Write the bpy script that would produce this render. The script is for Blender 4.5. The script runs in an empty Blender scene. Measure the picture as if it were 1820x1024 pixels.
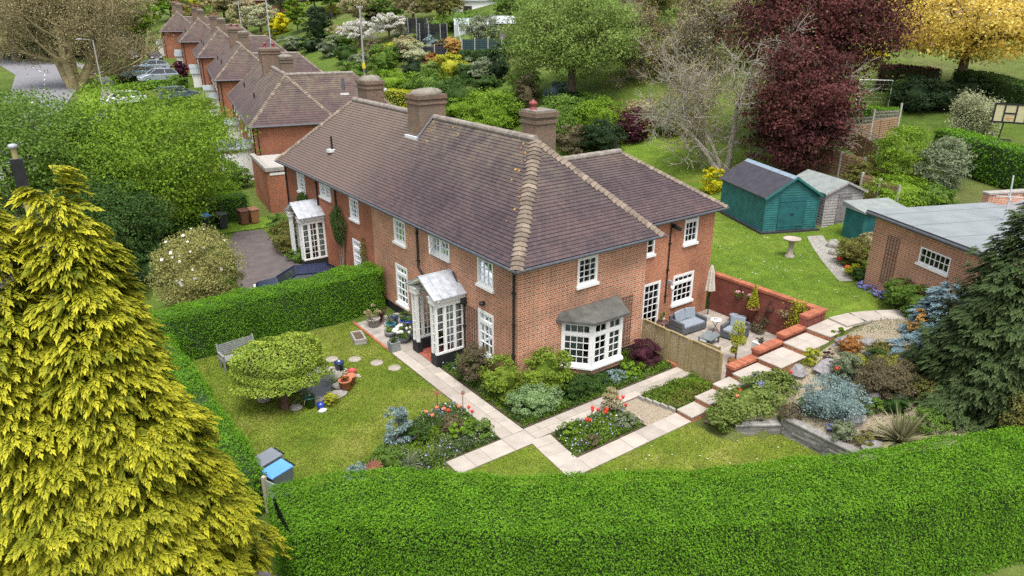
import bpy, math, random
import numpy as np
from mathutils import Matrix, Vector
PI = math.pi
SC = bpy.context.scene
COL = SC.collection
# ------------------------------------------------------------------ camera
CAM = np.array([-13.5157, -18.1129, 12.94]); YAW, PITCH, ROLL, FPX = 0.939, 0.3704, 0.0019, 1253.75
_fw = np.array([math.cos(YAW)*math.cos(PITCH), math.sin(YAW)*math.cos(PITCH), -math.sin(PITCH)])
_r0 = np.array([math.sin(YAW), -math.cos(YAW), 0.0]); _u0 = np.cross(_r0, _fw)
_rt = _r0*math.cos(ROLL)+_u0*math.sin(ROLL); _up = -_r0*math.sin(ROLL)+_u0*math.cos(ROLL)
cd = bpy.data.cameras.new("camera"); cam = bpy.data.objects.new("camera", cd); COL.objects.link(cam)
cam.matrix_world = Matrix(((_rt[0], _up[0], -_fw[0], CAM[0]), (_rt[1], _up[1], -_fw[1], CAM[1]), (_rt[2], _up[2], -_fw[2], CAM[2]), (0, 0, 0, 1)))
cd.sensor_width = 36; cd.lens = FPX/1820*36; cd.clip_start = 0.1; cd.clip_end = 3000
SC.camera = cam
# ------------------------------------------------------------------ light
SUN_EL, SUN_AZ = math.radians(68), math.radians(208)      # azimuth clockwise from +Y
w = bpy.data.worlds.new("World"); SC.world = w; w.use_nodes = True
nt = w.node_tree; bg = nt.nodes["Background"]
sky = nt.nodes.new("ShaderNodeTexSky"); sky.sky_type = 'NISHITA'; sky.sun_disc = False
sky.sun_elevation = SUN_EL; sky.sun_rotation = SUN_AZ; sky.dust_density = 4.0; sky.air_density = 1.0; sky.ozone_density = 1.0
hs = nt.nodes.new("ShaderNodeHueSaturation"); hs.inputs['Saturation'].default_value = 0.35
nt.links.new(sky.outputs[0], hs.inputs['Color']); nt.links.new(hs.outputs[0], bg.inputs[0]); bg.inputs[1].default_value = 0.15
sl = bpy.data.lights.new("sun", 'SUN'); sl.energy = 1.6; sl.angle = math.radians(24); sl.color = (1.0, 0.96, 0.9)
so = bpy.data.objects.new("sun", sl); COL.objects.link(so)
sdir = Vector((math.sin(SUN_AZ)*math.cos(SUN_EL), math.cos(SUN_AZ)*math.cos(SUN_EL), math.sin(SUN_EL)))
so.rotation_euler = sdir.to_track_quat('Z', 'Y').to_euler(); so.location = (0, 0, 60)
SC.view_settings.view_transform = 'Standard'; SC.view_settings.look = 'None'; SC.view_settings.exposure = 0.95; SC.view_settings.gamma = 1
SC.cycles.max_bounces = 6; SC.cycles.diffuse_bounces = 3; SC.cycles.glossy_bounces = 2; SC.cycles.transmission_bounces = 3; SC.cycles.transparent_max_bounces = 6
SC.cycles.use_denoising = False

# ------------------------------------------------------------------ the lie of the land
def ss(a, b, t):
    t = min(1, max(0, (t-a)/(b-a))); return t*t*(3-2*t)
def H(x, y):
    z = 0.0
    if y < -4.25:
        xb = 3.7 if y > -5.2 else float(np.interp(-y, [5.2, 6.0, 7.1, 20], [3.7, 3.9, 5.6, 5.6]))
        if x > xb: z = 1.42*min(1, max(0, (x-2.2)/8.9)) if y < -5.7 else max(0., min(1.28, 1.42*(x-4.6)/7.9))
        if x > 5.6 and y < -11.5: z *= max(0.0, 1-(-11.5-y)/2.5)
    elif x > 12.2: z = 1.45
    if y > 7.6 and x > 0: z = max(z, 1.45*ss(7.6, 12, y)*ss(4, 10, x))
    far = max(0, x-24); far = far if far < 60 else 60+(far-60)*.6
    z += far*(.15+.2*ss(10, 50, y))
    z += .045*max(0, y-45)
    if y < -2 and x > -9.8: z -= .85*ss(.5, 1.9, (-(y+3.75)-.53*(x+9.45))/1.13)
    return z
def ray(px, py):
    d = _fw+_rt*(px-910)/FPX+_up*(512-py)/FPX
    return d/np.linalg.norm(d)
def G(px, py):          # where the sight line through a photo pixel meets the land
    d = ray(px, py); t = 8.0
    while t < 420:
        p = CAM+d*t
        if p[2] < H(p[0], p[1]): break
        t += .1
    return p
def Z(px, py, z):       # ... or a level plane
    d = ray(px, py); return CAM+d*((z-CAM[2])/d[2])

# ------------------------------------------------------------------ materials
MATS = {}
def newmat(name):
    m = bpy.data.materials.new(name); m.use_nodes = True
    n = m.node_tree; n.nodes.clear()
    return m, n, n.nodes.new, n.links.new
def _noise(n, N, L, coord, scale, detail=4, rough=.6, out='Object'):
    tc = N("ShaderNodeTexCoord"); t = N("ShaderNodeTexNoise"); t.inputs['Scale'].default_value = scale
    t.inputs['Detail'].default_value = detail; t.inputs['Roughness'].default_value = rough
    L(tc.outputs[out], t.inputs['Vector']); return t
def _ramp(N, stops):
    r = N("ShaderNodeValToRGB"); e = r.color_ramp.elements
    while len(e) < len(stops): e.new(.5)
    for k, (p, c) in enumerate(stops): e[k].position = p; e[k].color = (*c, 1)
    return r
def _mix(N, L, a, b, fac, mode='MIX'):
    m = N("ShaderNodeMix"); m.data_type = 'RGBA'; m.blend_type = mode
    for s, v in ((m.inputs[0], fac), (m.inputs[6], a), (m.inputs[7], b)):
        if hasattr(v, 'is_linked'): L(v, s)
        elif isinstance(v, (int, float)): s.default_value = v
        else: s.default_value = (*v, 1)
    return m.outputs[2]
def sc_(c, k): return tuple(min(1, v*k) for v in c)
def M(name, rgb, rough=.6, var=.15, scale=4.0, bump=0.0, metal=0.0, spec=.4, rpi=0.0):
    if name in MATS: return MATS[name]
    m, n, N, L = newmat(name)
    t = _noise(n, N, L, None, scale, 5)
    r = _ramp(N, [(.3, sc_(rgb, 1-var)), (.7, sc_(rgb, 1+var))]); L(t.outputs[0], r.inputs[0])
    col = r.outputs[0]
    if rpi:
        g = N("ShaderNodeNewGeometry"); rr = _ramp(N, [(0, (1-rpi,)*3), (1, (1+rpi*.6,)*3)]); L(g.outputs['Random Per Island'], rr.inputs[0])
        col = _mix(N, L, col, rr.outputs[0], 1.0, 'MULTIPLY')
    b = N("ShaderNodeBsdfPrincipled"); L(col, b.inputs['Base Color']); b.inputs['Roughness'].default_value = rough
    b.inputs['Metallic'].default_value = metal; b.inputs['Specular IOR Level'].default_value = spec
    if bump:
        bp = N("ShaderNodeBump"); bp.inputs['Strength'].default_value = bump; bp.inputs['Distance'].default_value = .02
        t2 = _noise(n, N, L, None, scale*6, 4); L(t2.outputs[0], bp.inputs['Height']); L(bp.outputs[0], b.inputs['Normal'])
    o = N("ShaderNodeOutputMaterial"); L(b.outputs[0], o.inputs[0]); MATS[name] = m; return m
def LEAF(name, c1, c2, trans=.35, scale=.9, tip=None):
    """leaf colour: varies leaf by leaf and in drifts; tip = colour of the new growth (vertex attribute 'tint')"""
    if name in MATS: return MATS[name]
    m, n, N, L = newmat(name)
    g = N("ShaderNodeNewGeometry"); t = _noise(n, N, L, None, scale, 2)
    mm = N("ShaderNodeMath"); mm.operation = 'MULTIPLY_ADD'; mm.inputs[1].default_value = .55
    m2 = N("ShaderNodeMath"); m2.operation = 'MULTIPLY_ADD'; m2.inputs[1].default_value = 1.1; m2.inputs[2].default_value = -.32
    L(t.outputs[0], m2.inputs[0]); L(g.outputs['Random Per Island'], mm.inputs[0]); L(m2.outputs[0], mm.inputs[2])
    r = _ramp(N, [(.12, c1), (.85, c2)]); L(mm.outputs[0], r.inputs[0]); col = r.outputs[0]
    if tip:
        a = N("ShaderNodeAttribute"); a.attribute_name = 'tint'
        tv = N("ShaderNodeMath"); tv.operation = 'MULTIPLY_ADD'; tv.inputs[1].default_value = .75; L(mm.outputs[0], tv.inputs[0])
        ta = N("ShaderNodeMath"); ta.operation = 'MULTIPLY'; L(a.outputs['Fac'], ta.inputs[0]); tv.inputs[2].default_value = .56; L(tv.outputs[0], ta.inputs[1]); ta.use_clamp = True
        col = _mix(N, L, col, tip, ta.outputs[0])
    b = N("ShaderNodeBsdfPrincipled"); b.inputs['Roughness'].default_value = .6; b.inputs['Specular IOR Level'].default_value = .12; L(col, b.inputs['Base Color'])
    tr = N("ShaderNodeBsdfTranslucent"); L(col, tr.inputs[0]); mx = N("ShaderNodeMixShader"); mx.inputs[0].default_value = trans
    L(b.outputs[0], mx.inputs[1]); L(tr.outputs[0], mx.inputs[2])
    o = N("ShaderNodeOutputMaterial"); L(mx.outputs[0], o.inputs[0]); MATS[name] = m; return m
def BRICK(name, c1, c2, mortar, bw=.225, bh=.075, mort=.011, big=.25, stain=(.25, .2, .15), stain_amt=.25, st0=.55):
    if name in MATS: return MATS[name]
    m, n, N, L = newmat(name)
    uv = N("ShaderNodeUVMap"); bt = N("ShaderNodeTexBrick"); L(uv.outputs[0], bt.inputs['Vector'])
    for k, v in (('Scale', 1.0), ('Mortar Size', mort), ('Mortar Smooth', .15), ('Bias', -.15), ('Brick Width', bw*.78), ('Row Height', bh)): bt.inputs[k].default_value = v
    bt.offset = .5; bt.squash = .5; bt.squash_frequency = 2
    bt.inputs['Color1'].default_value = (*c1, 1); bt.inputs['Color2'].default_value = (*c2, 1); bt.inputs['Mortar'].default_value = (*mortar, 1)
    t = _noise(n, N, L, None, .55, 5); r = _ramp(N, [(.3, (1-big,)*3), (.7, (1+big,)*3)]); L(t.outputs[0], r.inputs[0])
    c = _mix(N, L, bt.outputs[0], r.outputs[0], 1.0, 'MULTIPLY')
    t2 = _noise(n, N, L, None, .9, 6); r2 = _ramp(N, [(st0, (0, 0, 0)), (st0+.25, (stain_amt,)*3)]); L(t2.outputs[0], r2.inputs[0])
    c = _mix(N, L, c, stain, r2.outputs[0])
    t3 = _noise(n, N, L, None, 14, 3); r3 = _ramp(N, [(.3, (.78,)*3), (.7, (1.2,)*3)]); L(t3.outputs[0], r3.inputs[0])
    c = _mix(N, L, c, r3.outputs[0], 1.0, 'MULTIPLY')
    b = N("ShaderNodeBsdfPrincipled"); b.inputs['Roughness'].default_value = .85; b.inputs['Specular IOR Level'].default_value = .2; L(c, b.inputs['Base Color'])
    bp = N("ShaderNodeBump"); bp.inputs['Strength'].default_value = .5; bp.inputs['Distance'].default_value = .008; bp.invert = True
    L(bt.outputs[1], bp.inputs['Height']); L(bp.outputs[0], b.inputs['Normal'])
    o = N("ShaderNodeOutputMaterial"); L(b.outputs[0], o.inputs[0]); MATS[name] = m; return m
def TILES(name, c1, c2, lichen=(.2, .17, .1), zlo=6.2, zhi=8.6, amt=.7, gauge=.17, old=None):
    if name in MATS: return MATS[name]
    m, n, N, L = newmat(name)
    uv = N("ShaderNodeUVMap"); bt = N("ShaderNodeTexBrick"); L(uv.outputs[0], bt.inputs['Vector'])
    for k, v in (('Scale', 1.0), ('Mortar Size', .006), ('Mortar Smooth', .3), ('Bias', 0.), ('Brick Width', .19), ('Row Height', gauge)): bt.inputs[k].default_value = v
    bt.offset = .5; bt.squash = 1
    bt.inputs['Color1'].default_value = (*c1, 1); bt.inputs['Color2'].default_value = (*c2, 1); bt.inputs['Mortar'].default_value = (*sc_(c1, .45), 1)
    t = _noise(n, N, L, None, .45, 6, .65); r = _ramp(N, [(.32, (.72, .7, .74)), (.5, (1, 1, 1)), (.7, (1.35, 1.2, 1.08))]); L(t.outputs[0], r.inputs[0])
    c = _mix(N, L, bt.outputs[0], r.outputs[0], 1.0, 'MULTIPLY')
    tc = N("ShaderNodeTexCoord"); sp = N("ShaderNodeSeparateXYZ"); L(tc.outputs['Object'], sp.inputs[0])
    mr = N("ShaderNodeMapRange"); mr.inputs['From Min'].default_value = zlo; mr.inputs['From Max'].default_value = zhi; L(sp.outputs['Z'], mr.inputs['Value'])
    t2 = _noise(n, N, L, None, 1.6, 8, .7); r2 = _ramp(N, [(.38, (0, 0, 0)), (.68, (1, 1, 1))]); L(t2.outputs[0], r2.inputs[0])
    f = N("ShaderNodeMath"); f.operation = 'MULTIPLY'; L(mr.outputs[0], f.inputs[0]); L(r2.outputs[0], f.inputs[1])
    f2 = N("ShaderNodeMath"); f2.operation = 'MULTIPLY'; f2.inputs[1].default_value = amt; L(f.outputs[0], f2.inputs[0])
    c = _mix(N, L, c, lichen, f2.outputs[0])
    if old:   # the far half of the roof has weathered browner
        m3 = N('ShaderNodeMapRange'); m3.inputs['From Min'].default_value = old[0]; m3.inputs['From Max'].default_value = old[1]; m3.inputs['To Max'].default_value = .6; L(sp.outputs['Y'], m3.inputs['Value'])
        c = _mix(N, L, c, old[2], m3.outputs[0])
    t3 = _noise(n, N, L, None, 9, 3); r3 = _ramp(N, [(.71, (0, 0, 0)), (.76, (.8,)*3)]); L(t3.outputs[0], r3.inputs[0])
    c = _mix(N, L, c, (.3, .27, .25), r3.outputs[0])
    b = N("ShaderNodeBsdfPrincipled"); b.inputs['Roughness'].default_value = .75; b.inputs['Specular IOR Level'].default_value = .3; L(c, b.inputs['Base Color'])
    o = N("ShaderNodeOutputMaterial"); L(b.outputs[0], o.inputs[0]); MATS[name] = m; return m
def GRASS(name, stops, s1=.25, s2=3.0, dirt=None):
    if name in MATS: return MATS[name]
    m, n, N, L = newmat(name)
    t = _noise(n, N, L, None, s1, 6, .65); r = _ramp(N, stops); L(t.outputs[0], r.inputs[0])
    t2 = _noise(n, N, L, None, s2, 6, .75); r2 = _ramp(N, [(.25, (.6,)*3), (.75, (1.4,)*3)]); L(t2.outputs[0], r2.inputs[0])
    c = _mix(N, L, r.outputs[0], r2.outputs[0], 1.0, 'MULTIPLY')
    t4 = _noise(n, N, L, None, 45, 3, .8); r4 = _ramp(N, [(.25, (.6,)*3), (.75, (1.4,)*3)]); L(t4.outputs[0], r4.inputs[0])
    c = _mix(N, L, c, r4.outputs[0], 1.0, 'MULTIPLY')
    b = N("ShaderNodeBsdfPrincipled"); b.inputs['Roughness'].default_value = .9; b.inputs['Specular IOR Level'].default_value = .1; L(c, b.inputs['Base Color'])
    bp = N("ShaderNodeBump"); bp.inputs['Strength'].default_value = .6; bp.inputs['Distance'].default_value = .05
    L(t4.outputs[0], bp.inputs['Height']); L(bp.outputs[0], b.inputs['Normal'])
    o = N("ShaderNodeOutputMaterial"); L(b.outputs[0], o.inputs[0]); MATS[name] = m; return m
def GLASS(name, tint=(.04, .05, .06), mixf=.35):
    if name in MATS: return MATS[name]
    m, n, N, L = newmat(name)
    g = N("ShaderNodeBsdfGlossy"); g.inputs[0].default_value = (.75, .8, .85, 1); g.inputs['Roughness'].default_value = .06
    t = N("ShaderNodeBsdfTransparent"); t.inputs[0].default_value = (.55, .62, .62, 1)
    lw = N("ShaderNodeLayerWeight"); lw.inputs[0].default_value = mixf
    mx = N("ShaderNodeMixShader"); L(lw.outputs['Fresnel'], mx.inputs[0]); L(t.outputs[0], mx.inputs[1]); L(g.outputs[0], mx.inputs[2])
    o = N("ShaderNodeOutputMaterial"); L(mx.outputs[0], o.inputs[0]); MATS[name] = m; return m

# ------------------------------------------------------------------ mesh builders
class MB:
    def __init__(s, T=None): s.v = []; s.f = []; s.m = []; s.sm = []; s.T = T; s.mat = 0
    def add(s, vs, fs, sm=False):
        b = len(s.v)
        if s.T is not None: vs = [tuple(s.T @ Vector(v)) for v in vs]
        s.v += [tuple(map(float, v)) for v in vs]; s.f += [tuple(i+b for i in f) for f in fs]
        s.m += [s.mat]*len(fs); s.sm += [sm]*len(fs); return s
    def quad(s, *p): return s.add(p, [tuple(range(len(p)))])
    def box(s, x0, x1, y0, y1, z0, z1):
        return s.add([(x0, y0, z0), (x1, y0, z0), (x1, y1, z0), (x0, y1, z0), (x0, y0, z1), (x1, y0, z1), (x1, y1, z1), (x0, y1, z1)],
                     [(0, 3, 2, 1), (4, 5, 6, 7), (0, 1, 5, 4), (1, 2, 6, 5), (2, 3, 7, 6), (3, 0, 4, 7)])
    def bar(s, a, b, w, h=None, up=(0, 0, 1)):
        a, b = Vector(a), Vector(b); d = (b-a).normalized(); up = Vector(up)
        if abs(d.dot(up)) > .98: up = Vector((1, 0, 0))
        x = d.cross(up).normalized()*w/2; z = x.cross(d).normalized()*(h or w)/2
        P = [a-x-z, a+x-z, a+x+z, a-x+z, b-x-z, b+x-z, b+x+z, b-x+z]
        return s.add([tuple(p) for p in P], [(0, 1, 2, 3), (7, 6, 5, 4), (0, 4, 5, 1), (1, 5, 6, 2), (2, 6, 7, 3), (3, 7, 4, 0)])
    def tube(s, path, rad, n=8, sm=True, cap=True):
        path = [Vector(p) for p in path]; k = len(path)
        if not hasattr(rad, '__len__'): rad = [rad]*k
        vs = []; up = Vector((0, 0, 1))
        for i, p in enumerate(path):
            d = (path[min(i+1, k-1)]-path[max(i-1, 0)]).normalized()
            u = up if abs(d.dot(up)) < .95 else Vector((1, 0, 0))
            x = d.cross(u).normalized(); y = d.cross(x).normalized()
            vs += [tuple(p+x*(math.cos(2*PI*j/n)*rad[i])+y*(math.sin(2*PI*j/n)*rad[i])) for j in range(n)]
        fs = [(i*n+j, i*n+(j+1) % n, (i+1)*n+(j+1) % n, (i+1)*n+j) for i in range(k-1) for j in range(n)]
        s.add(vs, fs, sm)
        if cap: s.add(vs[:n], [tuple(range(n))]); s.add(vs[-n:], [tuple(range(n-1, -1, -1))])
        return s
    def lathe(s, prof, c=(0, 0, 0), n=20, sm=True):
        vs = [(c[0]+r*math.cos(2*PI*j/n), c[1]+r*math.sin(2*PI*j/n), c[2]+z) for r, z in prof for j in range(n)]
        fs = [(i*n+j, i*n+(j+1) % n, (i+1)*n+(j+1) % n, (i+1)*n+j) for i in range(len(prof)-1) for j in range(n)]
        return s.add(vs, fs, sm)
    def prism(s, poly, z0, z1):
        n = len(poly); vs = [(x, y, z0) for x, y in poly]+[(x, y, z1) for x, y in poly]
        return s.add(vs, [tuple(range(n-1, -1, -1)), tuple(range(n, 2*n))]+[(i, (i+1) % n, n+(i+1) % n, n+i) for i in range(n)])
    def blob(s, c, r, seed=0, amp=.2, n=14, flat=0):
        rg = np.random.default_rng(seed); ph = rg.uniform(0, 6.28, 9); vs = []; m = n//2
        for i in range(m+1):
            th = PI*i/m
            for j in range(n):
                a = 2*PI*j/n; d = np.array([math.sin(th)*math.cos(a), math.sin(th)*math.sin(a), math.cos(th)])
                k = 1+amp*(math.sin(3*d[0]+ph[0])+math.sin(4*d[1]+ph[1])+math.sin(5*d[2]+ph[2])+.6*math.sin(7*d[0]+6*d[1]+ph[3]))/2.4
                vs.append((c[0]+r[0]*d[0]*k, c[1]+r[1]*d[1]*k, c[2]+r[2]*d[2]*k))
        return s.add(vs, [(i*n+j, (i+1)*n+j, (i+1)*n+(j+1) % n, i*n+(j+1) % n) for i in range(m) for j in range(n)], not flat)
    def build(s, name, mats, parent=None, bevel=0, loc=None):
        me = bpy.data.meshes.new(name); me.from_pydata(s.v, [], s.f)
        mats = mats if isinstance(mats, (list, tuple)) else [mats]
        for m in mats: me.materials.append(m)
        k = len(s.f); me.polygons.foreach_set('material_index', s.m); me.polygons.foreach_set('use_smooth', s.sm)
        uv = me.uv_layers.new(name="UVMap")
        nrm = np.empty(k*3); me.polygons.foreach_get('normal', nrm); nrm = nrm.reshape(-1, 3)
        tot = np.empty(k, int); me.polygons.foreach_get('loop_total', tot); pi = np.repeat(np.arange(k), tot)
        vi = np.empty(len(me.loops), int); me.loops.foreach_get('vertex_index', vi); co = np.array(s.v)[vi]; nn = nrm[pi]
        t = np.stack([-nn[:, 1], nn[:, 0], np.zeros(len(nn))], 1); ln = np.linalg.norm(t, axis=1); fl = ln < .05
        t[fl] = (1, 0, 0); ln[fl] = 1; t /= ln[:, None]; b = np.cross(nn, t); b[fl] = (0, 1, 0)
        uv.data.foreach_set('uv', np.stack([(co*t).sum(1), (co*b).sum(1)], 1).ravel())
        me.update()
        o = bpy.data.objects.new(name, me); COL.objects.link(o)
        if parent: o.parent = parent
        if loc is not None: o.location = loc
        if bevel:
            md = o.modifiers.new('bevel', 'BEVEL'); md.width = bevel; md.segments = 2; md.limit_method = 'ANGLE'
        return o
def tag(o, label=None, cat=None, group=None, kind=None):
    if label: o['label'] = label
    if cat: o['category'] = cat
    if group: o['group'] = group
    if kind: o['kind'] = kind
    return o
def thing(name, label, cat, loc=(0, 0, 0), rz=0, group=None, scale=1):
    o = bpy.data.objects.new(name, None); COL.objects.link(o); o.empty_display_size = .3
    o.location = loc; o.rotation_euler = (0, 0, rz); o.scale = (scale,)*3
    return tag(o, label, cat, group)
def struct(o): o['kind'] = 'structure'; return o
def dup(root, loc, rz=None, label=None, scale=None):
    r = root.copy(); COL.objects.link(r); r.location = loc
    if rz is not None: r.rotation_euler = (0, 0, rz)
    if scale is not None: r.scale = (scale,)*3 if not hasattr(scale, '__len__') else scale
    if label: r['label'] = label
    for ch in list(root.children):
        c = ch.copy(); COL.objects.link(c); c.parent = r
        for g in list(ch.children):
            d = g.copy(); COL.objects.link(d); d.parent = c
    return r
def npmesh(name, V, F, mats, parent=None, mi=None, tint=None, smooth=False, loc=None):
    """V (n,3), F (k,m) arrays -> one mesh object"""
    me = bpy.data.meshes.new(name); n, (k, m) = len(V), F.shape
    me.vertices.add(n); me.vertices.foreach_set('co', np.ascontiguousarray(V, np.float32).ravel())
    me.loops.add(k*m); me.loops.foreach_set('vertex_index', np.ascontiguousarray(F, np.int32).ravel())
    me.polygons.add(k); me.polygons.foreach_set('loop_start', np.arange(0, k*m, m, dtype=np.int32))
    if mi is not None: me.polygons.foreach_set('material_index', np.ascontiguousarray(mi, np.int32))
    if smooth: me.polygons.foreach_set('use_smooth', np.ones(k, bool))
    mats = mats if isinstance(mats, (list, tuple)) else [mats]
    for q in mats: me.materials.append(q)
    me.update(calc_edges=True)
    if tint is not None:
        a = me.attributes.new('tint', 'FLOAT', 'POINT'); a.data.foreach_set('value', np.ascontiguousarray(tint, np.float32))
    o = bpy.data.objects.new(name, me); COL.objects.link(o)
    if parent: o.parent = parent
    if loc is not None: o.location = loc
    return o
def unit(a): return a/np.maximum(1e-9, np.linalg.norm(a, axis=-1, keepdims=True))
def leaves(rg, P, size, up=None, updir=.6, aspect=.55, D=None):
    """one small folded rhombus per point; up = preferred normals"""
    n = len(P); N = rg.normal(size=(n, 3))
    if up is None: up = np.array([0, 0, 1.0])
    N = unit(unit(N)*(1-updir)+up*updir)
    A = unit(np.cross(N, rg.normal(size=(n, 3)))) if D is None else unit(D)
    B = unit(np.cross(N, A)); s = size*rg.uniform(.65, 1.35, (n, 1))
    V = np.empty((n, 4, 3)); V[:, 0] = P-A*s*.5; V[:, 2] = P+A*s*.5
    lift = N*s*.12
    V[:, 1] = P+B*s*aspect*.5+lift; V[:, 3] = P-B*s*aspect*.5+lift
    return V.reshape(-1, 3), np.arange(n*4).reshape(n, 4)
def cat(*parts):
    V = []; F = []; b = 0
    for v, f in parts: V.append(v); F.append(f+b); b += len(v)
    return np.concatenate(V), np.concatenate(F)
def segs(S, r0, r1, n=4):
    """n-sided frusta for many branch pieces: S (k,2,3)"""
    k = len(S); d = unit(S[:, 1]-S[:, 0]); h = np.tile(np.array([[0, 0, 1.0]]), (k, 1)); h[np.abs(d[:, 2]) > .9] = (1, 0, 0)
    x = unit(np.cross(d, h)); y = np.cross(d, x); V = np.empty((k, 2, n, 3))
    for j in range(n):
        o = x*math.cos(2*PI*j/n)+y*math.sin(2*PI*j/n)
        V[:, 0, j] = S[:, 0]+o*r0[:, None]; V[:, 1, j] = S[:, 1]+o*r1[:, None]
    b = np.arange(k)[:, None]*2*n; j = np.arange(n); j2 = (j+1) % n
    F = np.stack([b+j, b+j2, b+n+j2, b+n+j], -1).reshape(-1, 4)
    return V.reshape(-1, 3), F
# ------------------------------------------------------------------ plants
BARK = M('bark', (.11, .085, .06), .9, .3, 3, .6); BARKG = M('grey bark', (.25, .225, .19), .9, .25, 3, .4); BARKP = M('pale bark', (.31, .28, .235), .9, .25, 3, .4)
BARKO = M('olive bark', (.22, .18, .09), .9, .3, 2, .4)
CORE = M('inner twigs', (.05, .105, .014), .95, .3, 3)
LF = {
 'fresh': LEAF('fresh leaf', (.10, .19, .015), (.24, .37, .035)), 'mid': LEAF('mid green leaf', (.075, .145, .022), (.18, .29, .05)),
 'deep': LEAF('deep green leaf', (.03, .075, .018), (.09, .16, .035)), 'dark': LEAF('dark evergreen leaf', (.018, .038, .016), (.05, .085, .035)),
 'hedge': LEAF('clipped hedge leaf', (.07, .18, .01), (.17, .36, .022), scale=1.4), 'hedged': LEAF('privet leaf', (.05, .15, .007), (.14, .31, .016), scale=1.2),
 'yellow': LEAF('yellow green leaf', (.28, .32, .02), (.5, .5, .05)), 'gold': LEAF('gold leaf', (.5, .36, .06), (.85, .66, .17), scale=.5), 'forsy': LEAF('bright yellow bloom', (.45, .42, .01), (.7, .62, .02)),
 'olive': LEAF('olive leaf', (.12, .12, .03), (.25, .24, .07)), 'purple': LEAF('purple leaf', (.04, .014, .014), (.16, .055, .05), trans=.25, scale=.35),
 'blue': LEAF('blue grey leaf', (.14, .21, .2), (.32, .42, .4)), 'grey': LEAF('grey green leaf', (.14, .18, .1), (.28, .32, .19)), 'cream': LEAF('cream leaf', (.28, .31, .15), (.52, .53, .33)),
 'white': LEAF('white blossom', (.4, .4, .34), (.7, .68, .62)), 'buds': LEAF('brown bud', (.2, .17, .07), (.36, .3, .12)), 'rust': LEAF('rust leaf', (.3, .13, .04), (.5, .25, .08)), 'khaki': LEAF('khaki twig leaf', (.27, .24, .12), (.46, .41, .22)),
 'dome': LEAF('lime leaf', (.13, .22, .02), (.40, .49, .08), scale=2.2), 'amber': LEAF('amber leaf', (.42, .24, .06), (.65, .42, .14)),
 'magn': LEAF('khaki green leaf', (.2, .2, .06), (.38, .37, .13)), 'mound': LEAF('yellow green mound leaf', (.11, .18, .02), (.29, .39, .05)), 'soft': LEAF('soft green leaf', (.12, .19, .04), (.27, .37, .09)), 'wine': LEAF('wine leaf', (.055, .018, .03), (.13, .04, .06)), 'heath': LEAF('heath leaf', (.10, .085, .05), (.2, .17, .09)),
 'variegated': LEAF('variegated leaf', (.09, .2, .04), (.36, .47, .24), scale=6), 'lav': LEAF('lilac bloom', (.22, .22, .5), (.42, .42, .75)),
}
def modulate(d, ph, amp):
    return 1+amp*(np.sin(3.1*d[:, 0]+ph[0])+np.sin(3.7*d[:, 1]+ph[1])+np.sin(4.3*d[:, 2]+ph[2])+.8*np.sin(6*d[:, 0]+5*d[:, 1]+ph[3]))/3
def crown_pts(rg, r, nc, per, cr, lo=.5, amp=.22, flat=.65):
    d = unit(rg.normal(size=(nc, 3))); ph = rg.uniform(0, 6.28, 4)
    R = np.asarray(r, float); C = d*(rg.uniform(lo**2, 1, (nc, 1))**.5*modulate(d, ph, amp)[:, None])*R
    k = cr*rg.uniform(.6, 1.3, (nc, 1, 1)); q = unit(rg.normal(size=(nc, per, 3)))*rg.uniform(.25, 1, (nc, per, 1))**.5
    q[..., 2] = np.abs(q[..., 2])*1.0-.45
    P = C[:, None]+q*k*np.array([1, 1, flat]); U = unit(unit(C/R)[:, None]*.5+q*.6+np.array([0, 0, .55]))
    return C, P.reshape(-1, 3), np.broadcast_to(U, P.shape).reshape(-1, 3)
def tree(label, cat_, base, h, r, leaf, seed, bark=None, tr=.18, cz=None, nc=120, per=55, cr=None, size=.14, name='tree', limbs=26, lo=.5, amp=.22, group=None, lean=(0, 0), sink=.15, lai=5.0):
    rg = np.random.default_rng(seed); r = np.asarray(r, float); cz = h-r[2] if cz is None else cz
    root = thing(name, label, cat_, (base[0], base[1], base[2]), 0, group)
    cr = cr or r.mean()*.24; nc = max(nc, int(lai*PI*r[0]*r[2]/(.275*size*size)/per))
    C, P, U = crown_pts(rg, r, nc, per, cr, lo, amp); off = np.array([lean[0], lean[1], cz]); C = C+off; P = P+off
    V, F = leaves(rg, P, size, U, .55); npmesh('crown', V, F, LF[leaf] if isinstance(leaf, str) else leaf, root)
    bark = bark or BARK; fork = max(.25, cz-r[2]*.75); b = MB()
    top = np.array([lean[0]*.5, lean[1]*.5, max(fork, .3)])
    b.tube([(0, 0, -sink), (top[0]*.4, top[1]*.4, top[2]*.5), tuple(top)], [tr*1.25, tr, tr*.85], 10)
    S = []; a = []; c = []
    idx = rg.choice(nc, min(limbs, nc), replace=False)
    for i in idx:
        e = C[i]; m = top+(e-top)*.5+np.array([0, 0, r[2]*.12])+rg.normal(0, .06, 3)*r; k = tr*rg.uniform(.3, .55)
        S += [(top, m), (m, e)]; a += [k, k*.6]; c += [k*.6, k*.15]
    V2, F2 = segs(np.array(S), np.array(a), np.array(c), 5); b.add(V2.tolist(), F2.tolist(), True)
    b.build('trunk', bark, root); return root
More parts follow.
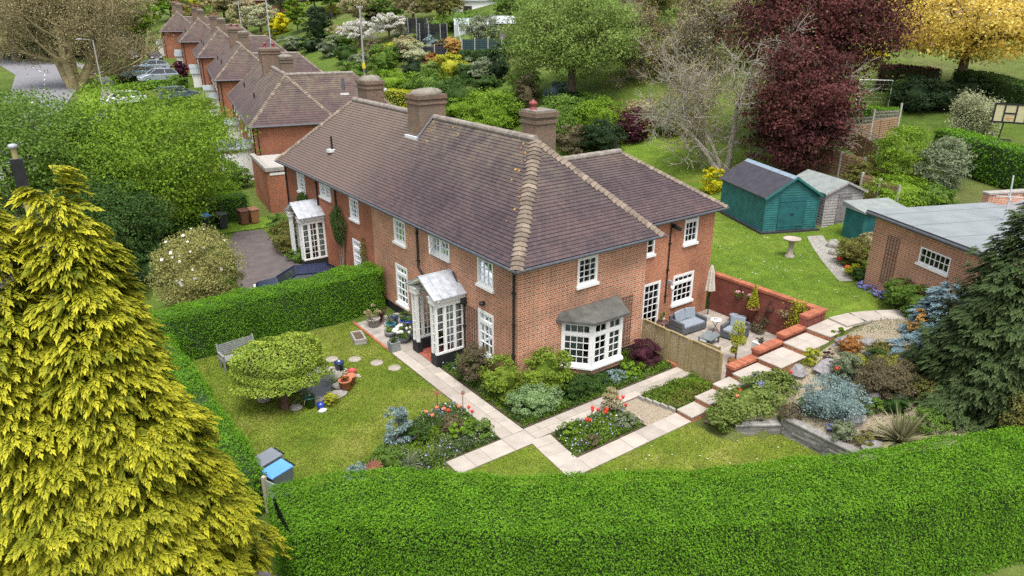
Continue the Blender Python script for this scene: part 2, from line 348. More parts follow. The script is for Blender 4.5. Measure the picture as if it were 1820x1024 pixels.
def shrub(label, base, r, leaf, seed, cat_='shrub', h=None, nc=40, per=45, size=.07, name='shrub', lo=.65, amp=.16, core=True, group=None, cr=None, squash=.12, lai=4.6):
    """a bush standing on the ground: leafy shell round a twiggy heart, one mesh"""
    rg = np.random.default_rng(seed); r = np.asarray(r, float); n = nc
    n = max(n, int(lai*PI*r[0]*r[2]/(.275*size*size)/per))
    C, P, U = crown_pts(rg, r, n, per, cr or r.mean()*.28, lo, amp)
    zc = r[2]*(1-squash); P[:, 2] += zc; P = P[P[:, 2] > .01]; U = U[:len(P)]
    d = P-np.array([0, 0, zc]); U = unit(unit(d/r)*.6+np.array([0, 0, .5])+rg.normal(0, .25, d.shape))
    V, F = leaves(rg, P, size, U, .6); mi = np.zeros(len(F), int)
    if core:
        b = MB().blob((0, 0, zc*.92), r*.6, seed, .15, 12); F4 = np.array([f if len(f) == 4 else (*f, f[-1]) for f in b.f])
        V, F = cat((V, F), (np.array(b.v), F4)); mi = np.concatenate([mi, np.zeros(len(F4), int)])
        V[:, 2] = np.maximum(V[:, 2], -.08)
    # stems
    S = np.array([[(0, 0, -.05), tuple(C[i]*.8+np.array([0, 0, zc]))] for i in range(min(9, n))]); k = np.full(len(S), .012+.012*r.mean())
    V, F = cat((V, F), segs(S, k, k*.3, 4)); mi = np.concatenate([mi, np.full(len(F)-len(mi), 2)])
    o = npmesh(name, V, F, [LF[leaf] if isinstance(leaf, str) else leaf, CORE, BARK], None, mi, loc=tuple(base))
    return tag(o, label, cat_, group)
def hedge(label, path, width, h, leaf, seed, dens=420, size=.065, name='hedge', rough=.05, wob=.06, group=None, top_leaf=None, zb=None):
    """clipped hedge along a centre line: solid twiggy heart and a skin of leaves"""
    rg = np.random.default_rng(seed); path = np.array(path, float); org = np.array([*path[0][:2], 0 if zb is None else zb])
    seg = np.diff(path[:, :2], axis=0); L = np.linalg.norm(seg, axis=1); cum = np.concatenate([[0], np.cumsum(L)]); tot = cum[-1]
    hz = lambda s: np.interp(s, cum, path[:, 2]) if path.shape[1] > 2 else np.zeros_like(s)
    def frame(s):
        x = np.interp(s, cum, path[:, 0]); y = np.interp(s, cum, path[:, 1]); e = .35
        x1 = np.interp(np.minimum(s+e, tot), cum, path[:, 0])-np.interp(np.maximum(s-e, 0), cum, path[:, 0])
        y1 = np.interp(np.minimum(s+e, tot), cum, path[:, 1])-np.interp(np.maximum(s-e, 0), cum, path[:, 1])
        t = unit(np.stack([x1, y1, 0*x], 1)); nrm = np.stack([-t[:, 1], t[:, 0], 0*x], 1)
        return np.stack([x, y, hz(s)], 1), t, nrm
    hw = width/2; rc = min(.22, hw*.6); per = 2*h+width
    n = int(dens*per*tot); s = rg.uniform(-.02, tot+.02, n); c = rg.uniform(0, per, n)
    # cross-section: up the right side, over the top, down the left
    off = np.where(c < h, hw, np.where(c < h+width, hw-(c-h), -hw)); zz = np.where(c < h, c, np.where(c < h+width, h, h-(c-h-width)))
    nu = np.where(c < h, 1., np.where(c < h+width, 0., -1.)); nz = np.where((c >= h) & (c < h+width), 1., 0.)
    ex = np.maximum(0, np.abs(off)-(hw-rc)); ez = np.maximum(0, zz-(h-rc)); rr = np.hypot(ex, ez); big = rr > rc
    k = np.where(big, rc/np.maximum(rr, 1e-6), 1); corner = (ex > 0) & (ez > 0)
    off = np.where(corner & big, np.sign(off)*((hw-rc)+ex*k), off); zz = np.where(corner & big, (h-rc)+ez*k, zz)
    nu = np.where(corner, np.sign(off)*ex/np.maximum(rr, 1e-6), nu); nz = np.where(corner, ez/np.maximum(rr, 1e-6), nz)
    ph = rg.uniform(0, 6.28, 6)
    w_ = wob*(np.sin(1.3*s+ph[0])+np.sin(2.9*s+2.2*zz+ph[1])+.7*np.sin(5.3*s+ph[2]+4*off))/1.5+rg.normal(0, rough, n)
    o, t, nr = frame(np.clip(s, 0, tot)); NN = nr*nu[:, None]+np.array([0, 0, 1.])*nz[:, None]
    P = o+nr*off[:, None]+np.array([0, 0, 1.])*zz[:, None]+NN*w_[:, None]
    # the two ends
    for s0, sg in ((0., -1), (tot, 1)):
        m = int(dens*h*width); u = rg.uniform(-hw, hw, m); z = rg.uniform(0, h, m); o1, t1, n1 = frame(np.full(m, s0))
        bul = .18*np.sqrt(np.maximum(0, 1-(u/hw)**2))+rg.normal(0, rough, m)
        P = np.concatenate([P, o1+n1*u[:, None]*.97+np.array([0, 0, 1.])*z[:, None]+t1*sg*bul[:, None]]); NN = np.concatenate([NN, t1*sg])
    keep = (P[:, 2] > -1) & ((NN[:, 2] > .35) | (rg.random(len(P)) < .62)); P, NN = P[keep], NN[keep]  # side leaves thinned so the darkened heart makes the faces look shaded
    V, F = leaves(rg, P-org, size, unit(NN*.4+np.array([0, 0, .75])), .55); mi = np.zeros(len(F), int)
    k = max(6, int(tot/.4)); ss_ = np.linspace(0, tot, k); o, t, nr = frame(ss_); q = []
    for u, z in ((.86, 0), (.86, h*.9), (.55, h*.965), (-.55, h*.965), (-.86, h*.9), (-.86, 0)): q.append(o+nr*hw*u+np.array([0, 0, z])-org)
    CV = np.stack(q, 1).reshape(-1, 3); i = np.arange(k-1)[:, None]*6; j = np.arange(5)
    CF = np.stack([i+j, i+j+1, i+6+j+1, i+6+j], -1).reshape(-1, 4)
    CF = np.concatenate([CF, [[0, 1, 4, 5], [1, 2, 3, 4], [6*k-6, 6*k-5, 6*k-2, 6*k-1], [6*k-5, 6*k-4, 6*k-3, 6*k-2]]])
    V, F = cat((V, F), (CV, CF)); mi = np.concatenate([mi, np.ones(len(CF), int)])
    ob = npmesh(name, V, F, [LF[leaf], M('shaded hedge twigs', (.02, .042, .008), .95, .3, 3)], None, mi, loc=tuple(org)); return tag(ob, label, 'hedge', group)  # heart colour darkened to put shade into the hedge sides
def grow(rg, p, d, ln, r, lv, S, A, B, tips, spread=.6, kids=(3, 5), curl=.25, up=.08, shrink=.62):
    """a branch of a leafless tree, bending as it goes, with side branches"""
    n = 4; st = ln/n; pts = [p]
    for i in range(n):
        d = unit(d+rg.normal(0, curl, 3)+np.array([0, 0, up])); q = p+d*st
        r1 = r*(.84 if lv else .6); S.append((p, q)); A.append(r); B.append(r1); p, r = q, r1; pts.append((q, d, r))
    if lv <= 0: tips.append(p); return
    for _ in range(rg.integers(*kids)+1):
        q, dd, rr = pts[rg.integers(1, n+1)]
        grow(rg, q, unit(dd+rg.normal(0, spread, 3)), ln*shrink*rg.uniform(.75, 1.2), rr*.62, lv-1, S, A, B, tips, spread, kids, curl, up, shrink)
    grow(rg, p, d, ln*shrink, r*.85, lv-1, S, A, B, tips, spread, kids, curl, up, shrink)
def bare_tree(label, base, h, seed, stems, bark, tr=.25, levels=4, leaf=None, size=.12, per=3, name='bare_tree', spread=.6, kids=(3, 5), ln=.36, curl=.25, up=.08, jit=.25, minr=.008, group=None, cat_='tree', shrink=.62):
    rg = np.random.default_rng(seed); root = thing(name, label, cat_, tuple(base), 0, group); S = []; A = []; B = []; tips = []
    for (d, k) in stems: grow(rg, np.array([0, 0, -.2])+np.array([d[0], d[1], 0])*tr*.8, unit(np.array(d, float)), h*ln*k, tr*k, levels, S, A, B, tips, spread, kids, curl, up, shrink)
    S = np.array(S); A = np.maximum(A, minr); B = np.maximum(B, minr); thick = A > tr*.3
    V, F = segs(S[thick], A[thick], B[thick], 8); parts = [(V, F)]
    if (~thick).any(): parts.append(segs(S[~thick], A[~thick], B[~thick], 3))
    V, F = cat(*parts); npmesh('trunk', V, F, bark, root, smooth=True)
    if leaf:
        T = np.array(tips); P = (T[:, None]+rg.normal(0, jit, (len(T), per, 3))).reshape(-1, 3)
        V, F = leaves(rg, P, size, None, .2); npmesh('crown', V, F, LF[leaf], root)
    return root
def spray_shape(rg, n=8, L=1.0, droop=.5):
    """a flat feathery conifer spray: side fronds off a drooping rib; returns (k,4,3) blades and their tint"""
    Vs = []; T = []
    for i in range(n):
        t = (i+.6)/n
        for sgn in (-1, 1):
            p = np.array([L*t*.8, 0, -droop*t*t*L*.8]); l = L*.5*(1-.62*t)*(.75+.45*rg.random()); a = math.radians(rg.uniform(44, 66)-24*t)
            e = p+np.array([math.cos(a)*l, sgn*math.sin(a)*l, -droop*l*(.3+.9*t)+rg.normal(0, .04)*L])
            wv = unit(np.cross(e-p, [0, 0, 1.]))*.078*L*rg.uniform(.8, 1.2); m = p+(e-p)*.62+np.array([0, 0, .05*L])
            Vs.append([p, m+wv, e, m-wv]); b = .25+.5*t; T.append([.1, b, b+.45, b])
    Vs.append([np.array([L*.7, 0, -droop*.5*L]), np.array([L*.92, .08*L, -droop*.85*L]), np.array([L*1.1, 0, -droop*1.25*L]), np.array([L*.92, -.08*L, -droop*.85*L])]); T.append([.5, .8, 1.1, .8])
    return np.array(Vs), np.array(T)
def sprays(rg, P, X, N, size, n=8, droop=.5, br=None):
    """place sprays at P growing along X, upper face N"""
    k = len(P); sh = [spray_shape(rg, n, 1., droop*rg.uniform(.6, 1.4)) for _ in range(10)]; Vall = []; Tall = []
    X = unit(X); Y = unit(np.cross(N, X)); Zv = np.cross(X, Y)
    sel = rg.integers(0, 10, k); sz = size*rg.uniform(.6, 1.35, k); br = rg.uniform(.55, 1.15, k)*(1 if br is None else br)
    for j in range(10):
        i = np.where(sel == j)[0]
        if not len(i): continue
        v, t = sh[j]; v = v.reshape(-1, 3)
        W = P[i][:, None]+(X[i][:, None]*v[None, :, :1]+Y[i][:, None]*v[None, :, 1:2]+Zv[i][:, None]*v[None, :, 2:3])*sz[i][:, None, None]
        Vall.append(W.reshape(-1, 3)); Tall.append((t.ravel()[None]*br[i][:, None]).ravel())
    V = np.concatenate(Vall); return V, np.arange(len(V)).reshape(-1, 4), np.concatenate(Tall)
def conifer(label, base, cones, leaf, seed, size, dens, name='conifer', droop=.5, trunk=.3, n=7, lump=.1, per=9, hang=.55, pw=.9):
    """cones: list of (dx, dy, z_skirt, radius, z_top); branch ends carry fans of sprays lying over each other like shingles"""
    rg = np.random.default_rng(seed); root = thing(name, label, 'tree', tuple(base)); Ps = []; Xs = []; Ns = []; Bs = []; b = MB(); S = []
    for dx, dy, z0, R, z1 in cones:
        k = int(dens*PI*R*math.hypot(R, z1-z0)); u = 1-np.sqrt(rg.uniform(0, 1, k)); u = np.clip(u, 0, .985); a = rg.uniform(0, 2*PI, k)
        lum = 1+lump*(np.sin(3*a+9*u)+np.sin(5*a-14*u+1)+np.sin(33*u+2*a)+np.sin(8*a+25*u))/2
        rad = R*(1-u)**pw*lum*rg.uniform(.74, 1.04, k)+.1; z = z0+(z1-z0)*u+rg.normal(0, .06, k)
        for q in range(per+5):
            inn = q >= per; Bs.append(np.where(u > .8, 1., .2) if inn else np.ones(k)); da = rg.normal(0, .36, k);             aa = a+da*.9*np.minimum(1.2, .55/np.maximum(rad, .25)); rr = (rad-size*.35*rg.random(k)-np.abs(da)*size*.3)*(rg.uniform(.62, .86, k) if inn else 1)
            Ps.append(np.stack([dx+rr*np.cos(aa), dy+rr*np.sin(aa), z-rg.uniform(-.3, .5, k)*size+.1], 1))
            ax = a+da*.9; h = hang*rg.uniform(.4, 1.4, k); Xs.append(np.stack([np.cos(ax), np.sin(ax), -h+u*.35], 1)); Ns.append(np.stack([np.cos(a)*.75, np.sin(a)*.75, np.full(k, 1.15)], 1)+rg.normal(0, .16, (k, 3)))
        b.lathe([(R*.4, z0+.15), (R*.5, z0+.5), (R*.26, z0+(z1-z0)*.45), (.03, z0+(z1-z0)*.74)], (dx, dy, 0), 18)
        b.tube([(0, 0, -.2), (dx*.6, dy*.6, z0), (dx, dy, z1*.9)], [trunk, trunk*.8, .04], 8)
    P = np.concatenate(Ps); X = np.concatenate(Xs); N = np.concatenate(Ns)
    V, F, T = sprays(rg, P, X, N, size*np.where(np.concatenate(Bs) < .5, 1.5, 1.), n, droop, np.concatenate(Bs)); npmesh('crown', V, F, leaf, root, tint=T)
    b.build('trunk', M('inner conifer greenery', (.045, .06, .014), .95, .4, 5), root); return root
def blades(label, cat_, base, n, ln, mat, seed, w=.03, spread=.9, name='spiky_plant', droop=.5, group=None):
    """strap leaves arching out of one crown"""
    rg = np.random.default_rng(seed); a = rg.uniform(0, 2*PI, n); e = rg.uniform(.25, 1.45, n)*1.0; l = ln*rg.uniform(.6, 1.1, n); V = []; F = []
    ts = np.linspace(0, 1, 5)
    for i in range(n):
        d = np.array([math.cos(a[i])*math.cos(e[i])*spread, math.sin(a[i])*math.cos(e[i])*spread, math.sin(e[i])]); s = np.array([-math.sin(a[i]), math.cos(a[i]), 0])
        b0 = len(V)
        for t in ts:
            p = d*l[i]*t-np.array([0, 0, droop*l[i]*t*t*math.cos(e[i])]); ww = w*(1-t**2)*(.6+.6*min(1, t*3)); V += [p+s*ww, p-s*ww]
        F += [(b0+2*j, b0+2*j+1, b0+2*j+3, b0+2*j+2) for j in range(4)]
    o = npmesh(name, np.array(V), np.array(F), mat, None, loc=tuple(base)); return tag(o, label, cat_, group)
def in_poly(P, poly):
    x, y = P[:, 0], P[:, 1]; ins = np.zeros(len(P), bool); n = len(poly); j = n-1
    for i in range(n):
        xi, yi = poly[i]; xj, yj = poly[j]
        c = ((yi > y) != (yj > y)) & (x < (xj-xi)*(y-yi)/(yj-yi+1e-12)+xi); ins ^= c; j = i
    return ins
def scatter(rg, poly, n):
    poly = np.array(poly); lo, hi = poly.min(0), poly.max(0); P = rg.uniform(lo, hi, (int(n*2.4), 2)); P = P[in_poly(P, poly)][:n]
    return np.concatenate([P, np.array([[H(x, y)] for x, y in P])], 1)
def inset_mask(P, poly, d):
    """distance to polygon edge greater than d"""
    poly = np.array(poly); m = np.full(len(P), 1e9)
    for i in range(len(poly)):
        a, b = poly[i], poly[(i+1) % len(poly)]; ab = b-a; t = np.clip(((P[:, :2]-a)@ab)/(ab@ab+1e-9), 0, 1)
        m = np.minimum(m, np.linalg.norm(P[:, :2]-(a+t[:, None]*ab), axis=1))
    return m > d
def sheet(name, poly, mat, dz, kind='structure', res=None):
    """a flat or terrain-hugging sheet over a polygon"""
    b = MB(); 
    if res is None: b.quad(*[(x, y, H(x, y)+dz) for x, y in poly])
    else:
        poly = np.array(poly); lo, hi = poly.min(0), poly.max(0); nx, ny = max(1, int((hi[0]-lo[0])/res)), max(1, int((hi[1]-lo[1])/res))
        xs, ys = np.linspace(lo[0], hi[0], nx+1), np.linspace(lo[1], hi[1], ny+1)
        def clip(q, ax, v, sg):
            out = []
            for i in range(len(q)):
                p, r = q[i-1], q[i]; dp, dr = (p[ax]-v)*sg, (r[ax]-v)*sg
                if (dp >= 0) != (dr >= 0): t = dp/(dp-dr); out.append((p[0]+(r[0]-p[0])*t, p[1]+(r[1]-p[1])*t))
                if dr >= 0: out.append(r)
            return out
        P0 = [tuple(p) for p in poly]
        if sum(P0[i-1][0]*P0[i][1]-P0[i][0]*P0[i-1][1] for i in range(len(P0))) < 0: P0 = P0[::-1]
        for i in range(nx):
            col = clip(clip(P0, 0, xs[i], 1), 0, xs[i+1], -1)
            for j in range(ny):
                q = clip(clip(col, 1, ys[j], 1), 1, ys[j+1], -1) if len(col) > 2 else []
                if len(q) > 2: b.quad(*[(x, y, H(x, y)+dz) for x, y in q])
    o = b.build(name, mat); o['kind'] = kind; return o
def strip(name, line, mat, dz, step=2.0):
    """a road or path along a polyline of (x, y, half width)"""
    line = np.array(line, float); L = np.concatenate([[0], np.cumsum(np.linalg.norm(np.diff(line[:, :2], axis=0), axis=1))])
    s = np.linspace(0, L[-1], max(2, int(L[-1]/step))); x, y, hw = (np.interp(s, L, line[:, i]) for i in range(3))
    t = unit(np.stack([np.gradient(x), np.gradient(y)], 1)); b = MB()
    E = [[(x[i]-t[i, 1]*hw[i]*k, y[i]+t[i, 0]*hw[i]*k) for k in (-1, -.5, 0, .5, 1)] for i in range(len(s))]
    vs = [(px, py, H(px, py)+dz) for row in E for px, py in row]; fs = [(i*5+j, i*5+j+1, i*5+j+6, i*5+j+5) for i in range(len(s)-1) for j in range(4)]
    b.add(vs, fs); o = b.build(name, mat); o['kind'] = 'structure'; return o
# ------------------------------------------------------------------ shared building materials
BR_A = BRICK('old orange brick', (.47, .125, .05), (.24, .06, .032), (.47, .37, .27), bw=.25, bh=.086, mort=.016, big=.34, stain=(.22, .15, .11), stain_amt=.42, st0=.48)
BR_B = BRICK('newer orange brick', (.43, .14, .062), (.30, .09, .042), (.40, .27, .19), bw=.24, bh=.08, mort=.011, stain_amt=.12)
BR_N = BRICK('neighbour red brick', (.35, .095, .042), (.22, .06, .03), (.29, .19, .13), bw=.24, bh=.08, mort=.011)
BR_G = BRICK('garage brick', (.45, .15, .07), (.31, .095, .05), (.50, .38, .29), bw=.25, bh=.086, mort=.016, stain_amt=.12)
BR_W = BRICK('dark red patio brick', (.23, .062, .042), (.15, .04, .032), (.17, .085, .065), bw=.25, bh=.086, mort=.012, stain=(.13, .07, .055))
BR_C = BRICK('sooty chimney brick', (.21, .11, .075), (.10, .075, .055), (.2, .165, .125), stain=(.14, .12, .09), stain_amt=.9, st0=.42)
CAPB = M('bright red coping brick', (.36, .12, .065), .8, .2, 9, .3, rpi=.25)
TILE = TILES('purple brown roof tile', (.06, .045, .05), (.09, .063, .067), lichen=(.2, .18, .12), old=(9.5, 14, (.17, .125, .1)))
TILE_O = TILES('mossy roof tile', (.15, .1, .085), (.2, .13, .11), zlo=4.6, amt=.75)
TILE_P = TILES('plum roof tile', (.062, .044, .048), (.092, .06, .062), zlo=4.8, amt=.8)
HIPT = M('weathered hip tile', (.19, .15, .115), .85, .4, 2.5, .5, rpi=.25); RIDGE = M('grey ridge tile', (.23, .2, .175), .85, .35, 4, .5)
LICH = M('orange lichen', (.36, .2, .045), .9, .25, 6)
WHITE = M('white gloss paint', (.78, .78, .76), .35, .03, 3); WHITED = M('weathered white paint', (.66, .66, .63), .55, .12, 6)
BLACKP = M('black bitumen plinth', (.018, .018, .022), .6, .3, 5); PIPE = M('black pipe', (.02, .02, .022), .4, .2, 4); LEAD = M('lead sheet', (.36, .38, .41), .45, .22, 5, .2)
GUT = M('grey gutter', (.07, .075, .085), .4, .2, 5); ZINC = M('pale flashing', (.62, .64, .66), .5, .15, 5)
CURT = M('pale curtain', (.5, .49, .45), .9, .12, 8); DARKIN = M('dark room', (.03, .028, .026), .9, .2, 2)
GL = GLASS('window glass'); FELT = M('grey roofing felt', (.2, .225, .235), .85, .14, 1.2, .2); STONE = M('pale sandstone slab', (.375, .335, .29), .8, .13, 2.2, .15, rpi=.16)
STONED = M('worn concrete', (.3, .28, .255), .9, .2, 4, .4); TERRA = M('terracotta', (.42, .15, .08), .75, .18, 6); REDT = M('red quarry tile', (.38, .11, .075), .6, .2, 5, rpi=.2)
GROUT = M('sandy joint', (.22, .19, .155), .95, .2, 6); SOIL = M('garden soil', (.095, .068, .045), .95, .35, 4, .8)
GRAVEL = M('pale gravel', (.3, .25, .18), .9, .3, 16, .9); TARM = M('brown tarmac', (.105, .088, .085), .9, .22, 1.6, .5); ROADM = M('grey road tarmac', (.19, .19, .205), .9, .1, .6, .3)
PAVE = M('pavement tarmac', (.21, .19, .185), .9, .15, 1.2, .3)
LAWN = GRASS('front lawn', [(.3, (.08, .15, .013)), (.5, (.14, .195, .022)), (.72, (.25, .25, .058))], .38, 1.3)
LAWNB = GRASS('back lawn', [(.3, (.08, .145, .014)), (.52, (.12, .185, .022)), (.75, (.2, .22, .045))], .35, 1.3)
LAND = GRASS('rough grass and earth', [(.3, (.045, .075, .015)), (.5, (.085, .13, .022)), (.72, (.12, .115, .05))], .05, .6)
VERGE = GRASS('mown verge', [(.3, (.1, .19, .015)), (.7, (.2, .27, .04))], .2, 1.0)

# ------------------------------------------------------------------ the ground
def _axis(a, fine, b, lo, hi):
    c = list(np.arange(fine[0], fine[1]+.01, .45)); x = fine[0]; st = .6
    while x > lo: x -= st; st *= 1.08; c.insert(0, x)
    x = fine[1]; st = .6
    while x < hi: x += st; st *= 1.06; c.append(x)
    return np.array(sorted(set(np.round(np.concatenate([c, a]), 3))))
gx = _axis([12.17, 12.23, 3.68, 3.72, 5.58, 5.62], (-16, 28), None, -260, 520); gy = _axis([-4.27, -4.23], (-17, 14), None, -200, 620)
V = np.array([[x, y, H(x, y)-.03] for x in gx for y in gy]); ny = len(gy)
i = np.arange(len(gx)-1)[:, None]*ny; j = np.arange(ny-1)
F = np.stack([i+j, i+ny+j, i+ny+j+1, i+j+1], -1).reshape(-1, 4)
struct(npmesh('ground', V, F, LAND, smooth=False))
LAWN_POLY = [(-9.6, -1.0), (-9.6, 9.7), (-2.2, 9.7), (-2.2, -2.2), (-3.6, -2.2), (-4.4, -2.2), (-8.4, -2.9)]
sheet('lawn', LAWN_POLY, LAWN, .0, res=1.0)
LAWN2 = [(-4.3, -2.85), (-.7, -2.85), (-1.7, -4.9), (-3.0, -6.6)]
LAWN3 = [(-2.6, -6.9), (-1.0, -4.98), (3.65, -4.98), (3.65, -6.3), (5.55, -7.2), (5.55, -11.4)]
sheet('lawn', LAWN2, LAWN, .004, res=.5); sheet('lawn', LAWN3, LAWN, .004, res=.5)
LAWNBACK = [(12.3, 13), (12.3, -4.5), (13.3, -4.7), (14.6, -5.2), (15.8, -6.0), (16.9, -7.4), (18.5, -6.5), (16.9, -3.3), (18.6, -3.1), (22.5, -1.0), (27, 1.5), (28, 13)]
sheet('lawn', LAWNBACK, LAWNB, .012, res=.8)
sheet('lawn', [(6.5, 8), (6.5, 26), (34, 30), (34, 8)], LAWNB, .008, res=1.0)
def slabs(name, x0, x1, y0, y1, mat, seed, z=.0, rot=None, org=(0, 0), big=(.45, .95), rows=None, th=.035, joint=.012):
    """a laid surface of stone flags of uneven sizes; courses run along x"""
    rg = random.Random(seed); b = MB(); y = y0
    rws = rows or []
    if not rws:
        while y < y1-.25:
            hgt = rg.choice([.3, .45, .6]); 
            if y+hgt > y1-.2: hgt = y1-y
            rws.append(hgt); y += hgt
    y = y0
    for hgt in rws:
        x = x0-rg.random()*.3
        while x < x1-.02:
            l = rg.uniform(*big); a, c = max(x, x0), min(x+l, x1)
            if x1-c < .2: c = x1; l = x1-x+.01
            if c-a > .06: b.box(a+joint/2, c-joint/2, y+joint/2, y+hgt-joint/2, 0, th+rg.uniform(-.004, .004))
            x += l
        y += hgt
    b.mat = 1; b.box(x0, x1, y0, y1, -.05, th-.012)
    o = b.build(name, [mat, GROUT]); o.location = (org[0], org[1], z)
    if rot: o.rotation_euler = (0, 0, rot)
    return struct(o)
# front path beside the facade, cross path to the gate, outer path to the steps
slabs('garden_path', -.0, 8.3, -.46, .46, STONE, 1, 0, PI/2, (-1.72, -2.05), rows=[.46, .46], big=(.6, .95))
slabs('garden_path', -4.3, -2.19, -2.85, -2.08, STONE, 2, 0, None, rows=[.77], big=(.55, .95))
slabs('garden_path', -1.25, 6.45, -2.72, -2.0, STONE, 3, .002, None, rows=[.36, .36], big=(.5, .95))
slabs('garden_path', -2.18, -1.26, -2.85, -2.06, STONE, 8, .001, None, rows=[.79], big=(.5, .9))
slabs('garden_path', 0, 2.2, -.4, .4, STONE, 4, 0, math.radians(-96), (-1.12, -2.73), rows=[.8], big=(.5, .9))
slabs('garden_path', -1.55, 3.66, -5.0, -4.3, STONE, 5, .003, None, rows=[.7], big=(.5, .95))
slabs('patio', 6.55, 12.0, -4.1, 1.13, M('patio flagstone', (.33, .29, .25), .8, .2, 1.6, .2, rpi=.2), 6, 0, big=(.3, .9))
slabs('front_terrace', -2.1, -.02, 5.6, 9.3, M('old paving', (.33, .3, .27), .9, .22, 2, .3, rpi=.2), 7, 0, big=(.3, .7))
for k, (x0, x1, y0, y1) in enumerate([(-2.2, -2.1, 5.9, 9.3)]):
    b = MB(); y = y0
    while y < y1: b.box(x0, x1, y, y+.2, -.05, .05); y += .212
    struct(b.build('brick_edging', CAPB))
slabs('porch_floor', -1.32, -.03, 3.5, 5.4, REDT, 9, .03, rows=[.21]*9, big=(.2, .23), joint=.006)
def border(poly, dz=.012, mat=SOIL, name='flower_bed'): return sheet(name, poly, mat, dz, res=.25)
BED_A = [(-8.6, -2.8), (-7.9, -1.5), (-6.4, -.7), (-4.6, .3), (-3.6, .6), (-2.22, .9), (-2.22, -2.05), (-4.3, -2.05), (-5.2, -3.4), (-6.2, -4.3)]
BED_B = [(-.62, -2.78), (2.15, -2.78), (2.2, -4.25), (-1.0, -4.25)]
BED_C = [(3.35, -2.75), (6.3, -2.75), (6.3, -4.0), (5.2, -4.3), (3.7, -4.3)]
BED_D = [(-1.2, 3.4), (-.05, 3.4), (-.05, .02), (6.2, .02), (6.2, -1.95), (-1.2, -1.95)]
for p in (BED_A, BED_B, BED_C, BED_D): border(p)
sheet('gravel', [(2.2, -2.76), (3.3, -2.76), (3.7, -4.28), (2.25, -4.28)], GRAVEL, .018, res=.25)
ROCKERY = [(4.0, -5.2), (11.1, -5.55), (13.3, -5.5), (16.2, -6.9), (15, -10.5), (10, -12), (5.62, -11.2), (5.62, -7.2), (4.2, -6.0)]
sheet('rockery', ROCKERY, GRAVEL, .02, res=.3)
# drive next door, road, pavements, verges
sheet('driveway', [(-5.8, 11.8), (-1.3, 11.8), (-1.2, 20), (-.7, 26.5), (-2.2, 27), (-3.4, 25), (-4.2, 20), (-5.3, 16)], TARM, .012, res=.7)
sheet('driveway', [(-14, 12.2), (-5.8, 11.8), (-5.3, 15.2), (-14, 15.6)], TARM, .012, res=.7)
RD = [(-17, -22), (-16.5, 0), (-16.3, 40), (-14, 66), (-6, 105), (-4.2, 125), (-5.5, 140), (-12, 165), (-24, 190)]
strip('road', [(x, y, 4.0) for x, y in RD], ROADM, .03)
strip('pavement', [(-7.9, 60, .9), (-1.0, 84, .9), (2.6, 108, 1.0), (3.3, 125, 1.0), (1.2, 145, 1.0), (-5.4, 168, 1)], PAVE, .06)
strip('pavement', [(-12.3, 60, 1), (-12.3, 20, 1), (-12, 0, 1), (-11.2, -4, 1), (-9.6, -6.4, 1.2), (-6, -9.6, 1.2), (-1, -12.8, 1.2), (5, -15.6, 1.2), (16, -19.5, 1.2)], PAVE, .015, 1.0)
strip('road', [(-11.5, -12, 4.0), (-4.5, -16.5, 4.0), (3, -20, 4.0), (16, -24.5, 4.0)], ROADM, .012, 1.0)
strip('verge', [(-10.4, 60, 1.5), (-3.3, 84, 1.6), (.4, 105, 1.4)], VERGE, .04)
b = MB()
for t in np.arange(92, 170, 6.0):
    x = float(np.interp(t, [r[1] for r in RD], [r[0] for r in RD])); x2 = float(np.interp(t+2, [r[1] for r in RD], [r[0] for r in RD]))
    b.quad((x-.08, t, H(x, t)+.05), (x+.08, t, H(x, t)+.05), (x2+.08, t+2, H(x2, t+2)+.05), (x2-.08, t+2, H(x2, t+2)+.05))
struct(b.build('road_markings', WHITED))

# ------------------------------------------------------------------ building helpers
def wallT(o, u, N): return Matrix(((u[0], N[0], 0, o[0]), (u[1], N[1], 0, o[1]), (0, 0, 1, o[2] if len(o) > 2 else 0), (0, 0, 0, 1)))
def panel(b, T, W, z0, z1, ops, depth=.12):
    """a wall face with real openings and reveals; ops = (a0, a1, z0, z1)"""
    old = b.T; b.T = T; xs = sorted({0, W, *[v for o in ops for v in o[:2]]}); zs = sorted({z0, z1, *[v for o in ops for v in o[2:4]]})
    xs = [x for x in xs if 0 <= x <= W]; zs = [z for z in zs if z0 <= z <= z1]
    for i in range(len(xs)-1):
        for k in range(len(zs)-1):
            cx, cz = (xs[i]+xs[i+1])/2, (zs[k]+zs[k+1])/2
            if any(o[0] < cx < o[1] and o[2] < cz < o[3] for o in ops): continue
            b.quad((xs[i], 0, zs[k]), (xs[i+1], 0, zs[k]), (xs[i+1], 0, zs[k+1]), (xs[i], 0, zs[k+1]))
    for a0, a1, c0, c1 in ops:
        b.quad((a0, 0, c0), (a0, -depth, c0), (a0, -depth, c1), (a0, 0, c1)); b.quad((a1, -depth, c0), (a1, 0, c0), (a1, 0, c1), (a1, -depth, c1))
        b.quad((a0, 0, c1), (a0, -depth, c1), (a1, -depth, c1), (a1, 0, c1)); b.quad((a0, -depth, c0), (a0, 0, c0), (a1, 0, c0), (a1, -depth, c0))
    b.T = old
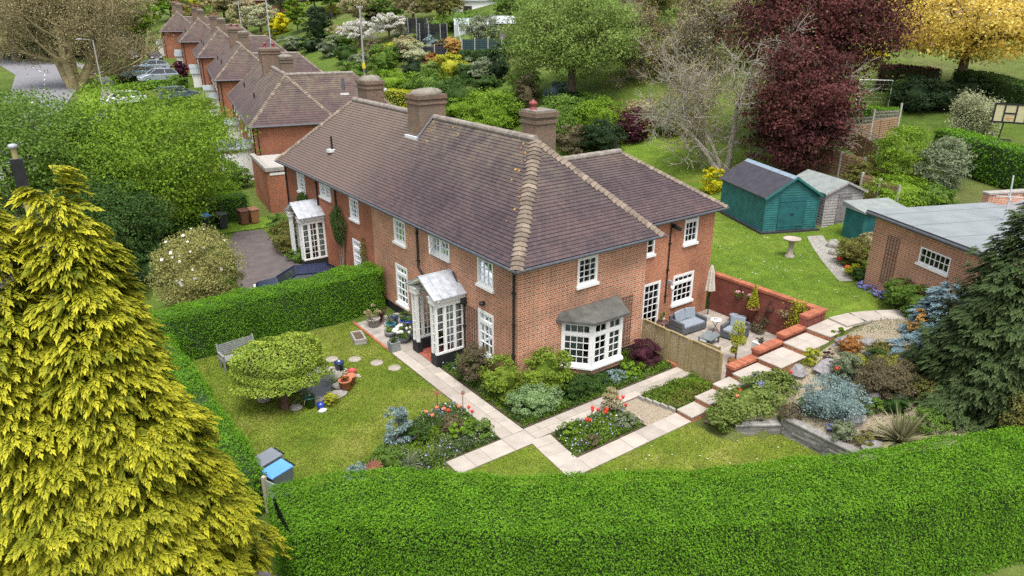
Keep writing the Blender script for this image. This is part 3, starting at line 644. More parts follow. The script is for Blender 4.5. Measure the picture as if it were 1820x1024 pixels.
def window(par, T, a0, a1, z0, z1, cols=3, rows=4, transom=None, mull=(), curtain=1, sill=True, fw=.075, name='window', label=None, trows=1, head=.1, vent=None, seed=0):
    rg = random.Random(seed); b = MB(T); y0, y1 = -.09, .022
    b.box(a0, a0+fw, y0, y1, z0, z1); b.box(a1-fw, a1, y0, y1, z0, z1); b.box(a0+fw, a1-fw, y0, y1-.002, z1-head, z1); b.box(a0+fw, a1-fw, y0, y1-.002, z0, z0+fw)
    lit = [a0+fw]+[m for m in mull for _ in (0, 1)]+[a1-fw]
    for m in mull: b.box(m-.04, m+.04, y0, y1-.004, z0+fw, z1-head)
    zt = None
    if transom: zt = z0+(z1-z0)*transom; b.box(a0+fw, a1-fw, y0, y1-.006, zt-.045, zt+.045)
    edges = [a0+fw]+list(mull)+[a1-fw]; nl = len(edges)-1; pc = max(1, cols//nl)
    for i in range(nl):
        l = edges[i]+(.04 if i else 0); r = edges[i+1]-(.04 if i < nl-1 else 0)
        for (p, q, n) in ([(z0+fw, zt-.045, rows), (zt+.045, z1-head, trows)] if zt else [(z0+fw, z1-head, rows)]):
            if nl > 1 or zt: # casement stiles
                b.box(l, l+.035, y0+.01, y1-.008, p, q); b.box(r-.035, r, y0+.01, y1-.008, p, q); b.box(l+.035, r-.035, y0+.01, y1-.009, p, p+.035); b.box(l+.035, r-.035, y0+.01, y1-.009, q-.035, q)
            for k in range(1, pc): x = l+(r-l)*k/pc; b.box(x-.013, x+.013, -.05, -.01, p, q)
            for k in range(1, n): z = p+(q-p)*k/n; b.box(l, r, -.048, -.012, z-.013, z+.013)
    if sill: pass
    f = b.build(name, WHITE, par)
    if label: f['label'] = label
    MB(T).quad((a0+fw, -.04, z0+fw), (a1-fw, -.04, z0+fw), (a1-fw, -.04, z1-head), (a0+fw, -.04, z1-head)).build('pane', GL, f)
    if sill: MB(T).box(a0-.05, a1+.05, -.08, .1, z0-.1, z0-.001).build('sill', WHITE, f)
    c = MB(T); wdt = a1-a0
    if curtain == 1:
        for (l, r) in ((a0-.05, a0+wdt*rg.uniform(.2, .34)), (a1-wdt*rg.uniform(.2, .34), a1+.05)):
            k = 10
            for i in range(k):
                x, x2 = l+(r-l)*i/k, l+(r-l)*(i+1)/k; d, d2 = -.2-.03*(i % 2), -.2-.03*((i+1) % 2); c.quad((x, d, z0-.1), (x2, d2, z0-.1), (x2, d2, z1), (x, d, z1))
        c.build('curtain', CURT, f)
    elif curtain == 2:
        zz = z0+(z1-z0)*rg.uniform(.0, .35); c.quad((a0-.05, -.18, zz), (a1+.05, -.18, zz), (a1+.05, -.18, z1), (a0-.05, -.18, z1)); c.build('blind', CURT, f)
    return f
def tiled(b, A, B, C, D, gauge=.17, lift=.03):
    A, B, C, D = map(Vector, (A, B, C, D)); n = (B-A).cross(((C+D)/2-(A+B)/2)).normalized(); k = max(2, int(((C+D)/2-(A+B)/2).length/gauge))
    for i in range(k):
        t0, t1 = i/k, (i+1)/k; l0, r0, l1, r1 = A.lerp(D, t0), B.lerp(C, t0), A.lerp(D, t1), B.lerp(C, t1)
        b.quad(*[tuple(p) for p in (l0+n*lift, r0+n*lift, r1+n*.004, l1+n*.004)]); b.quad(*[tuple(p) for p in (l0-n*.01, r0-n*.01, r0+n*lift, l0+n*lift)])
def hiptube(b, A, B, r=.15, step=.2, saw=.3, n=8):
    A, B = Vector(A), Vector(B); k = max(2, int((B-A).length/step)); P = []; R = []
    for i in range(k): P += [A.lerp(B, i/k), A.lerp(B, (i+.97)/k)]; R += [r*(1+saw), r*(1-saw*.35)]
    b.tube(P, R, n, False)
def bonnets(b, A, B, n1, n2, wd=.24, step=.2):
    """bonnet hip tiles: shallow saddles lapping up the hip, their lower edges standing proud"""
    A, B, n1, n2 = Vector(A), Vector(B), Vector(n1).normalized(), Vector(n2).normalized(); d = (B-A).normalized(); up = (n1+n2).normalized(); k = max(2, int((B-A).length/step))
    w1 = d.cross(n1); w2 = d.cross(n2); w1 = w1 if w1.dot(n2) < 0 else -w1; w2 = w2 if w2.dot(n1) < 0 else -w2; rg = random.Random(k)
    for i in range(k):
        lo, hi = A.lerp(B, i/k), A.lerp(B, min(1, (i+1.25)/k)); s = wd*rg.uniform(.88, 1.12); l = [lo+w1*s+n1*.045+d*.05, lo+w1*s*.5+n1*.075, lo+up*.085-d*.03, lo+w2*s*.5+n2*.075, lo+w2*s+n2*.045+d*.05]; h = [hi+w1*s*.6+n1*.03, hi+w1*s*.3+n1*.03, hi+up*.035, hi+w2*s*.3+n2*.03, hi+w2*s*.6+n2*.03]; f = [lo+w1*s+d*.06, lo+w1*s*.5, lo, lo+w2*s*.5, lo+w2*s+d*.06]
        b.add([tuple(p) for p in l+h+f], [(0, 1, 6, 5), (1, 2, 7, 6), (2, 3, 8, 7), (3, 4, 9, 8), (10, 11, 1, 0), (11, 12, 2, 1), (12, 13, 3, 2), (13, 14, 4, 3)])
def hip_roof(par, x0, x1, y0, y1, ze, zr, axis, tile, gauge=.17, hipmat=HIPT, name='roof', hips=(1, 1), hr=.2, soffit=True):
    b = MB(); cx, cy = (x0+x1)/2, (y0+y1)/2
    if axis == 'y':
        h = (x1-x0)/2; R0, R1 = (cx, y0+(h if hips[0] else 0), zr), (cx, y1-(h if hips[1] else 0), zr); a, c, d, e = (x0, y0, ze), (x1, y0, ze), (x1, y1, ze), (x0, y1, ze)
        tiled(b, e, a, R0, R1, gauge); tiled(b, c, d, R1, R0, gauge)
        if hips[0]: tiled(b, a, c, R0, R0, gauge)
        if hips[1]: tiled(b, d, e, R1, R1, gauge)
        H_ = ([(a, R0), (c, R0)] if hips[0] else [])+([(d, R1), (e, R1)] if hips[1] else [])
    else:
        h = (y1-y0)/2; R0, R1 = (x0+(h if hips[0] else 0), cy, zr), (x1-(h if hips[1] else 0), cy, zr); a, c, d, e = (x0, y0, ze), (x1, y0, ze), (x1, y1, ze), (x0, y1, ze)
        tiled(b, a, c, R1, R0, gauge); tiled(b, d, e, R0, R1, gauge)
        if hips[0]: tiled(b, e, a, R0, R0, gauge)
        if hips[1]: tiled(b, c, d, R1, R1, gauge)
        H_ = ([(a, R0), (e, R0)] if hips[0] else [])+([(c, R1), (d, R1)] if hips[1] else [])
    if soffit: b.mat = 1; b.box(x0+.02, x1-.02, y0+.02, y1-.02, ze-.12, ze-.015)
    r = b.build(name, [tile, PIPE], par); hb = MB()
    sl_ = (zr-ze)/h
    for p, q in H_: sx, sy = (-1 if p[0] < cx else 1), (-1 if p[1] < cy else 1); bonnets(hb, p, q, (sx*sl_, 0, 1), (0, sy*sl_, 1), hr); hb.build('hip_tiles', hipmat, r); hb = MB()
    rb = MB(); hiptube(rb, Vector(R0), Vector(R1), .14, .45, .08, 10); rb.build('ridge_tiles', RIDGE, r)
    return r
def gutter(par, pts, r=.065):
    b = MB(); 
    for p, q in zip(pts[:-1], pts[1:]): b.tube([p, q], r, 8)
    return b.build('gutter', GUT, par)
def chimney(par, cx, cy, lx, ly, z0, z1, pot=None, cap=True, seed=0, name='chimney', mat=None, round_=False):
    b = MB(); b.box(cx-lx/2, cx+lx/2, cy-ly/2, cy+ly/2, z0, z1-.42)
    for k, (g, za, zb) in enumerate([(.05, z1-.42, z1-.3), (.0, z1-.3, z1-.18), (.07, z1-.18, z1)]): b.box(cx-lx/2-g, cx+lx/2+g, cy-ly/2-g, cy+ly/2+g, za+.001, zb)
    c = b.build(name, mat or BR_C, par)
    f = MB()
    if round_: f.blob((cx, cy, z1+.02), (lx*.58, ly*.58, .24), seed, .12, 16)
    else: f.prism([(cx-lx/2, cy-ly/2), (cx+lx/2, cy-ly/2), (cx+lx/2, cy+ly/2), (cx-lx/2, cy+ly/2)], z1+.001, z1+.07)
    f.build('flaunching', M('lichened mortar', (.2, .18, .15), .95, .35, 4, .8), c)
    if pot:
        for dx, dy, hgt in pot:
            p = MB(); p.lathe([(.15, z1), (.15, z1+.12), (.125, z1+.14), (.125, z1+hgt-.12), (.17, z1+hgt-.1), (.17, z1+hgt-.03), (.06, z1+hgt+.05), (.0, z1+hgt+.1)], (cx+dx, cy+dy, 0), 14); p.build('chimney_pot', M('dark red pot', (.22, .055, .05), .6, .15, 5), c)
    return c
# ------------------------------------------------------------------ the pair of houses
HOUSE = thing('semi_detached_house', 'orange brick semi-detached pair with purple tiled hipped roof and white porches behind the front lawn', 'house')
L = 22.9; W1 = 6.3; ZW = 5.02
TF = wallT((0, 0), (0, 1), (-1, 0)); TR = wallT((0, 0), (1, 0), (0, -1)); TX = wallT((W1, 1.15), (1, 0), (0, -1))
TX2 = wallT((11.8, 1.15), (0, 1), (1, 0))
NP = 18.4-4.45   # neighbour's porch offset
FW = [(8.13, 9.2, 3.55, 4.95, 3, 3, .74, (), 2), (4.48, 5.9, 3.93, 4.95, 4, 3, None, (5.19,), 1), (1.49, 2.5, 3.6, 4.95, 3, 4, None, (), 1), (8.15, 9.25, .62, 2.5, 3, 4, .76, (), 1), (1.49, 2.5, .78, 2.58, 3, 3, .74, (), 2)]
FN = [(12.85, 13.87, 3.55, 4.95, 3, 4, .74, (), 1), (16.2, 17.65, 3.93, 4.95, 4, 3, .66, (16.92,), 1), (19.85, 21.0, 3.55, 4.95, 3, 4, .74, (), 1), (12.9, 13.87, .7, 2.5, 3, 4, .74, (), 1), (20, 21, .7, 2.5, 3, 4, .74, (), 1)]
dz = (3.95, 4.95, .12, 2.15); dzn = (3.95+NP, 4.95+NP, .12, 2.15)
RW = [(2.69, 3.68, 3.6, 4.95, 3, 4, .78, (), 1)]
XW = [(.9, 1.68, 3.55, 4.95, 2, 4, None, (), 0), (3.5, 4.38, 3.6, 4.97, 3, 3, .74, (), 0), (3.07, 4.42, .85, 2.22, 4, 3, .72, (), 0)]
xd = (1.2, 2.25, .06, 2.22)
b = MB(); panel(b, TF, 11.42, 0, ZW, [w_[:4] for w_ in FW]+[dz])
panel(b, TR, W1, 0, ZW, [w_[:4] for w_ in RW]+[(2.5, 4.35, .6, 2.4)]); panel(b, wallT((W1, L), (0, -1), (1, 0)), L, 0, ZW, [])
b.build('wall', BR_A, HOUSE)
b = MB(); panel(b, wallT((0, 11.42), (0, 1), (-1, 0)), L-11.42, 0, ZW, [(w_[0]-11.42, w_[1]-11.42, *w_[2:4]) for w_ in FN]+[(dzn[0]-11.42, dzn[1]-11.42, *dzn[2:])])
panel(b, wallT((W1, L), (-1, 0), (0, 1)), W1, 0, ZW, []); b.build('wall', BR_N, HOUSE)
b = MB(); panel(b, TX, 5.5, 0, ZW, [w_[:4] for w_ in XW]+[xd]); panel(b, TX2, 6.2, 0, ZW, []); panel(b, wallT((11.8, 7.35), (-1, 0), (0, 1)), 5.5, 0, ZW, [])
b.build('wall', BR_B, HOUSE)['label'] = 'newer orange brick wall of the rear wing'
b = MB(TF); b.box(-.012, 3.6, -.001, .014, -.02, .36); b.box(5.3, 11.4, -.001, .014, -.02, .36); b.T = TR; b.box(-.014, W1, -.001, .014, -.02, .36); b.build('plinth', BLACKP, HOUSE)
b = MB(); b.box(.15, 6.1, .15, L-.15, 2.72, 2.78); b.box(.15, 6.1, .15, L-.15, -.02, .02); b.box(3.0, 3.06, .15, L-.15, 0, 5); b.box(.15, 6.1, 6.6, 6.66, 0, 5); b.box(.15, 6.1, 11.4, 11.46, 0, 5); b.box(6.35, 11.7, 4.5, 4.56, 0, 5); b.box(6.35, 11.7, 1.3, 7.2, 2.5, 2.56); b.box(6.35, 11.7, 1.3, 7.2, 0.0, .03)
b.build('floors_and_partitions', DARKIN, HOUSE)
for k, w_ in enumerate(FW+FN):
    window(HOUSE, TF, *w_[:4], cols=w_[4], rows=w_[5], transom=w_[6], mull=w_[7], curtain=w_[8], seed=k, label={1: 'white two-light window with one casement ajar', 6: 'white window with its top lights tipped open'}.get(k))
for k, w_ in enumerate(RW): window(HOUSE, TR, *w_[:4], cols=3, rows=4, transom=w_[6], curtain=1, seed=20+k)
for k, w_ in enumerate(XW): window(HOUSE, TX, *w_[:4], cols=w_[4], rows=w_[5], transom=w_[6], curtain=w_[8], seed=30+k)
# casement standing ajar, tipped top lights
d = bpy.data.objects
def casement(par, T, hinge, wid, z0, z1, ang, horizontal=False, cols=2, rows=3):
    b = MB(T @ Matrix.Translation((hinge, .03, 0)) @ Matrix.Rotation(ang, 4, 'Z')) if not horizontal else MB(T @ Matrix.Translation((hinge, .03, z1)) @ Matrix.Rotation(ang, 4, 'X') @ Matrix.Translation((0, 0, -z1)))
    b.box(0, .05, -.02, .02, z0, z1); b.box(wid-.05, wid, -.02, .02, z0, z1); b.box(.05, wid-.05, -.02, .019, z0, z0+.05); b.box(.05, wid-.05, -.02, .019, z1-.05, z1)
    for i in range(1, cols): b.box(wid*i/cols-.012, wid*i/cols+.012, -.015, .015, z0, z1)
    for i in range(1, rows): z = z0+(z1-z0)*i/rows; b.box(.05, wid-.05, -.014, .014, z-.012, z+.012)
    return b.build('casement', WHITE, par)
wins = [o for o in HOUSE.children if o.name.startswith('window')]
casement(wins[1], TF, 5.84, -.58, 4.02, 4.84, math.radians(-38))
casement(wins[6], TF, 16.28, .6, 4.66, 4.86, math.radians(35), True, 3, 1); casement(wins[6], TF, 16.97, .6, 4.66, 4.86, math.radians(35), True, 3, 1)
# garden door of the wing
b = MB(TX); a0, a1, z0, z1 = xd; b.box(a0, a0+.11, -.09, .02, z0, z1); b.box(a1-.11, a1, -.09, .02, z0, z1); b.box(a0+.11, a1-.11, -.09, .018, z1-.11, z1); b.box(a0+.11, a1-.11, -.09, .018, z0, z0+.16)
for i in range(1, 3): x = a0+.11+(a1-a0-.22)*i/3; b.box(x-.014, x+.014, -.05, -.01, z0, z1)
for i in range(1, 6): z = z0+.16+(z1-z0-.27)*i/6; b.box(a0+.11, a1-.11, -.048, -.012, z-.014, z+.014)
dr = b.build('door', WHITE, HOUSE); dr['label'] = 'white glazed garden door'; MB(TX).quad((a0+.1, -.04, z0+.1), (a1-.1, -.04, z0+.1), (a1-.1, -.04, z1-.1), (a0+.1, -.04, z1-.1)).build('pane', GL, dr)
MB(TX).tube([(a1-.14, .05, 1.0), (a1-.14, .05, 1.14)], .012, 6).build('handle', PIPE, dr)
# front doors and porches
def porch(y0, y1, label):
    yc = (y0+y1)/2; x0 = -1.32; bases = []
    for (p, q, s, e) in ((y0-.02, y0+.42, y0-.02, y0+.22), (y1-.42, y1+.02, y1-.22, y1+.02)): base = MB(); base.box(x0+.2001, -.002, s, e, -.02, .52); base.box(x0-.02, x0+.2, p, q, -.02, .521); bases.append(base)
    b = MB(); 
    for ys in (y0+.06, y1-.06):
        for x in (x0+.06, x0+.45, -.45, -.06): b.box(x-.05, x+.05, ys-.05, ys+.05, .52, 2.62)
        b.box(x0, 0, ys-.06, ys+.06, .521, .6); b.box(x0, 0, ys-.06, ys+.06, 2.5, 2.72)
        for i in range(1, 6): z = .6+1.9*i/6; b.box(x0+.1, -.1, ys-.014, ys+.014, z-.014, z+.014)
        for i in range(1, 4): x = x0+.1+(1.12)*i/4; b.box(x-.013, x+.013, ys-.013, ys+.013, .6, 2.5)
    for ys in (y0+.34, y1-.34): b.box(x0+.0, x0+.12, ys-.06, ys+.06, .52, 2.62)
    for (p_, q_) in ((y0+.11, y0+.28), (y1-.28, y1-.11)):
        for i in range(1, 5): z = .55+2.05*i/5; b.box(x0+.04, x0+.075, p_, q_, z-.012, z+.012)
    for (p_, q_) in ((y0-.03, y0+.44), (y1-.44, y1+.03)): b.box(x0-.05, x0+.16, p_, q_, 2.62, 2.84); b.box(x0-.08, x0+.2, p_-.03, q_+.03, 2.841, 2.9)
    for ys in (y0+.0, y1-.0): b.box(x0+.16, 0, ys-.09, ys+.09, 2.72, 2.86)
    # raking cornice of the open pediment
    za, zb = 2.92, 3.5
    for s, e in ((y0-.18, yc), (y1+.18, yc)): b.bar((x0-.06, s, za-.02), (x0-.06, e, zb-.02), .1, .11); b.bar((x0+.06, s, za-.1), (x0+.06, e, zb-.1), .1, .06)
    o = b.build('porch', WHITE, HOUSE); o['label'] = label
    for base in bases: base.build('porch_base', BLACKP, o)
    r = MB()
    for s in (-1, 1):
        ye = y0-.2 if s < 0 else y1+.2
        for k in range(4):
            xa, xb = x0-.14+(1.46)*k/4, x0-.14+1.46*(k+1)/4
            q = [(xa, ye, za), (xb, ye, za), (xb, yc, zb+.06), (xa, yc, zb+.06)]; q = q if s < 0 else q[::-1]; r.quad(*q); r.quad(*[(x, y, z-.03) for x, y, z in q[::-1]])
            if k: r.bar((xa, ye, za+.015), (xa, yc, zb+.075), .035, .03)
        r.quad((x0-.14, ye, za-.03), (x0-.14, yc, zb+.03), (x0-.14, yc, zb+.06), (x0-.14, ye, za))
    r.tube([(x0-.14, yc, zb+.05), (0, yc, zb+.05)], .035, 8); r.build('porch_roof', LEAD, o)
    for ys in (y0+.06, y1-.06): MB().quad((x0+.05, ys, .58), (-.05, ys, .58), (-.05, ys, 2.52), (x0+.05, ys, 2.52)).build('pane', GL, o)
porch(3.5, 5.4, 'white glazed porch with lead roof on black plinth'); porch(3.5+NP, 5.4+NP, 'white open porch with grey roof among climbers')
for dd in (dz, dzn):
    b = MB(TF); a0, a1, z0, z1 = dd; b.box(a0-.0, a0+.09, -.1, .0, z0, z1); b.box(a1-.09, a1, -.1, .0, z0, z1); b.box(a0+.09, a1-.09, -.1, .0, z1-.09, z1); b.box(a0+.09, a1-.09, -.09, -.05, z0, z1-.09)
    for (p, q) in ((.2, .85), (1.0, 1.9)):
        for xx in (a0+.18, a0+.55): b.box(xx, xx+.27, -.05, -.035, z0+p-.02, z0+q-.02)
    dr = b.build('door', WHITE, HOUSE); MB(TF).tube([(a0+.2, -.02, 1.05), (a0+.2, .0, 1.15)], .03, 8).build('handle', M('brass', (.5, .35, .12), .3, .1, 5, 0, 1), dr)
    MB(TF).lathe([(0, 0), (.07, 0), (.05, .1), (0, .1)], ((a0+a1)/2, -.03, 1.45), 10).build('knocker', PIPE, dr)
# bay window on the garden side: splayed left light, front of two casements
D = .88; xa, xb, xc, xd_ = 2.02, 2.78, 4.28, 4.75; z0, z1 = .62, 2.42
pl = [(xa, 0), (xb, -D), (xc, -D), (xd_, 0)]; b = MB()
b.prism([(x, y-.001) for x, y in [(xa, .0), (xb, -D), (xc, -D), (xd_, .0)]], .3, z0-.08); bay = b.build('bay_window', BR_A, HOUSE); bay['label'] = 'white bay window with grey flat roof'
MB().prism([(xa-.01, -.001), (xb-.005, -D-.012), (xc+.005, -D-.012), (xd_+.01, -.001)], -.02, .3).build('plinth', BLACKP, bay)
sl_ = MB().prism([(xa-.12, -.002), (xb-.06, -D-.1), (xc+.06, -D-.1), (xd_+.12, -.002)], z0-.08, z0).build('sill', WHITE, bay)
for k, (p, q, cols, mull) in enumerate([((xa, 0), (xb, -D), 4, 0), ((xb, -D), (xc, -D), 4, 1), ((xc, -D), (xd_, 0), 2, 0)]):
    v = Vector((q[0]-p[0], q[1]-p[1])); l = v.length; v /= l; T = wallT(p, (v.x, v.y), (v.y, -v.x))
    b = MB(T); f = .1; b.box(0, f, -.08, .02, z0, z1); b.box(l-f, l, -.08, .02, z0, z1); b.box(f, l-f, -.08, .018, z1-.1, z1); b.box(f, l-f, -.08, .018, z0, z0+.09); zt = z1-.5; b.box(f, l-f, -.08, .017, zt-.05, zt+.05)
    ed = [f, l/2, l-f] if mull else [f, l-f]
    if mull: b.box(l/2-.06, l/2+.06, -.08, .016, z0+.09, z1-.1)
    for i in range(len(ed)-1):
        s, e = ed[i]+(.06 if i else 0), ed[i+1]-(.06 if mull and i == 0 else 0); nc = cols//(len(ed)-1)
        for (u, w2, n) in ((z0+.09, zt-.05, 4), (zt+.05, z1-.1, 1)):
            b.box(s, s+.04, -.06, .008, u, w2); b.box(e-.04, e, -.06, .008, u, w2); b.box(s+.04, e-.04, -.06, .007, u, u+.04); b.box(s+.04, e-.04, -.06, .007, w2-.04, w2)
            for j in range(1, nc): x = s+(e-s)*j/nc; b.box(x-.013, x+.013, -.05, -.01, u, w2)
            for j in range(1, n): z = u+(w2-u)*j/n; b.box(s, e, -.048, -.012, z-.013, z+.013)
    b.build('window_light', WHITE, bay); MB(T).quad((f, -.04, z0+.08), (l-f, -.04, z0+.08), (l-f, -.04, z1-.08), (f, -.04, z1-.08)).build('pane', GL, bay)
c = MB()
for i in range(8): x = xa+.15+i*.06; c.quad((x, -.05-.03*(i % 2)-.06*i, z0), (x+.06, -.05-.03*((i+1) % 2)-.06*(i+1), z0), (x+.06, -.05-.03*((i+1) % 2)-.06*(i+1), z1), (x, -.05-.03*(i % 2)-.06*i, z1))
for i in range(8): x = xc-.5+i*.06; c.quad((x, -.72-.03*(i % 2), z0), (x+.06, -.72-.03*((i+1) % 2), z0), (x+.06, -.72-.03*((i+1) % 2), z1), (x, -.72-.03*(i % 2), z1))
c.build('curtain', CURT, bay)
b = MB(); o_ = [(xa-.3, -.0), (xb-.14, -D-.22), (xc+.14, -D-.22), (xd_+.3, -.0)]; b.prism(o_, z1, z1+.1); t_ = [(x, y, z1+.1) for x, y in o_]; r_ = [(xa-.1, -.005, z1+.36), (xd_+.1, -.005, z1+.36)]
b.quad(t_[1], t_[2], r_[1], r_[0]); b.quad(t_[0], t_[1], r_[0]); b.quad(t_[2], t_[3], r_[1]); b.build('bay_roof', M('mossy lead felt', (.085, .085, .075), .8, .35, 2.5, .4), bay)
# roofs
EZ = 4.98
mr = hip_roof(HOUSE, -.35, 6.75, -.35, L+.35, EZ, 8.5, 'y', TILE, gauge=.145, hr=.3)
hip_roof(HOUSE, 3.5, 12.15, .85, 7.65, EZ+.03, 7.3, 'x', TILE, gauge=.145, hips=(0, 1), hr=.22)
gutter(HOUSE, [(-.4, L+.35, EZ-.06), (-.4, -.4, EZ-.06), (6.85, -.4, EZ-.06)]); gutter(HOUSE, [(6.9, .8, EZ-.04), (12.2, .8, EZ-.04), (12.2, 7.65, EZ-.04)])
lb = MB(); rg = np.random.default_rng(5)
for (p0, p1, n, s) in (((3.0, 3.3, 8.5), (2.2, 2.6, 7.4), 26, .28), ((1.7, 1.9, 6.9), (1.2, 1.4, 6.4), 16, .25), ((3.15, 4.2, 8.5), (3.1, 9.5, 8.5), 14, .3), ((2.3, 10.2, 7.7), (2.9, 10.4, 8.2), 12, .18), ((3.0, 12.5, 8.4), (3.0, 19.3, 8.4), 7, .3), ((2.2, 20.7, 7.6), (1.6, 21.3, 6.9), 6, .25)):
    for _ in range(n):
        t = rg.random(); p = np.array(p0)*(1-t)+np.array(p1)*t+rg.normal(0, s, 3); x = min(p[0], 3.15); y = p[1]
        if y < 3.4 and y-(-.35) < x+.35: z = EZ+(y+.35)*.991; nv = Vector((0, -.7, .71))
        else: z = EZ+(x+.35)*.991; nv = Vector((-.7, 0, .71))
        r = rg.uniform(.015, .06); tx = nv.cross(Vector((.3, .9, .2))).normalized(); ty = nv.cross(tx); c0 = Vector((x, y, z))+nv*.034; a = [tuple(c0+tx*(r*math.cos(k*PI/3.5)*rg.uniform(.6, 1.3))+ty*(r*math.sin(k*PI/3.5)*rg.uniform(.6, 1.3))) for k in range(7)]; lb.quad(*a)
lb.build('lichen', LICH, mr)
chimney(HOUSE, 3.1, 11.35, 1.4, 1.1, 7.0, 9.5, round_=True, seed=3)
ch2 = chimney(HOUSE, 3.75, 3.75, .98, .95, 6.8, 9.45, pot=[(-.2, .1, .36)]); chimney(HOUSE, 3.9, 18.9, 1.0, 1.2, 6.8, 9.55, round_=True, seed=9)
MB().box(2.2, 2.36, 10.75, 11.95, 7.48, 7.66).build('flashing', ZINC, HOUSE); b = MB(); b.bar((2.2, 10.78, 7.6), (3.1, 10.78, 8.55), .08, .05); b.build('flashing', M('slate grey flashing', (.17, .19, .22), .5, .15, 5), HOUSE)
for (x, y, zt_) in ((.85, 17.6, 6.95), (9.6, 5.4, 7.7)):
    zz = EZ+(x+.35)*.99 if x < 3 else 6.4; v = MB().tube([(x, y, zz-.2), (x, y, zt_)], .06, 8).build('vent_pipe', PIPE, HOUSE)
    if x < 3: MB().box(x-.25, x+.12, y-.2, y+.2, zz-.02, zz+.12).build('flashing', ZINC, v)
def downpipe(pts, r=.045): 
    b = MB(); b.tube(pts, r, 8); 
    for p, q in zip(pts[:-1], pts[1:]):
        if abs(p[0]-q[0])+abs(p[1]-q[1]) < .05:
            z = min(p[2], q[2])+.3
            while z < max(p[2], q[2]): b.box(p[0]-.06, p[0]+.06, p[1]-.06, p[1]+.06, z, z+.05); z += 1.2
    b.build('downpipe', PIPE, HOUSE)
downpipe([(-.06, .18, 4.95), (-.06, .18, 0)]); downpipe([(-.06, 7.0, 4.95), (-.06, 7.0, 2.9), (-.08, 6.7, 2.75), (-.12, 5.9, 2.7)]); downpipe([(-.07, 4.2, 3.55), (-.07, 3.5, 2.85), (-.07, 3.42, 2.6), (-.07, 3.42, 0)], .035)
MB().box(-.18, -.01, 3.3, 3.55, 2.45, 2.7).build('hopper', PIPE, HOUSE)
downpipe([(-.06, 15.5, 4.95), (-.06, 15.5, 2.2)]); downpipe([(-.06, 18.0, 4.95), (-.06, 18.0, 3.0)]); downpipe([(-.06, 22.75, 4.95), (-.06, 22.75, 0)]); downpipe([(8.9, 1.1, 4.8), (8.9, 1.1, 1.1)], .03)
b = MB(); b.lathe([(.0, 0), (.09, 0), (.12, .1), (.0, .12)], (-.12, 2.1, 2.85), 12); b.box(-.06, 0, 2.05, 2.15, 2.85, 2.98); tag(b.build('wall_lamp', PIPE), 'black dome lamp on the front wall above the lower right window', 'lamp')
b = MB(); b.box(9.05, 9.15, .98, 1.15, 1.95, 2.1); b.tube([(9.1, 1.14, 2.02), (9.1, .95, 2.05), (9.1, .9, 1.95)], .02, 6); root = b.build('wall_lantern', M('lantern grey', (.3, .32, .35), .5, .1)); MB().lathe([(0, 0), (.07, 0), (.09, .22), (0, .22)], (9.1, .93, 1.68), 8).build('lamp_glass', WHITED, root); tag(root, 'white lantern on the wing wall beside the garden door', 'lantern')
b = MB(); b.box(9.0, 9.1, 1.0, 1.15, 4.5, 4.66); b.bar((9.05, 1.05, 4.55), (9.2, .8, 4.45), .16, .12); tag(b.build('floodlight', PIPE), 'black floodlight high on the rear wing wall', 'light')
def trellis(name_loc, u, N, W, Hh, z0, label, cell=.17, mat=None, w=.025):
    T = wallT((name_loc[0], name_loc[1], z0), u, N); b = MB(T)
    k = max(1, round(W/cell))
    for i in range(k+1): x = W*i/k; b.box(x-w/2, x+w/2, .012, .03, 0, Hh)
    k = max(1, round(Hh/cell))
    for i in range(k+1): z = Hh*i/k; b.box(0, W, .03, .046, z-w/2, z+w/2)
    return tag(b.build('trellis', mat or M('weathered lath', (.16, .11, .085), .9, .25, 5)), label, 'trellis')
trellis((0, 2.62), (0, 1), (-1, 0), .66, 2.15, .3, 'brown square trellis on the front wall right of the white porch', .15)
trellis((4.98, 0), (1, 0), (0, -1), .66, 2.2, .4, 'brown square trellis on the garden wall right of the bay window', .15)
# climbers by the neighbour's porch
def climber(label, y0, y1, z0, z1, leaf, seed, n=2600, th=.35, x=0.0, size=.075, name='climbing_plant'):
    rg = np.random.default_rng(seed); c = np.array([x-.05, (y0+y1)/2, 0]); d = rg.normal(size=(n, 3)); d = unit(d)*rg.uniform(.2, 1, (n, 1))**.4
    P = np.stack([-np.abs(d[:, 0])*th, d[:, 1]*(y1-y0)/2*(1+.2*np.sin(5*d[:, 2])), (z0+z1)/2+d[:, 2]*(z1-z0)/2], 1)
    V, F = leaves(rg, P, size, np.array([-.8, 0, .5]), .5); k = 8
    S = np.array([[(-.04, rg.uniform(-.2, .2), -.05), (-.06, rg.uniform(y0, y1)*.7-c[1]*.7, rg.uniform(z0, z1))] for _ in range(k)]); V, F = cat((V, F), segs(S, np.full(k, .025), np.full(k, .01), 4)); mi = np.r_[np.zeros(len(F)-k*4, int), np.ones(k*4, int)]
    return tag(npmesh(name, V, F, [LF[leaf], BARKG], None, mi, loc=tuple(c)), label, 'climber')
climber('dark green climber on the wall left of the grey porch', 19.1, 20.9, 2.2, 3.7, 'deep', 1); climber('dark green climber over the bare stems right of the grey porch', 14.3, 16.2, 1.7, 3.9, 'deep', 2)
climber('thin olive climber beside the lower window next door', 12.1, 12.8, .8, 3.0, 'olive', 3, 700, .2)
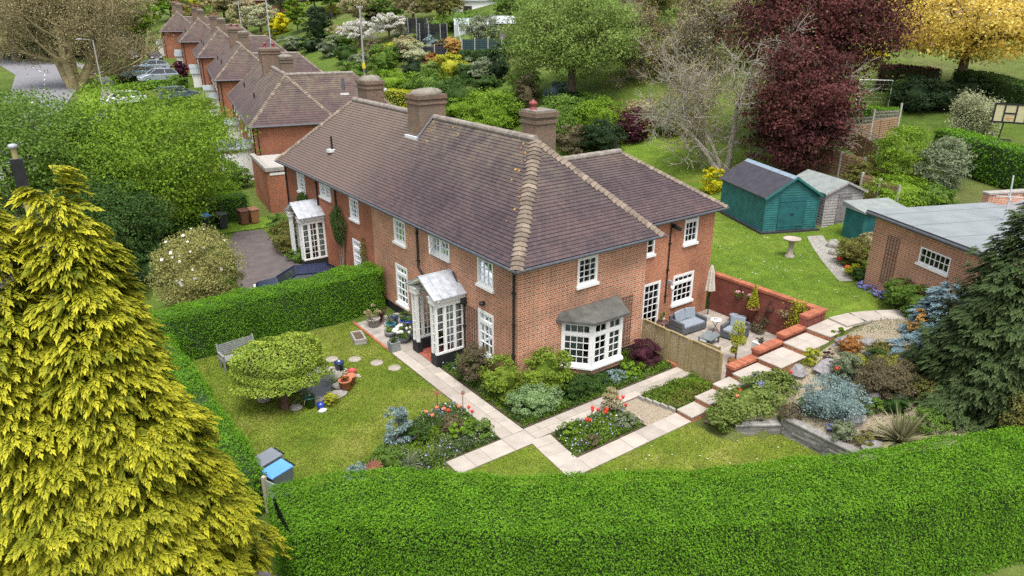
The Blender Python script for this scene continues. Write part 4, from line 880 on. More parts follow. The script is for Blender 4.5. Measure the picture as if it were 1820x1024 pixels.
# ------------------------------------------------------------------ hedges
hedge('large bright green clipped hedge curving along the front boundary', [(x-.12, y-.22, -.8) for x, y in [(-9.75, -3.75), (-8.6, -3.85), (-7.3, -4.75), (-5.5, -6.35), (-3.2, -8.0), (-.4, -9.65), (2.8, -11.2), (8.0, -13.35), (15.5, -16.4)]], 2.15, 2.85, 'hedge', 1, 1800, .056, rough=.04, wob=.04)
hedge('low clipped hedge at the left edge of the front lawn behind the wheelie bins', [(-10.05, 10.5), (-10.0, 5), (-9.95, -.95)], 1.1, 1.35, 'hedge', 2, 1000, .065)
hedge('tall clipped privet hedge between the two front gardens', [(-10.2, 10.45), (-4, 10.5), (-.35, 10.75)], 1.35, 2.0, 'hedge', 3, 1500, .056, rough=.05, wob=.07)
hedge('low hedge behind the wheelie bins next door', [(-4.6, 30.6), (-.6, 30.0)], 1.6, 1.7, 'hedge', 4, 200, .11, rough=.08)

# ------------------------------------------------------------------ golden conifer, dark conifer, blue spruce
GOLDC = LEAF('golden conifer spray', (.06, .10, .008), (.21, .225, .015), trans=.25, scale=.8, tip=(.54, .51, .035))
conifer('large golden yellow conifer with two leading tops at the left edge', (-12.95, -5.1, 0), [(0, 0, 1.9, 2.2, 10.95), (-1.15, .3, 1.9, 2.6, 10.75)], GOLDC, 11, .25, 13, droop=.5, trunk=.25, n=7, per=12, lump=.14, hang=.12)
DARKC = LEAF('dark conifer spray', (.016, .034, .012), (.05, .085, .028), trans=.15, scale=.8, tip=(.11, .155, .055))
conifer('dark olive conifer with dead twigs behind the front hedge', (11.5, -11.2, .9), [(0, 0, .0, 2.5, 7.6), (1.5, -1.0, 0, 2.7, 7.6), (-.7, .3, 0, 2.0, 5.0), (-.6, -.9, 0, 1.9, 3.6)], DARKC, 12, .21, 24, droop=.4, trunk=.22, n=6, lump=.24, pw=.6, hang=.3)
BLUEC = LEAF('blue spruce spray', (.10, .17, .19), (.26, .37, .41), trans=.2, scale=1.2)
conifer('small blue spruce between the garage and the dark conifer', (14.2, -8.0, 1.4), [(0, 0, .1, 1.1, 2.2)], BLUEC, 13, .3, 8, droop=.2, trunk=.09, n=6, lump=.3, hang=.15)
conifer('low spreading blue spruce in the rockery', (11.2, -8.4, 1.3), [(0, 0, .0, 1.1, 1.0)], BLUEC, 14, .28, 9, droop=.15, trunk=.06, n=6, lump=.3, hang=.1)
shrub('small yellow green shrub behind the hedge at the right edge', (9.6, -13.0, .3), (1.3, 1.0, 1.5), 'olive', 15, nc=50, per=60)

# ------------------------------------------------------------------ domed tree, pond and lawn things
def dome_tree():
    rg = np.random.default_rng(21); base = (-7.2, 4.1, 0); root = thing('domed_tree', 'small domed lime green tree beside the pond on the lawn', 'tree', base)
    n = 15000; d = unit(rg.normal(size=(n, 3))); d[:, 2] = np.abs(d[:, 2])*1.15-.15; d = unit(d); ph = rg.uniform(0, 6, 4); m = modulate(d*1.6, ph, .2)[:, None]*(1-.1*rg.random((n, 1))**2)
    tiers = 1+.035*np.sin(d[:, 2:]*17+3*d[:, :1]); P = d*m*tiers*np.array([1.6, 1.4, 1.35])+np.array([.1, .35, 1.2]); V, F = leaves(rg, P, .085, unit(d*.7+np.array([0, 0, .5])), .6); npmesh('crown', V, F, LF['dome'], root)
    b = MB(); b.tube([(0, -.05, -.05), (.04, 0, .35), (-.02, .05, .75), (.1, .2, 1.3)], [.17, .14, .13, .09], 10)
    for k in range(9): a = k*.7; b.tube([(0, .04, .62), (math.cos(a)*.6, .2+math.sin(a)*.5, 1.1), (math.cos(a)*1.2, .25+math.sin(a)*1.0, 1.6)], [.06, .045, .02], 6)
    b.build('trunk', M('red brown bark', (.13, .075, .05), .9, .3, 5, .6), root)
    hb = MB().blob((.1, .35, 1.5), (1.2, 1.1, .7), 3, .06, 14); hb.build('inner_twigs', M('dark brown twig', (.06, .05, .03), .95, .35, 3), root)  # dark brown twig mass inside the leaf shell
dome_tree()
pc = [(-6.05, 5.2), (-5.5, 5.75), (-5.0, 5.7), (-4.95, 5.1), (-5.1, 4.4), (-5.7, 3.85), (-6.2, 4.0), (-6.4, 4.6)]
m_, n_, N_, L_ = newmat('dark pond water'); bs = N_("ShaderNodeBsdfPrincipled"); bs.inputs['Base Color'].default_value = (.02, .022, .02, 1); bs.inputs['Roughness'].default_value = .04; bs.inputs['Specular IOR Level'].default_value = .8
o_ = N_("ShaderNodeOutputMaterial"); L_(bs.outputs[0], o_.inputs[0])
struct(MB().quad(*[(x, y, .03) for x, y in pc]).build('pond_water', m_))
ROCK = M('grey garden rock', (.25, .235, .21), .9, .35, 4, .7, rpi=.2); ROCKP = M('pale pebble', (.4, .36, .31), .85, .25, 6, .4); ROCKL = M('lichened lilac rock', (.24, .225, .23), .9, .35, 5, .7)
def rock(label, c, r, seed, mat=ROCK, amp=.22): return tag(MB().blob((0, 0, r[2]*.45), r, seed, amp, 12, 1).build('rock', mat, loc=(c[0], c[1], H(c[0], c[1]))), label, 'rock')
rg = np.random.default_rng(31)
for k, (x, y, a, b_, lab) in enumerate([(-5.75, 5.85, .45, .25, 'flat rock on the far edge of the pond'), (-5.15, 5.95, .3, .25, 'round rock behind the pond beside the pebbles'), (-4.75, 5.05, .28, .3, 'rock on the pond edge nearest the dark blue pot'), (-4.9, 4.3, .35, .25, 'rock on the pond edge beside the terracotta pot'), (-5.45, 3.75, .45, .28, 'large flat rock at the near end of the pond'), (-6.1, 3.75, .3, .25, 'grey rock by the blue ball at the pond'), (-6.45, 5.1, .35, .3, 'rock at the pond edge under the domed tree'), (-6.9, 3.75, .22, .2, 'small brown rock at the foot of the domed tree')]):
    rock(lab, (x, y), (a, b_, .13), 40+k)
P = []
for _ in range(170):
    t = rg.uniform(-.2, 2.0); r = rg.uniform(.95, 1.35); P.append((-5.4+r*math.cos(t), 4.8+1.05*r*math.sin(t)))
b = MB()
for k, (x, y) in enumerate(P): s = rg.uniform(.03, .07); b.blob((x, y, .03), (s, s*rg.uniform(.7, 1.3), s*.7), k, .15, 6)
o = b.build('pebbles', ROCKP); tag(o, kind='stuff')
def pot(label, c, r, h, mat, seed=0, plant=None, pr=None, size=.05, shape='round', name='plant_pot', petals=None, z=None, nc=16, per=40):
    root = thing(name, label, 'pot', (c[0], c[1], H(c[0], c[1])+.03 if z is None else z)); b = MB()
    if shape == 'round': b.lathe([(0, 0), (r*.72, 0), (r, h*.92), (r*1.07, h*.92), (r*1.07, h), (r*.9, h), (r*.86, h*.85), (0, h*.85)], n=18)
    elif shape == 'bowl': b.lathe([(0, 0), (r*.5, 0), (r*.95, h*.5), (r*1.02, h*.8), (r, h), (r*.88, h), (r*.8, h*.8), (0, h*.8)], n=18)
    else: b.box(-r, r, -r, r, 0, h-.03); b.box(-r*1.05, r*1.05, -r*1.05, -r*.85, h-.03, h); b.box(-r*1.05, r*1.05, r*.85, r*1.05, h-.03, h); b.box(-r*1.05, -r*.85, -r*.85, r*.85, h-.03, h); b.box(r*.85, r*1.05, -r*.85, r*.85, h-.03, h)
    b.build('pot', mat, root, bevel=.006 if shape == 'square' else 0)
    if plant:
        rg = np.random.default_rng(seed+500); pr = pr or (r*1.2, r*1.2, r); C, P, U = crown_pts(rg, np.array(pr), nc, per, np.mean(pr)*.4, .4, .2); P[:, 2] += h+pr[2]*.7; P = P[P[:, 2] > h*.7]
        V, F = leaves(rg, P, size, None, .4); npmesh('foliage', V, F, LF[plant], root)
    if petals:
        rg = np.random.default_rng(seed+900); b = MB()
        for k in range(petals[1]):
            d = unit(rg.normal(size=3)); d[2] = abs(d[2]); p = np.array([0, 0, h+pr[2]*.7])+d*np.array(pr)*1.05; b.blob(p, (petals[2],)*3, k, .2, 7)
        b.build('flowers', petals[0], root)
    return root
BLUEP = M('cobalt glaze', (.02, .05, .32), .2, .15, 4, 0, 0, .7); TEALP = M('turquoise glaze', (.03, .22, .3), .2, .15, 4, 0, 0, .7); NAVY = M('dark blue glaze', (.015, .03, .1), .2, .15, 4, 0, 0, .7); GREYP = M('grey stone pot', (.2, .21, .21), .8, .2, 6, .3); WHF = M('white petals', (.58, .58, .55), .7, .06, 8)
pot('terracotta pot standing on the rocks by the pond', (-4.95, 3.95), .24, .42, TERRA, 1, 'rust', (.12, .12, .2), .06)
pot('second terracotta pot tucked behind the front one by the pond', (-4.6, 4.25), .2, .36, TERRA, 2)
pot('small red pot behind the pebbles by the pond', (-4.3, 4.8), .17, .25, M('red glaze', (.4, .06, .05), .4, .2, 5), 3)
pot('dark blue pot behind the pond pebbles', (-4.5, 5.55), .19, .34, NAVY, 4)
pot('dark green glazed jar at the near end of the pond', (-6.45, 3.55), .2, .42, M('green glaze', (.02, .08, .06), .25, .15, 5, 0, 0, .7), 5, None)
blades('grassy tuft spilling over the pond by the green jar', 'plant', (-6.5, 3.75, .3), 60, .75, LF['grey'], 6, .015, name='grass_tuft'); blades('reed clump at the far side of the pond under the domed tree', 'plant', (-6.0, 5.75, 0), 70, .65, LF['olive'], 7, .014, name='reed_clump')
blades('bulrush leaves leaning over the pond beside the terracotta pot', 'plant', (-5.05, 4.75, 0), 40, .8, LF['grey'], 8, .015, name='reed_clump')
tag(MB().blob((0, 0, .16), (.14, .14, .14), 1, 0, 16).build('glass_ball', BLUEP, loc=(-6.2, 3.2, 0)), 'shiny blue ball on the lawn by the pond', 'garden ball')
tag(MB().blob((0, 0, .05), (.18, .12, .07), 2, .2, 10).build('stone', WHITED, loc=(-6.22, 3.02, 0)), 'small white stone in front of the blue ball', 'stone')
shrub('small yellow flowered plant by the pond near the blue ball', (-5.75, 3.3, 0), (.28, .28, .25), 'yellow', 9, nc=12, per=30, size=.05, core=False)
STEP = M('round stepping stone', (.31, .28, .23), .9, .15, 5, .4)
for k, (x, y) in enumerate([(-4.37, 6.62), (-3.62, 6.08), (-3.05, 5.27), (-2.68, 4.47), (-7.6, 5.05)]):
    b = MB(); b.lathe([(.0, .035), (.24, .035), (.25, .02), (.25, -.05)], n=22); o = b.build('stepping_stone', STEP, loc=(x, y, 0))
    tag(o, ['round stepping stone nearest the pond rocks', 'round stepping stone second out from the pond', 'round stepping stone third out from the pond', 'round stepping stone nearest the front path', 'round stone on the lawn left of the domed tree trunk'][k], 'stepping stone', 'round stepping stones in the front lawn')
# stone trough
b = MB(); b.box(-.48, .48, -.25, .25, 0, .12)
for q in ((-.48, .48, -.25, -.17), (-.48, .48, .17, .25), (-.48, -.4, -.17, .17), (.4, .48, -.17, .17)): b.box(*q, .1205, .26)
t = b.build('stone_trough', STONED, loc=(-2.75, 7.62, 0), bevel=.02); t.rotation_euler = (0, 0, math.radians(78)); tag(t, 'old stone trough on the lawn beside the brick edging', 'trough'); MB().box(-.4, .4, -.17, .17, .12, .2).build('soil', SOIL, t)
# bench
b0 = thing('garden_bench', 'weathered grey slatted bench on the lawn in front of the tall hedge', 'bench', (-7.45, 8.5, 0), math.radians(6)); WOOD = M('silvered wood', (.23, .235, .23), .85, .25, 7, .4)
b = MB()
for k in range(5): b.box(-.72, .72, -.42+k*.1, -.34+k*.1, .42, .445)
b.build('seat', WOOD, b0); b = MB()
for k in range(6): z = .5+k*.075; b.box(-.72, .72, .08+k*.018, .1+k*.018, z, z+.055)
b.build('backrest', WOOD, b0)
for x in (-.74, .68):
    b = MB(); b.box(x, x+.06, -.42, -.36, 0, .64); b.box(x, x+.06, .06, .12, 0, .45); b.bar((x+.03, .09, .44), (x+.03, .19, .98), .06); b.box(x-.005, x+.065, -.45, .1, .64, .675); b.box(x+.01, x+.05, -.36, .06, .36, .42); b.build('end_frame', WOOD, b0)
# bins by the left hedge, gate
def wheelie(label, c, rz, body, lid, z=None):
    r = thing('wheelie_bin', label, 'bin', (c[0], c[1], H(c[0], c[1]) if z is None else z), rz, 'wheelie bins'); b = MB()
    b.add([(-.22, -.26, .06), (.22, -.26, .06), (.22, .26, .06), (-.22, .26, .06), (-.28, -.33, .95), (.28, -.33, .95), (.28, .35, .95), (-.28, .35, .95)], [(0, 3, 2, 1), (0, 1, 5, 4), (1, 2, 6, 5), (2, 3, 7, 6), (3, 0, 4, 7), (4, 5, 6, 7)]); b.box(-.29, .29, -.345, -.29, .9, .95); b.build('body', body, r, bevel=.015)
    b = MB(); b.add([(-.3, -.38, .955), (.3, -.38, .955), (.3, .36, .99), (-.3, .36, .99), (-.27, -.34, 1.0), (.27, -.34, 1.0), (.27, .33, 1.05), (-.27, .33, 1.05)], [(0, 3, 2, 1), (4, 5, 6, 7), (0, 1, 5, 4), (1, 2, 6, 5), (2, 3, 7, 6), (3, 0, 4, 7)]); b.build('lid', lid, r, bevel=.02)
    b = MB(); b.tube([(-.25, .42, .98), (.25, .42, .98)], .02, 8); b.box(-.2, -.16, .34, .42, .95, 1.0); b.box(.16, .2, .34, .42, .95, 1.0); b.box(-.02, .02, .34, .42, .95, 1.0); b.build('handle', PIPE, r)
    for x in (-.27, .23): MB(Matrix.Translation((x, .27, .1)) @ Matrix.Rotation(PI/2, 4, 'Y')).lathe([(0, 0), (.1, 0), (.1, .04), (0, .04)], n=14).build('wheel', PIPE, r)
    return r
GBIN = M('grey green bin plastic', (.13, .16, .15), .5, .08); GLID = M('grey bin lid', (.16, .18, .21), .5, .1); BLID = M('blue bin lid', (.1, .3, .6), .45, .08); BBIN = M('brown bin', (.15, .06, .04), .55, .12); BBIN2 = M('faded brown bin', (.3, .13, .07), .55, .12); KBIN = M('charcoal bin', (.03, .034, .042), .5, .15)
wheelie('grey lidded wheelie bin at the end of the low left hedge', (-9.05, -.02), math.radians(-75), GBIN, GLID); wheelie('blue lidded wheelie bin beside the arched gate', (-9.0, -.75), math.radians(-75), GBIN, BLID)
gt = thing('garden_gate', 'grey green arched board gate between the front hedges', 'gate', (-9.5, -1.2, 0), math.radians(-62)); GW = M('grey green painted board', (.27, .33, .28), .75, .15, 5)
b = MB(); k = 8
for i in range(k): x0, x1 = .06+i*.1, .06+(i+1)*.1-.006; b.box(x0, x1, -.015, .015, .06, .72+.38*math.sqrt(max(0, 1-(((x0+x1)/2)/.95)**2)))
b.build('boards', GW, gt); b = MB(); b.box(-.06, .05, -.05, .05, 0, 1.2); b.build('gate_post', M('cream stone post', (.42, .36, .27), .85, .15), gt)
b = MB(); b.box(.06, .86, .0155, .045, .2, .28); b.box(.06, .86, .0155, .045, .6, .68); b.build('rail', GW, gt)
wheelie('charcoal wheelie bin next door in front of the low hedge', (-2.7, 28.3), .15, KBIN, KBIN); wheelie('blue lidded wheelie bin next door half hidden by the leafy tree', (-3.6, 28.5), .15, KBIN, BLID)
wheelie('dark brown wheelie bin next door in front of the low hedge', (-1.3, 28.4), .1, BBIN, BBIN); wheelie('pale brown wheelie bin next door beside the dark brown one', (-.65, 28.35), .1, BBIN2, BBIN2)
# pots by the front wall
pot('large cobalt blue pot against the front wall left of the porch', (-.55, 7.3), .33, .5, BLUEP, 10, 'mid', (.32, .32, .22), .07)
pot('turquoise pot left of the cobalt blue pot', (-1.15, 7.75), .22, .32, TEALP, 11, 'grey', (.2, .2, .3), .06)
pot('low grey bowl of green moss in front of the turquoise pot', (-1.45, 7.2), .27, .25, GREYP, 12, 'fresh', (.26, .26, .12), .05, 'bowl')
pot('grey bowl planted with white hydrangea on the front path', (-1.3, 6.35), .3, .3, GREYP, 13, 'mid', (.36, .36, .25), .08, 'bowl', petals=(WHF, 26, .075))
pot('square grey stone planter at the lawn end of the front path', (-1.98, 5.85), .2, .4, GREYP, 14, 'deep', (.16, .16, .12), .05, 'square')
pot('grey bowl planter beside the porch plinth', (-.75, 6.45), .3, .3, GREYP, 15, 'olive', (.24, .24, .2), .06, 'bowl')
pot('brown pot standing beside the porch plinth', (-.6, 5.85), .18, .3, TERRA, 16, 'heath', (.16, .16, .16), .05)
pot('dark navy pot by the tall hedge', (-.8, 8.2), .24, .38, NAVY, 17)
pot('weathered pot of straggly green stems at the hedge corner', (-1.6, 8.5), .28, .4, STONED, 18, 'khaki', (.35, .35, .35), .07)
pot('white pot with a small conifer inside the porch', (-.45, 4.85), .15, .3, WHITED, 19, 'mid', (.18, .18, .35), .06)
blades('bronze spiky cordyline by the tall hedge', 'plant', (-1.1, 8.85, .1), 60, .85, LF['wine'], 19, .022)

# ------------------------------------------------------------------ shrubs by the house
shrub('bright green mounded shrub on the porch side of the house corner', (-.5, .2, 0), (.75, .85, .85), 'mound', 51, nc=70, per=70, size=.085, lo=.7)
shrub('tall bright green mounded shrub left of the bay window', (.75, -.75, 0), (.95, .65, 1.1), 'mound', 52, nc=45, per=60, size=.085)
shrub('brown twiggy shrub under the lower front window', (-.75, 1.6, 0), (.6, .75, .9), 'heath', 53, nc=60, per=70, size=.06, core=False)
shrub('clipped dark green box shrub beside the front path corner', (-.15, -1.25, 0), (.95, .7, .56), 'variegated', 54, nc=90, per=80, size=.055, lo=.8, amp=.07)
shrub('rounded green shrub joined to the box shrub by the cross path', (1.6, -1.4, 0), (.8, .5, .5), 'deep', 55, nc=40, per=60, size=.06)
shrub('clipped purple berberis ball beside the slatted fence', (5.45, -1.05, .05), (.62, .6, .55), 'wine', 56, nc=60, per=80, size=.045, lo=.85, amp=.04)
shrub('spreading green rosemary beneath the bay window', (2.7, -1.45, 0), (.9, .35, .32), 'deep', 57, nc=40, per=50, size=.06, core=False)
shrub('yellow green leafy clump right of the bay window', (4.3, -1.45, 0), (.7, .38, .32), 'fresh', 58, nc=30, per=40, size=.09, core=False)
shrub('glaucous blue green clump below the bay sill', (3.4, -1.5, 0), (.55, .32, .3), 'blue', 59, nc=24, per=40, size=.06, core=False)
shrub('dark green perennial clump by the front downpipe', (-.55, 2.75, 0), (.42, .5, .32), 'mid', 60, nc=22, per=40, size=.07, core=False)
shrub('small green heather clump beside the front path', (-.95, 2.0, 0), (.3, .35, .22), 'deep', 61, nc=16, per=40, size=.05, core=False)
tag(MB().lathe([(0, .03), (.33, .03), (.35, .0), (.35, -.03)], n=20).build('drain_cover', STONED, loc=(-.45, 3.05, .03)), 'round stone drain cover beside the porch plinth', 'drain cover')

# ------------------------------------------------------------------ flower beds: low cover, then the plants that stand out
def cover(name, poly, n, leaf, size, seed, hgt=.22, spread=.12, D=True, edge=.03):
    rg = np.random.default_rng(seed); P = scatter(rg, poly, n); keep = inset_mask(P, poly, edge); P = P[keep]; n = len(P)
    nz = np.sin(P[:, 0]*2.3+seed)+np.sin(P[:, 1]*2.9+seed*2)+np.sin(P[:, 0]*5+P[:, 1]*4); k = nz > -1.1; P = P[k]; nz = nz[k]; n = len(P)
    P[:, 2] += rg.uniform(.02, 1, n)*hgt*(.65+.25*nz); V, F = leaves(rg, P, size, None, .25, .4, D=rg.normal(size=(n, 3))*.6+np.array([0, 0, .7]) if D else None)
    return tag(npmesh(name, V, F, LF[leaf]), kind='stuff')
k = 0
for poly, dens, mixx in ((BED_A, 950, ('mid', 'grey', 'deep', 'fresh')), (BED_B, 900, ('fresh', 'mid', 'deep')), (BED_C, 900, ('fresh', 'olive', 'mid')), (BED_D, 900, ('deep', 'mid', 'fresh'))):
    a = abs(sum(poly[i-1][0]*poly[i][1]-poly[i][0]*poly[i-1][1] for i in range(len(poly))))/2
    for lf in mixx: k += 1; cover('ground_cover', poly, int(a*dens), lf, .085, 70+k, .26)
def flecks(name, poly, n, mat, size, seed, z=(.15, .35)):
    rg = np.random.default_rng(seed); P = scatter(rg, poly, n); P[:, 2] += rg.uniform(*z, len(P)); V, F = leaves(rg, P, size, None, .3, .9); return tag(npmesh(name, V, F, mat), kind='stuff')
VIO = M('violet petals', (.3, .28, .6), .7, .2, 8); FRED = M('red petals', (.62, .035, .02), .6, .15, 8); FCOR = M('coral petals', (.7, .22, .12), .6, .15, 8); YEL = M('yellow petals', (.7, .6, .08), .7, .15, 8); GSTEM = M('green stem', (.08, .17, .03), .7, .2, 8)
flecks('forget_me_not_flowers', BED_A, 260, VIO, .06, 1); flecks('forget_me_not_flowers', BED_B, 110, VIO, .055, 2); flecks('forget_me_not_flowers', BED_D, 90, VIO, .055, 3); flecks('white_flowers', BED_A, 130, WHF, .05, 4); flecks('white_flowers', BED_B, 80, WHF, .05, 5)
flecks('forget_me_not_flowers', ROCKERY, 60, VIO, .06, 7, (.05, .2))
def tulip(label, x, y, mat, seed, group, h=.42):
    rg = np.random.default_rng(seed); z = H(x, y); r = thing('tulip', label, 'tulip', (x, y, z), 0, group); b = MB(); e = (rg.normal(0, .03), rg.normal(0, .03), h)
    b.tube([(0, 0, 0), (e[0]*.4, e[1]*.4, h*.5), e], .008, 5); b.build('stem', GSTEM, r); b = MB()
    for k in range(6): a = k*PI/3; b.add([(e[0], e[1], h-.01), (e[0]+.06*math.cos(a-.5), e[1]+.06*math.sin(a-.5), h+.05), (e[0]+.075*math.cos(a), e[1]+.075*math.sin(a), h+.12), (e[0]+.06*math.cos(a+.5), e[1]+.06*math.sin(a+.5), h+.05)], [(0, 1, 2, 3)])
    b.blob((e[0], e[1], h+.04), (.05, .05, .055), seed, .05, 8); b.build('petals', mat, r); b = MB()
    for k in range(3): a = rg.uniform(0, 6.28); c, s = math.cos(a), math.sin(a); b.quad((-.02*s, .02*c, 0), (.02*s, -.02*c, 0), (.1*c+.025*s, .1*s-.025*c, h*.4), (.2*c, .2*s, h*.62), (.1*c-.025*s, .1*s+.025*c, h*.4))
    b.build('leaf', LF['grey'], r)
k = 0
rg = np.random.default_rng(77)
for (cx, cy, n, mat, lab, grp, sx, sy) in ((1.05, -3.2, 8, FRED, 'red tulip in the clump in the middle of the boxed bed', 'red tulips in the middle of the boxed bed', .38, .18), (2.2, -2.95, 5, FRED, 'red tulip in the clump at the gravel end of the boxed bed', 'red tulips at the gravel end of the boxed bed', .16, .1), (-3.3, -.05, 5, FCOR, 'coral tulip at the far edge of the lawn side bed', 'coral tulips in the lawn side bed', .45, .25), (-2.7, -.35, 3, FRED, 'red tulip among the coral tulips in the lawn side bed', 'red tulips in the lawn side bed', .35, .2)):
    for i in range(n): k += 1; tulip(lab, cx+rg.normal(0, sx), cy+rg.normal(0, sy), mat, 100+k, grp)
for k, (x, y, z_) in enumerate([(5.35, -5.6, 0), (6.9, -6.4, 0), (4.6, -6.0, .1), (8.2, -7.3, .1)]):
    tulip(['single red tulip at the step side of the creeping juniper', 'red tulip in the middle of the creeping juniper', 'orange red tulip at the left end of the creeping juniper', 'tall red tulip between the juniper and the silver mound'][k], x, y, FRED if k != 2 else FCOR, 150+k, None, .75 if k < 3 else .6)
# named plants in the beds
shrub('upright blue green spurge in the lawn side bed', (-5.05, -.35, 0), (.42, .42, .75), 'blue', 81, nc=40, per=50, size=.075, core=False); shrub('bushy green plant left of the upright spurge', (-5.9, -1.3, 0), (.5, .45, .42), 'mid', 82, nc=30, per=50, size=.075)
shrub('fresh green clump in the middle of the lawn side bed', (-4.4, -.55, 0), (.45, .4, .4), 'deep', 83, nc=28, per=50, size=.07, core=False); shrub('olive heather mound in the lawn side bed', (-3.25, -.75, 0), (.42, .4, .38), 'heath', 84, nc=28, per=50, size=.06)
shrub('dark green clump at the path corner of the lawn side bed', (-2.75, -1.5, 0), (.5, .45, .36), 'mid', 85, nc=28, per=50, size=.07, core=False); shrub('bright green strappy clump near the path in the lawn side bed', (-3.15, -1.2, 0), (.45, .35, .35), 'fresh', 86, nc=22, per=50, size=.09, core=False)
shrub('silver blue clump behind the front hedge near the bins', (-8.0, -2.05, 0), (.35, .3, .4), 'blue', 87, nc=22, per=40, size=.06, core=False); shrub('glaucous clump beside the rusty sunflower ornament', (-7.0, -1.6, 0), (.4, .35, .42), 'blue', 88, nc=22, per=40, size=.07, core=False)
blades('tall blue grassy irises at the bin end of the bed', 'plant', (-8.05, -2.1, 0), 40, .85, LF['blue'], 89, .02, .7, 'iris_clump', .2); blades('iris fans in the middle of the lawn side bed', 'plant', (-5.3, -1.6, 0), 50, .6, LF['grey'], 90, .02, .8, 'iris_clump', .3)
for k in range(3): tag(MB().blob((0, 0, .5), (.05, .05, .13), k, .15, 8).build('iris_flower', M('pale lilac petals', (.5, .5, .66), .7, .12, 8), loc=(-7.9+.28*k, -2.35+.1*k, .1+.08*(k % 2))), ['pale lilac iris flower nearest the bins', 'pale lilac iris flower between its two neighbours', 'pale lilac iris flower farthest from the bins'][k], 'iris', 'pale irises above the hedge')
shrub('feathery dried seedhead plant at the gravel end of the boxed bed', (1.75, -3.0, 0), (.35, .3, .55), 'khaki', 91, nc=24, per=50, size=.05, core=False); shrub('bright green clump at the corner of the boxed bed', (-.35, -3.3, 0), (.35, .4, .28), 'fresh', 92, nc=22, per=50, size=.07, core=False)
shrub('reddish sedum clump at the near end of the boxed bed', (-.1, -4.0, 0), (.35, .25, .22), 'heath', 93, nc=18, per=50, size=.05, core=False); shrub('grey green lavender in the boxed bed', (1.6, -3.9, 0), (.45, .3, .3), 'grey', 94, nc=24, per=50, size=.06, core=False)
RUST = M('rusty iron', (.2, .075, .045), .8, .3, 8)
def ornament(label, x, y, h, R, n, tilt, name='flower_ornament'):
    r = thing(name, label, 'garden ornament', (x, y, 0)); MB().tube([(0, 0, 0), (0, 0, h)], .012, 6).build('stem', RUST, r); b = MB(Matrix.Translation((0, 0, h)) @ Matrix.Rotation(tilt, 4, 'X'))
    for k in range(n): a = k*2*PI/n; c, s = math.cos(a), math.sin(a); b.quad((.02*c, .02*s, .01), (R*.6*c-R*.16*s, R*.6*s+R*.16*c, .02), (R*c, R*s, .05), (R*.6*c+R*.16*s, R*.6*s-R*.16*c, .02))
    b.lathe([(0, .05), (R*.25, .04), (R*.3, 0), (0, -.01)], n=12); b.build('petals', RUST, r)
ornament('rusty iron flower on a stem at the path side of the bed', -3.0, .62, .75, .18, 8, .2); ornament('rusty iron ball flower on a stem beside the path', -2.35, .0, .85, .11, 9, 1.2); ornament('large rusty sunflower ornament by the front hedge', -6.75, -2.25, .9, .3, 16, 1.0)
tag(MB().tube([(0, 0, 0), (-.15, .05, .85)], .008, 5).build('plant_stake', RUST, loc=(-5.4, .3, 0)), 'thin leaning iron stake beside the upright spurge', 'stake')
b = MB(); b.bar((2.22, -2.75, .02), (2.24, -2.74, .02), .1); 
b = MB()
for i in range(5): b.box(3.3+.08*i, 3.3+.08*(i+1)-.006+.01, -2.8-.29*(i+1), -2.8-.29*i-.012, 0, .16)
tag(b.build('stone_edging', STONED, bevel=.01), 'low stone kerb between the gravel and the green bed', 'kerb')
# ------------------------------------------------------------------ patio wall, steps, fence
def coping(b, x0, x1, y0, y1, z, along='x'):
    a0, a1 = (x0, x1) if along == 'x' else (y0, y1); n = max(1, int((a1-a0)/.115)); st = (a1-a0)/n
    for i in range(n):
        p, q = a0+i*st+.005, a0+(i+1)*st-.005
        if along == 'x': b.box(p, q, y0, y1, z, z+.11)
        else: b.box(x0, x1, p, q, z, z+.11)
pw = thing('patio_wall', 'dark red brick retaining wall with bright coping stepping up round the patio', 'wall', (0, 0, 0))
b = MB(); b.box(12.0, 12.24, -4.42, 1.13, -.05, 1.74); secs = [(6.5, 7.95, .85), (7.95, 9.45, 1.1), (9.45, 10.9, 1.32), (10.9, 12.0, 1.74)]
for x0, x1, z in secs: b.box(x0+.001, x1, -4.4, -4.12, -.05, z)
b.build('brickwork', BR_W, pw); b = MB(); coping(b, 11.96, 12.28, -4.1, 1.12, 1.742, 'y')
for x0, x1, z in secs: coping(b, x0, x1+(.28 if x1 == 12.0 else 0), -4.46, -4.08, z+.002)
b.build('coping', CAPB, pw)
st = thing('garden_steps', 'stone flag steps with brick risers climbing beside the patio wall', 'steps', (0, 0, 0)); X = [3.66, 4.55, 5.5, 6.4, 7.85, 9.4, 10.9, 12.5]
for i in range(7):
    x0, x1, z = X[i], X[i+1], .2*(i+1); y0, y1 = (-5.02 if i < 3 else -5.5), (-4.34 if i < 3 else -4.47)
    MB().box(x0+.02, x1+.3 if i < 6 else x1, y0+.02, y1-.005, z-.5, z-.045).build('riser', BR_B, st)
    b = MB(); nx, ny_ = (1, 1) if i < 3 else (2, 2); rg = random.Random(i); xs = [x0-.02, x0+(x1-x0)*rg.uniform(.4, .6), x1] if nx == 2 else [x0-.02, x1]; ys = [y0, y0+(y1-y0)*rg.uniform(.4, .6), y1] if ny_ == 2 else [y0, y1]
    for p in range(nx):
        for q in range(ny_): b.box(xs[p]+.004, xs[p+1]-.004, ys[q]+.004, ys[q+1]-.004, z-.044, z+rg.uniform(-.003, .003))
    b.build('tread', STONE, st)
b = MB(); pth = [(12.3, -4.95), (13.4, -5.15), (14.4, -5.6), (15.4, -6.2), (16.4, -6.95)]
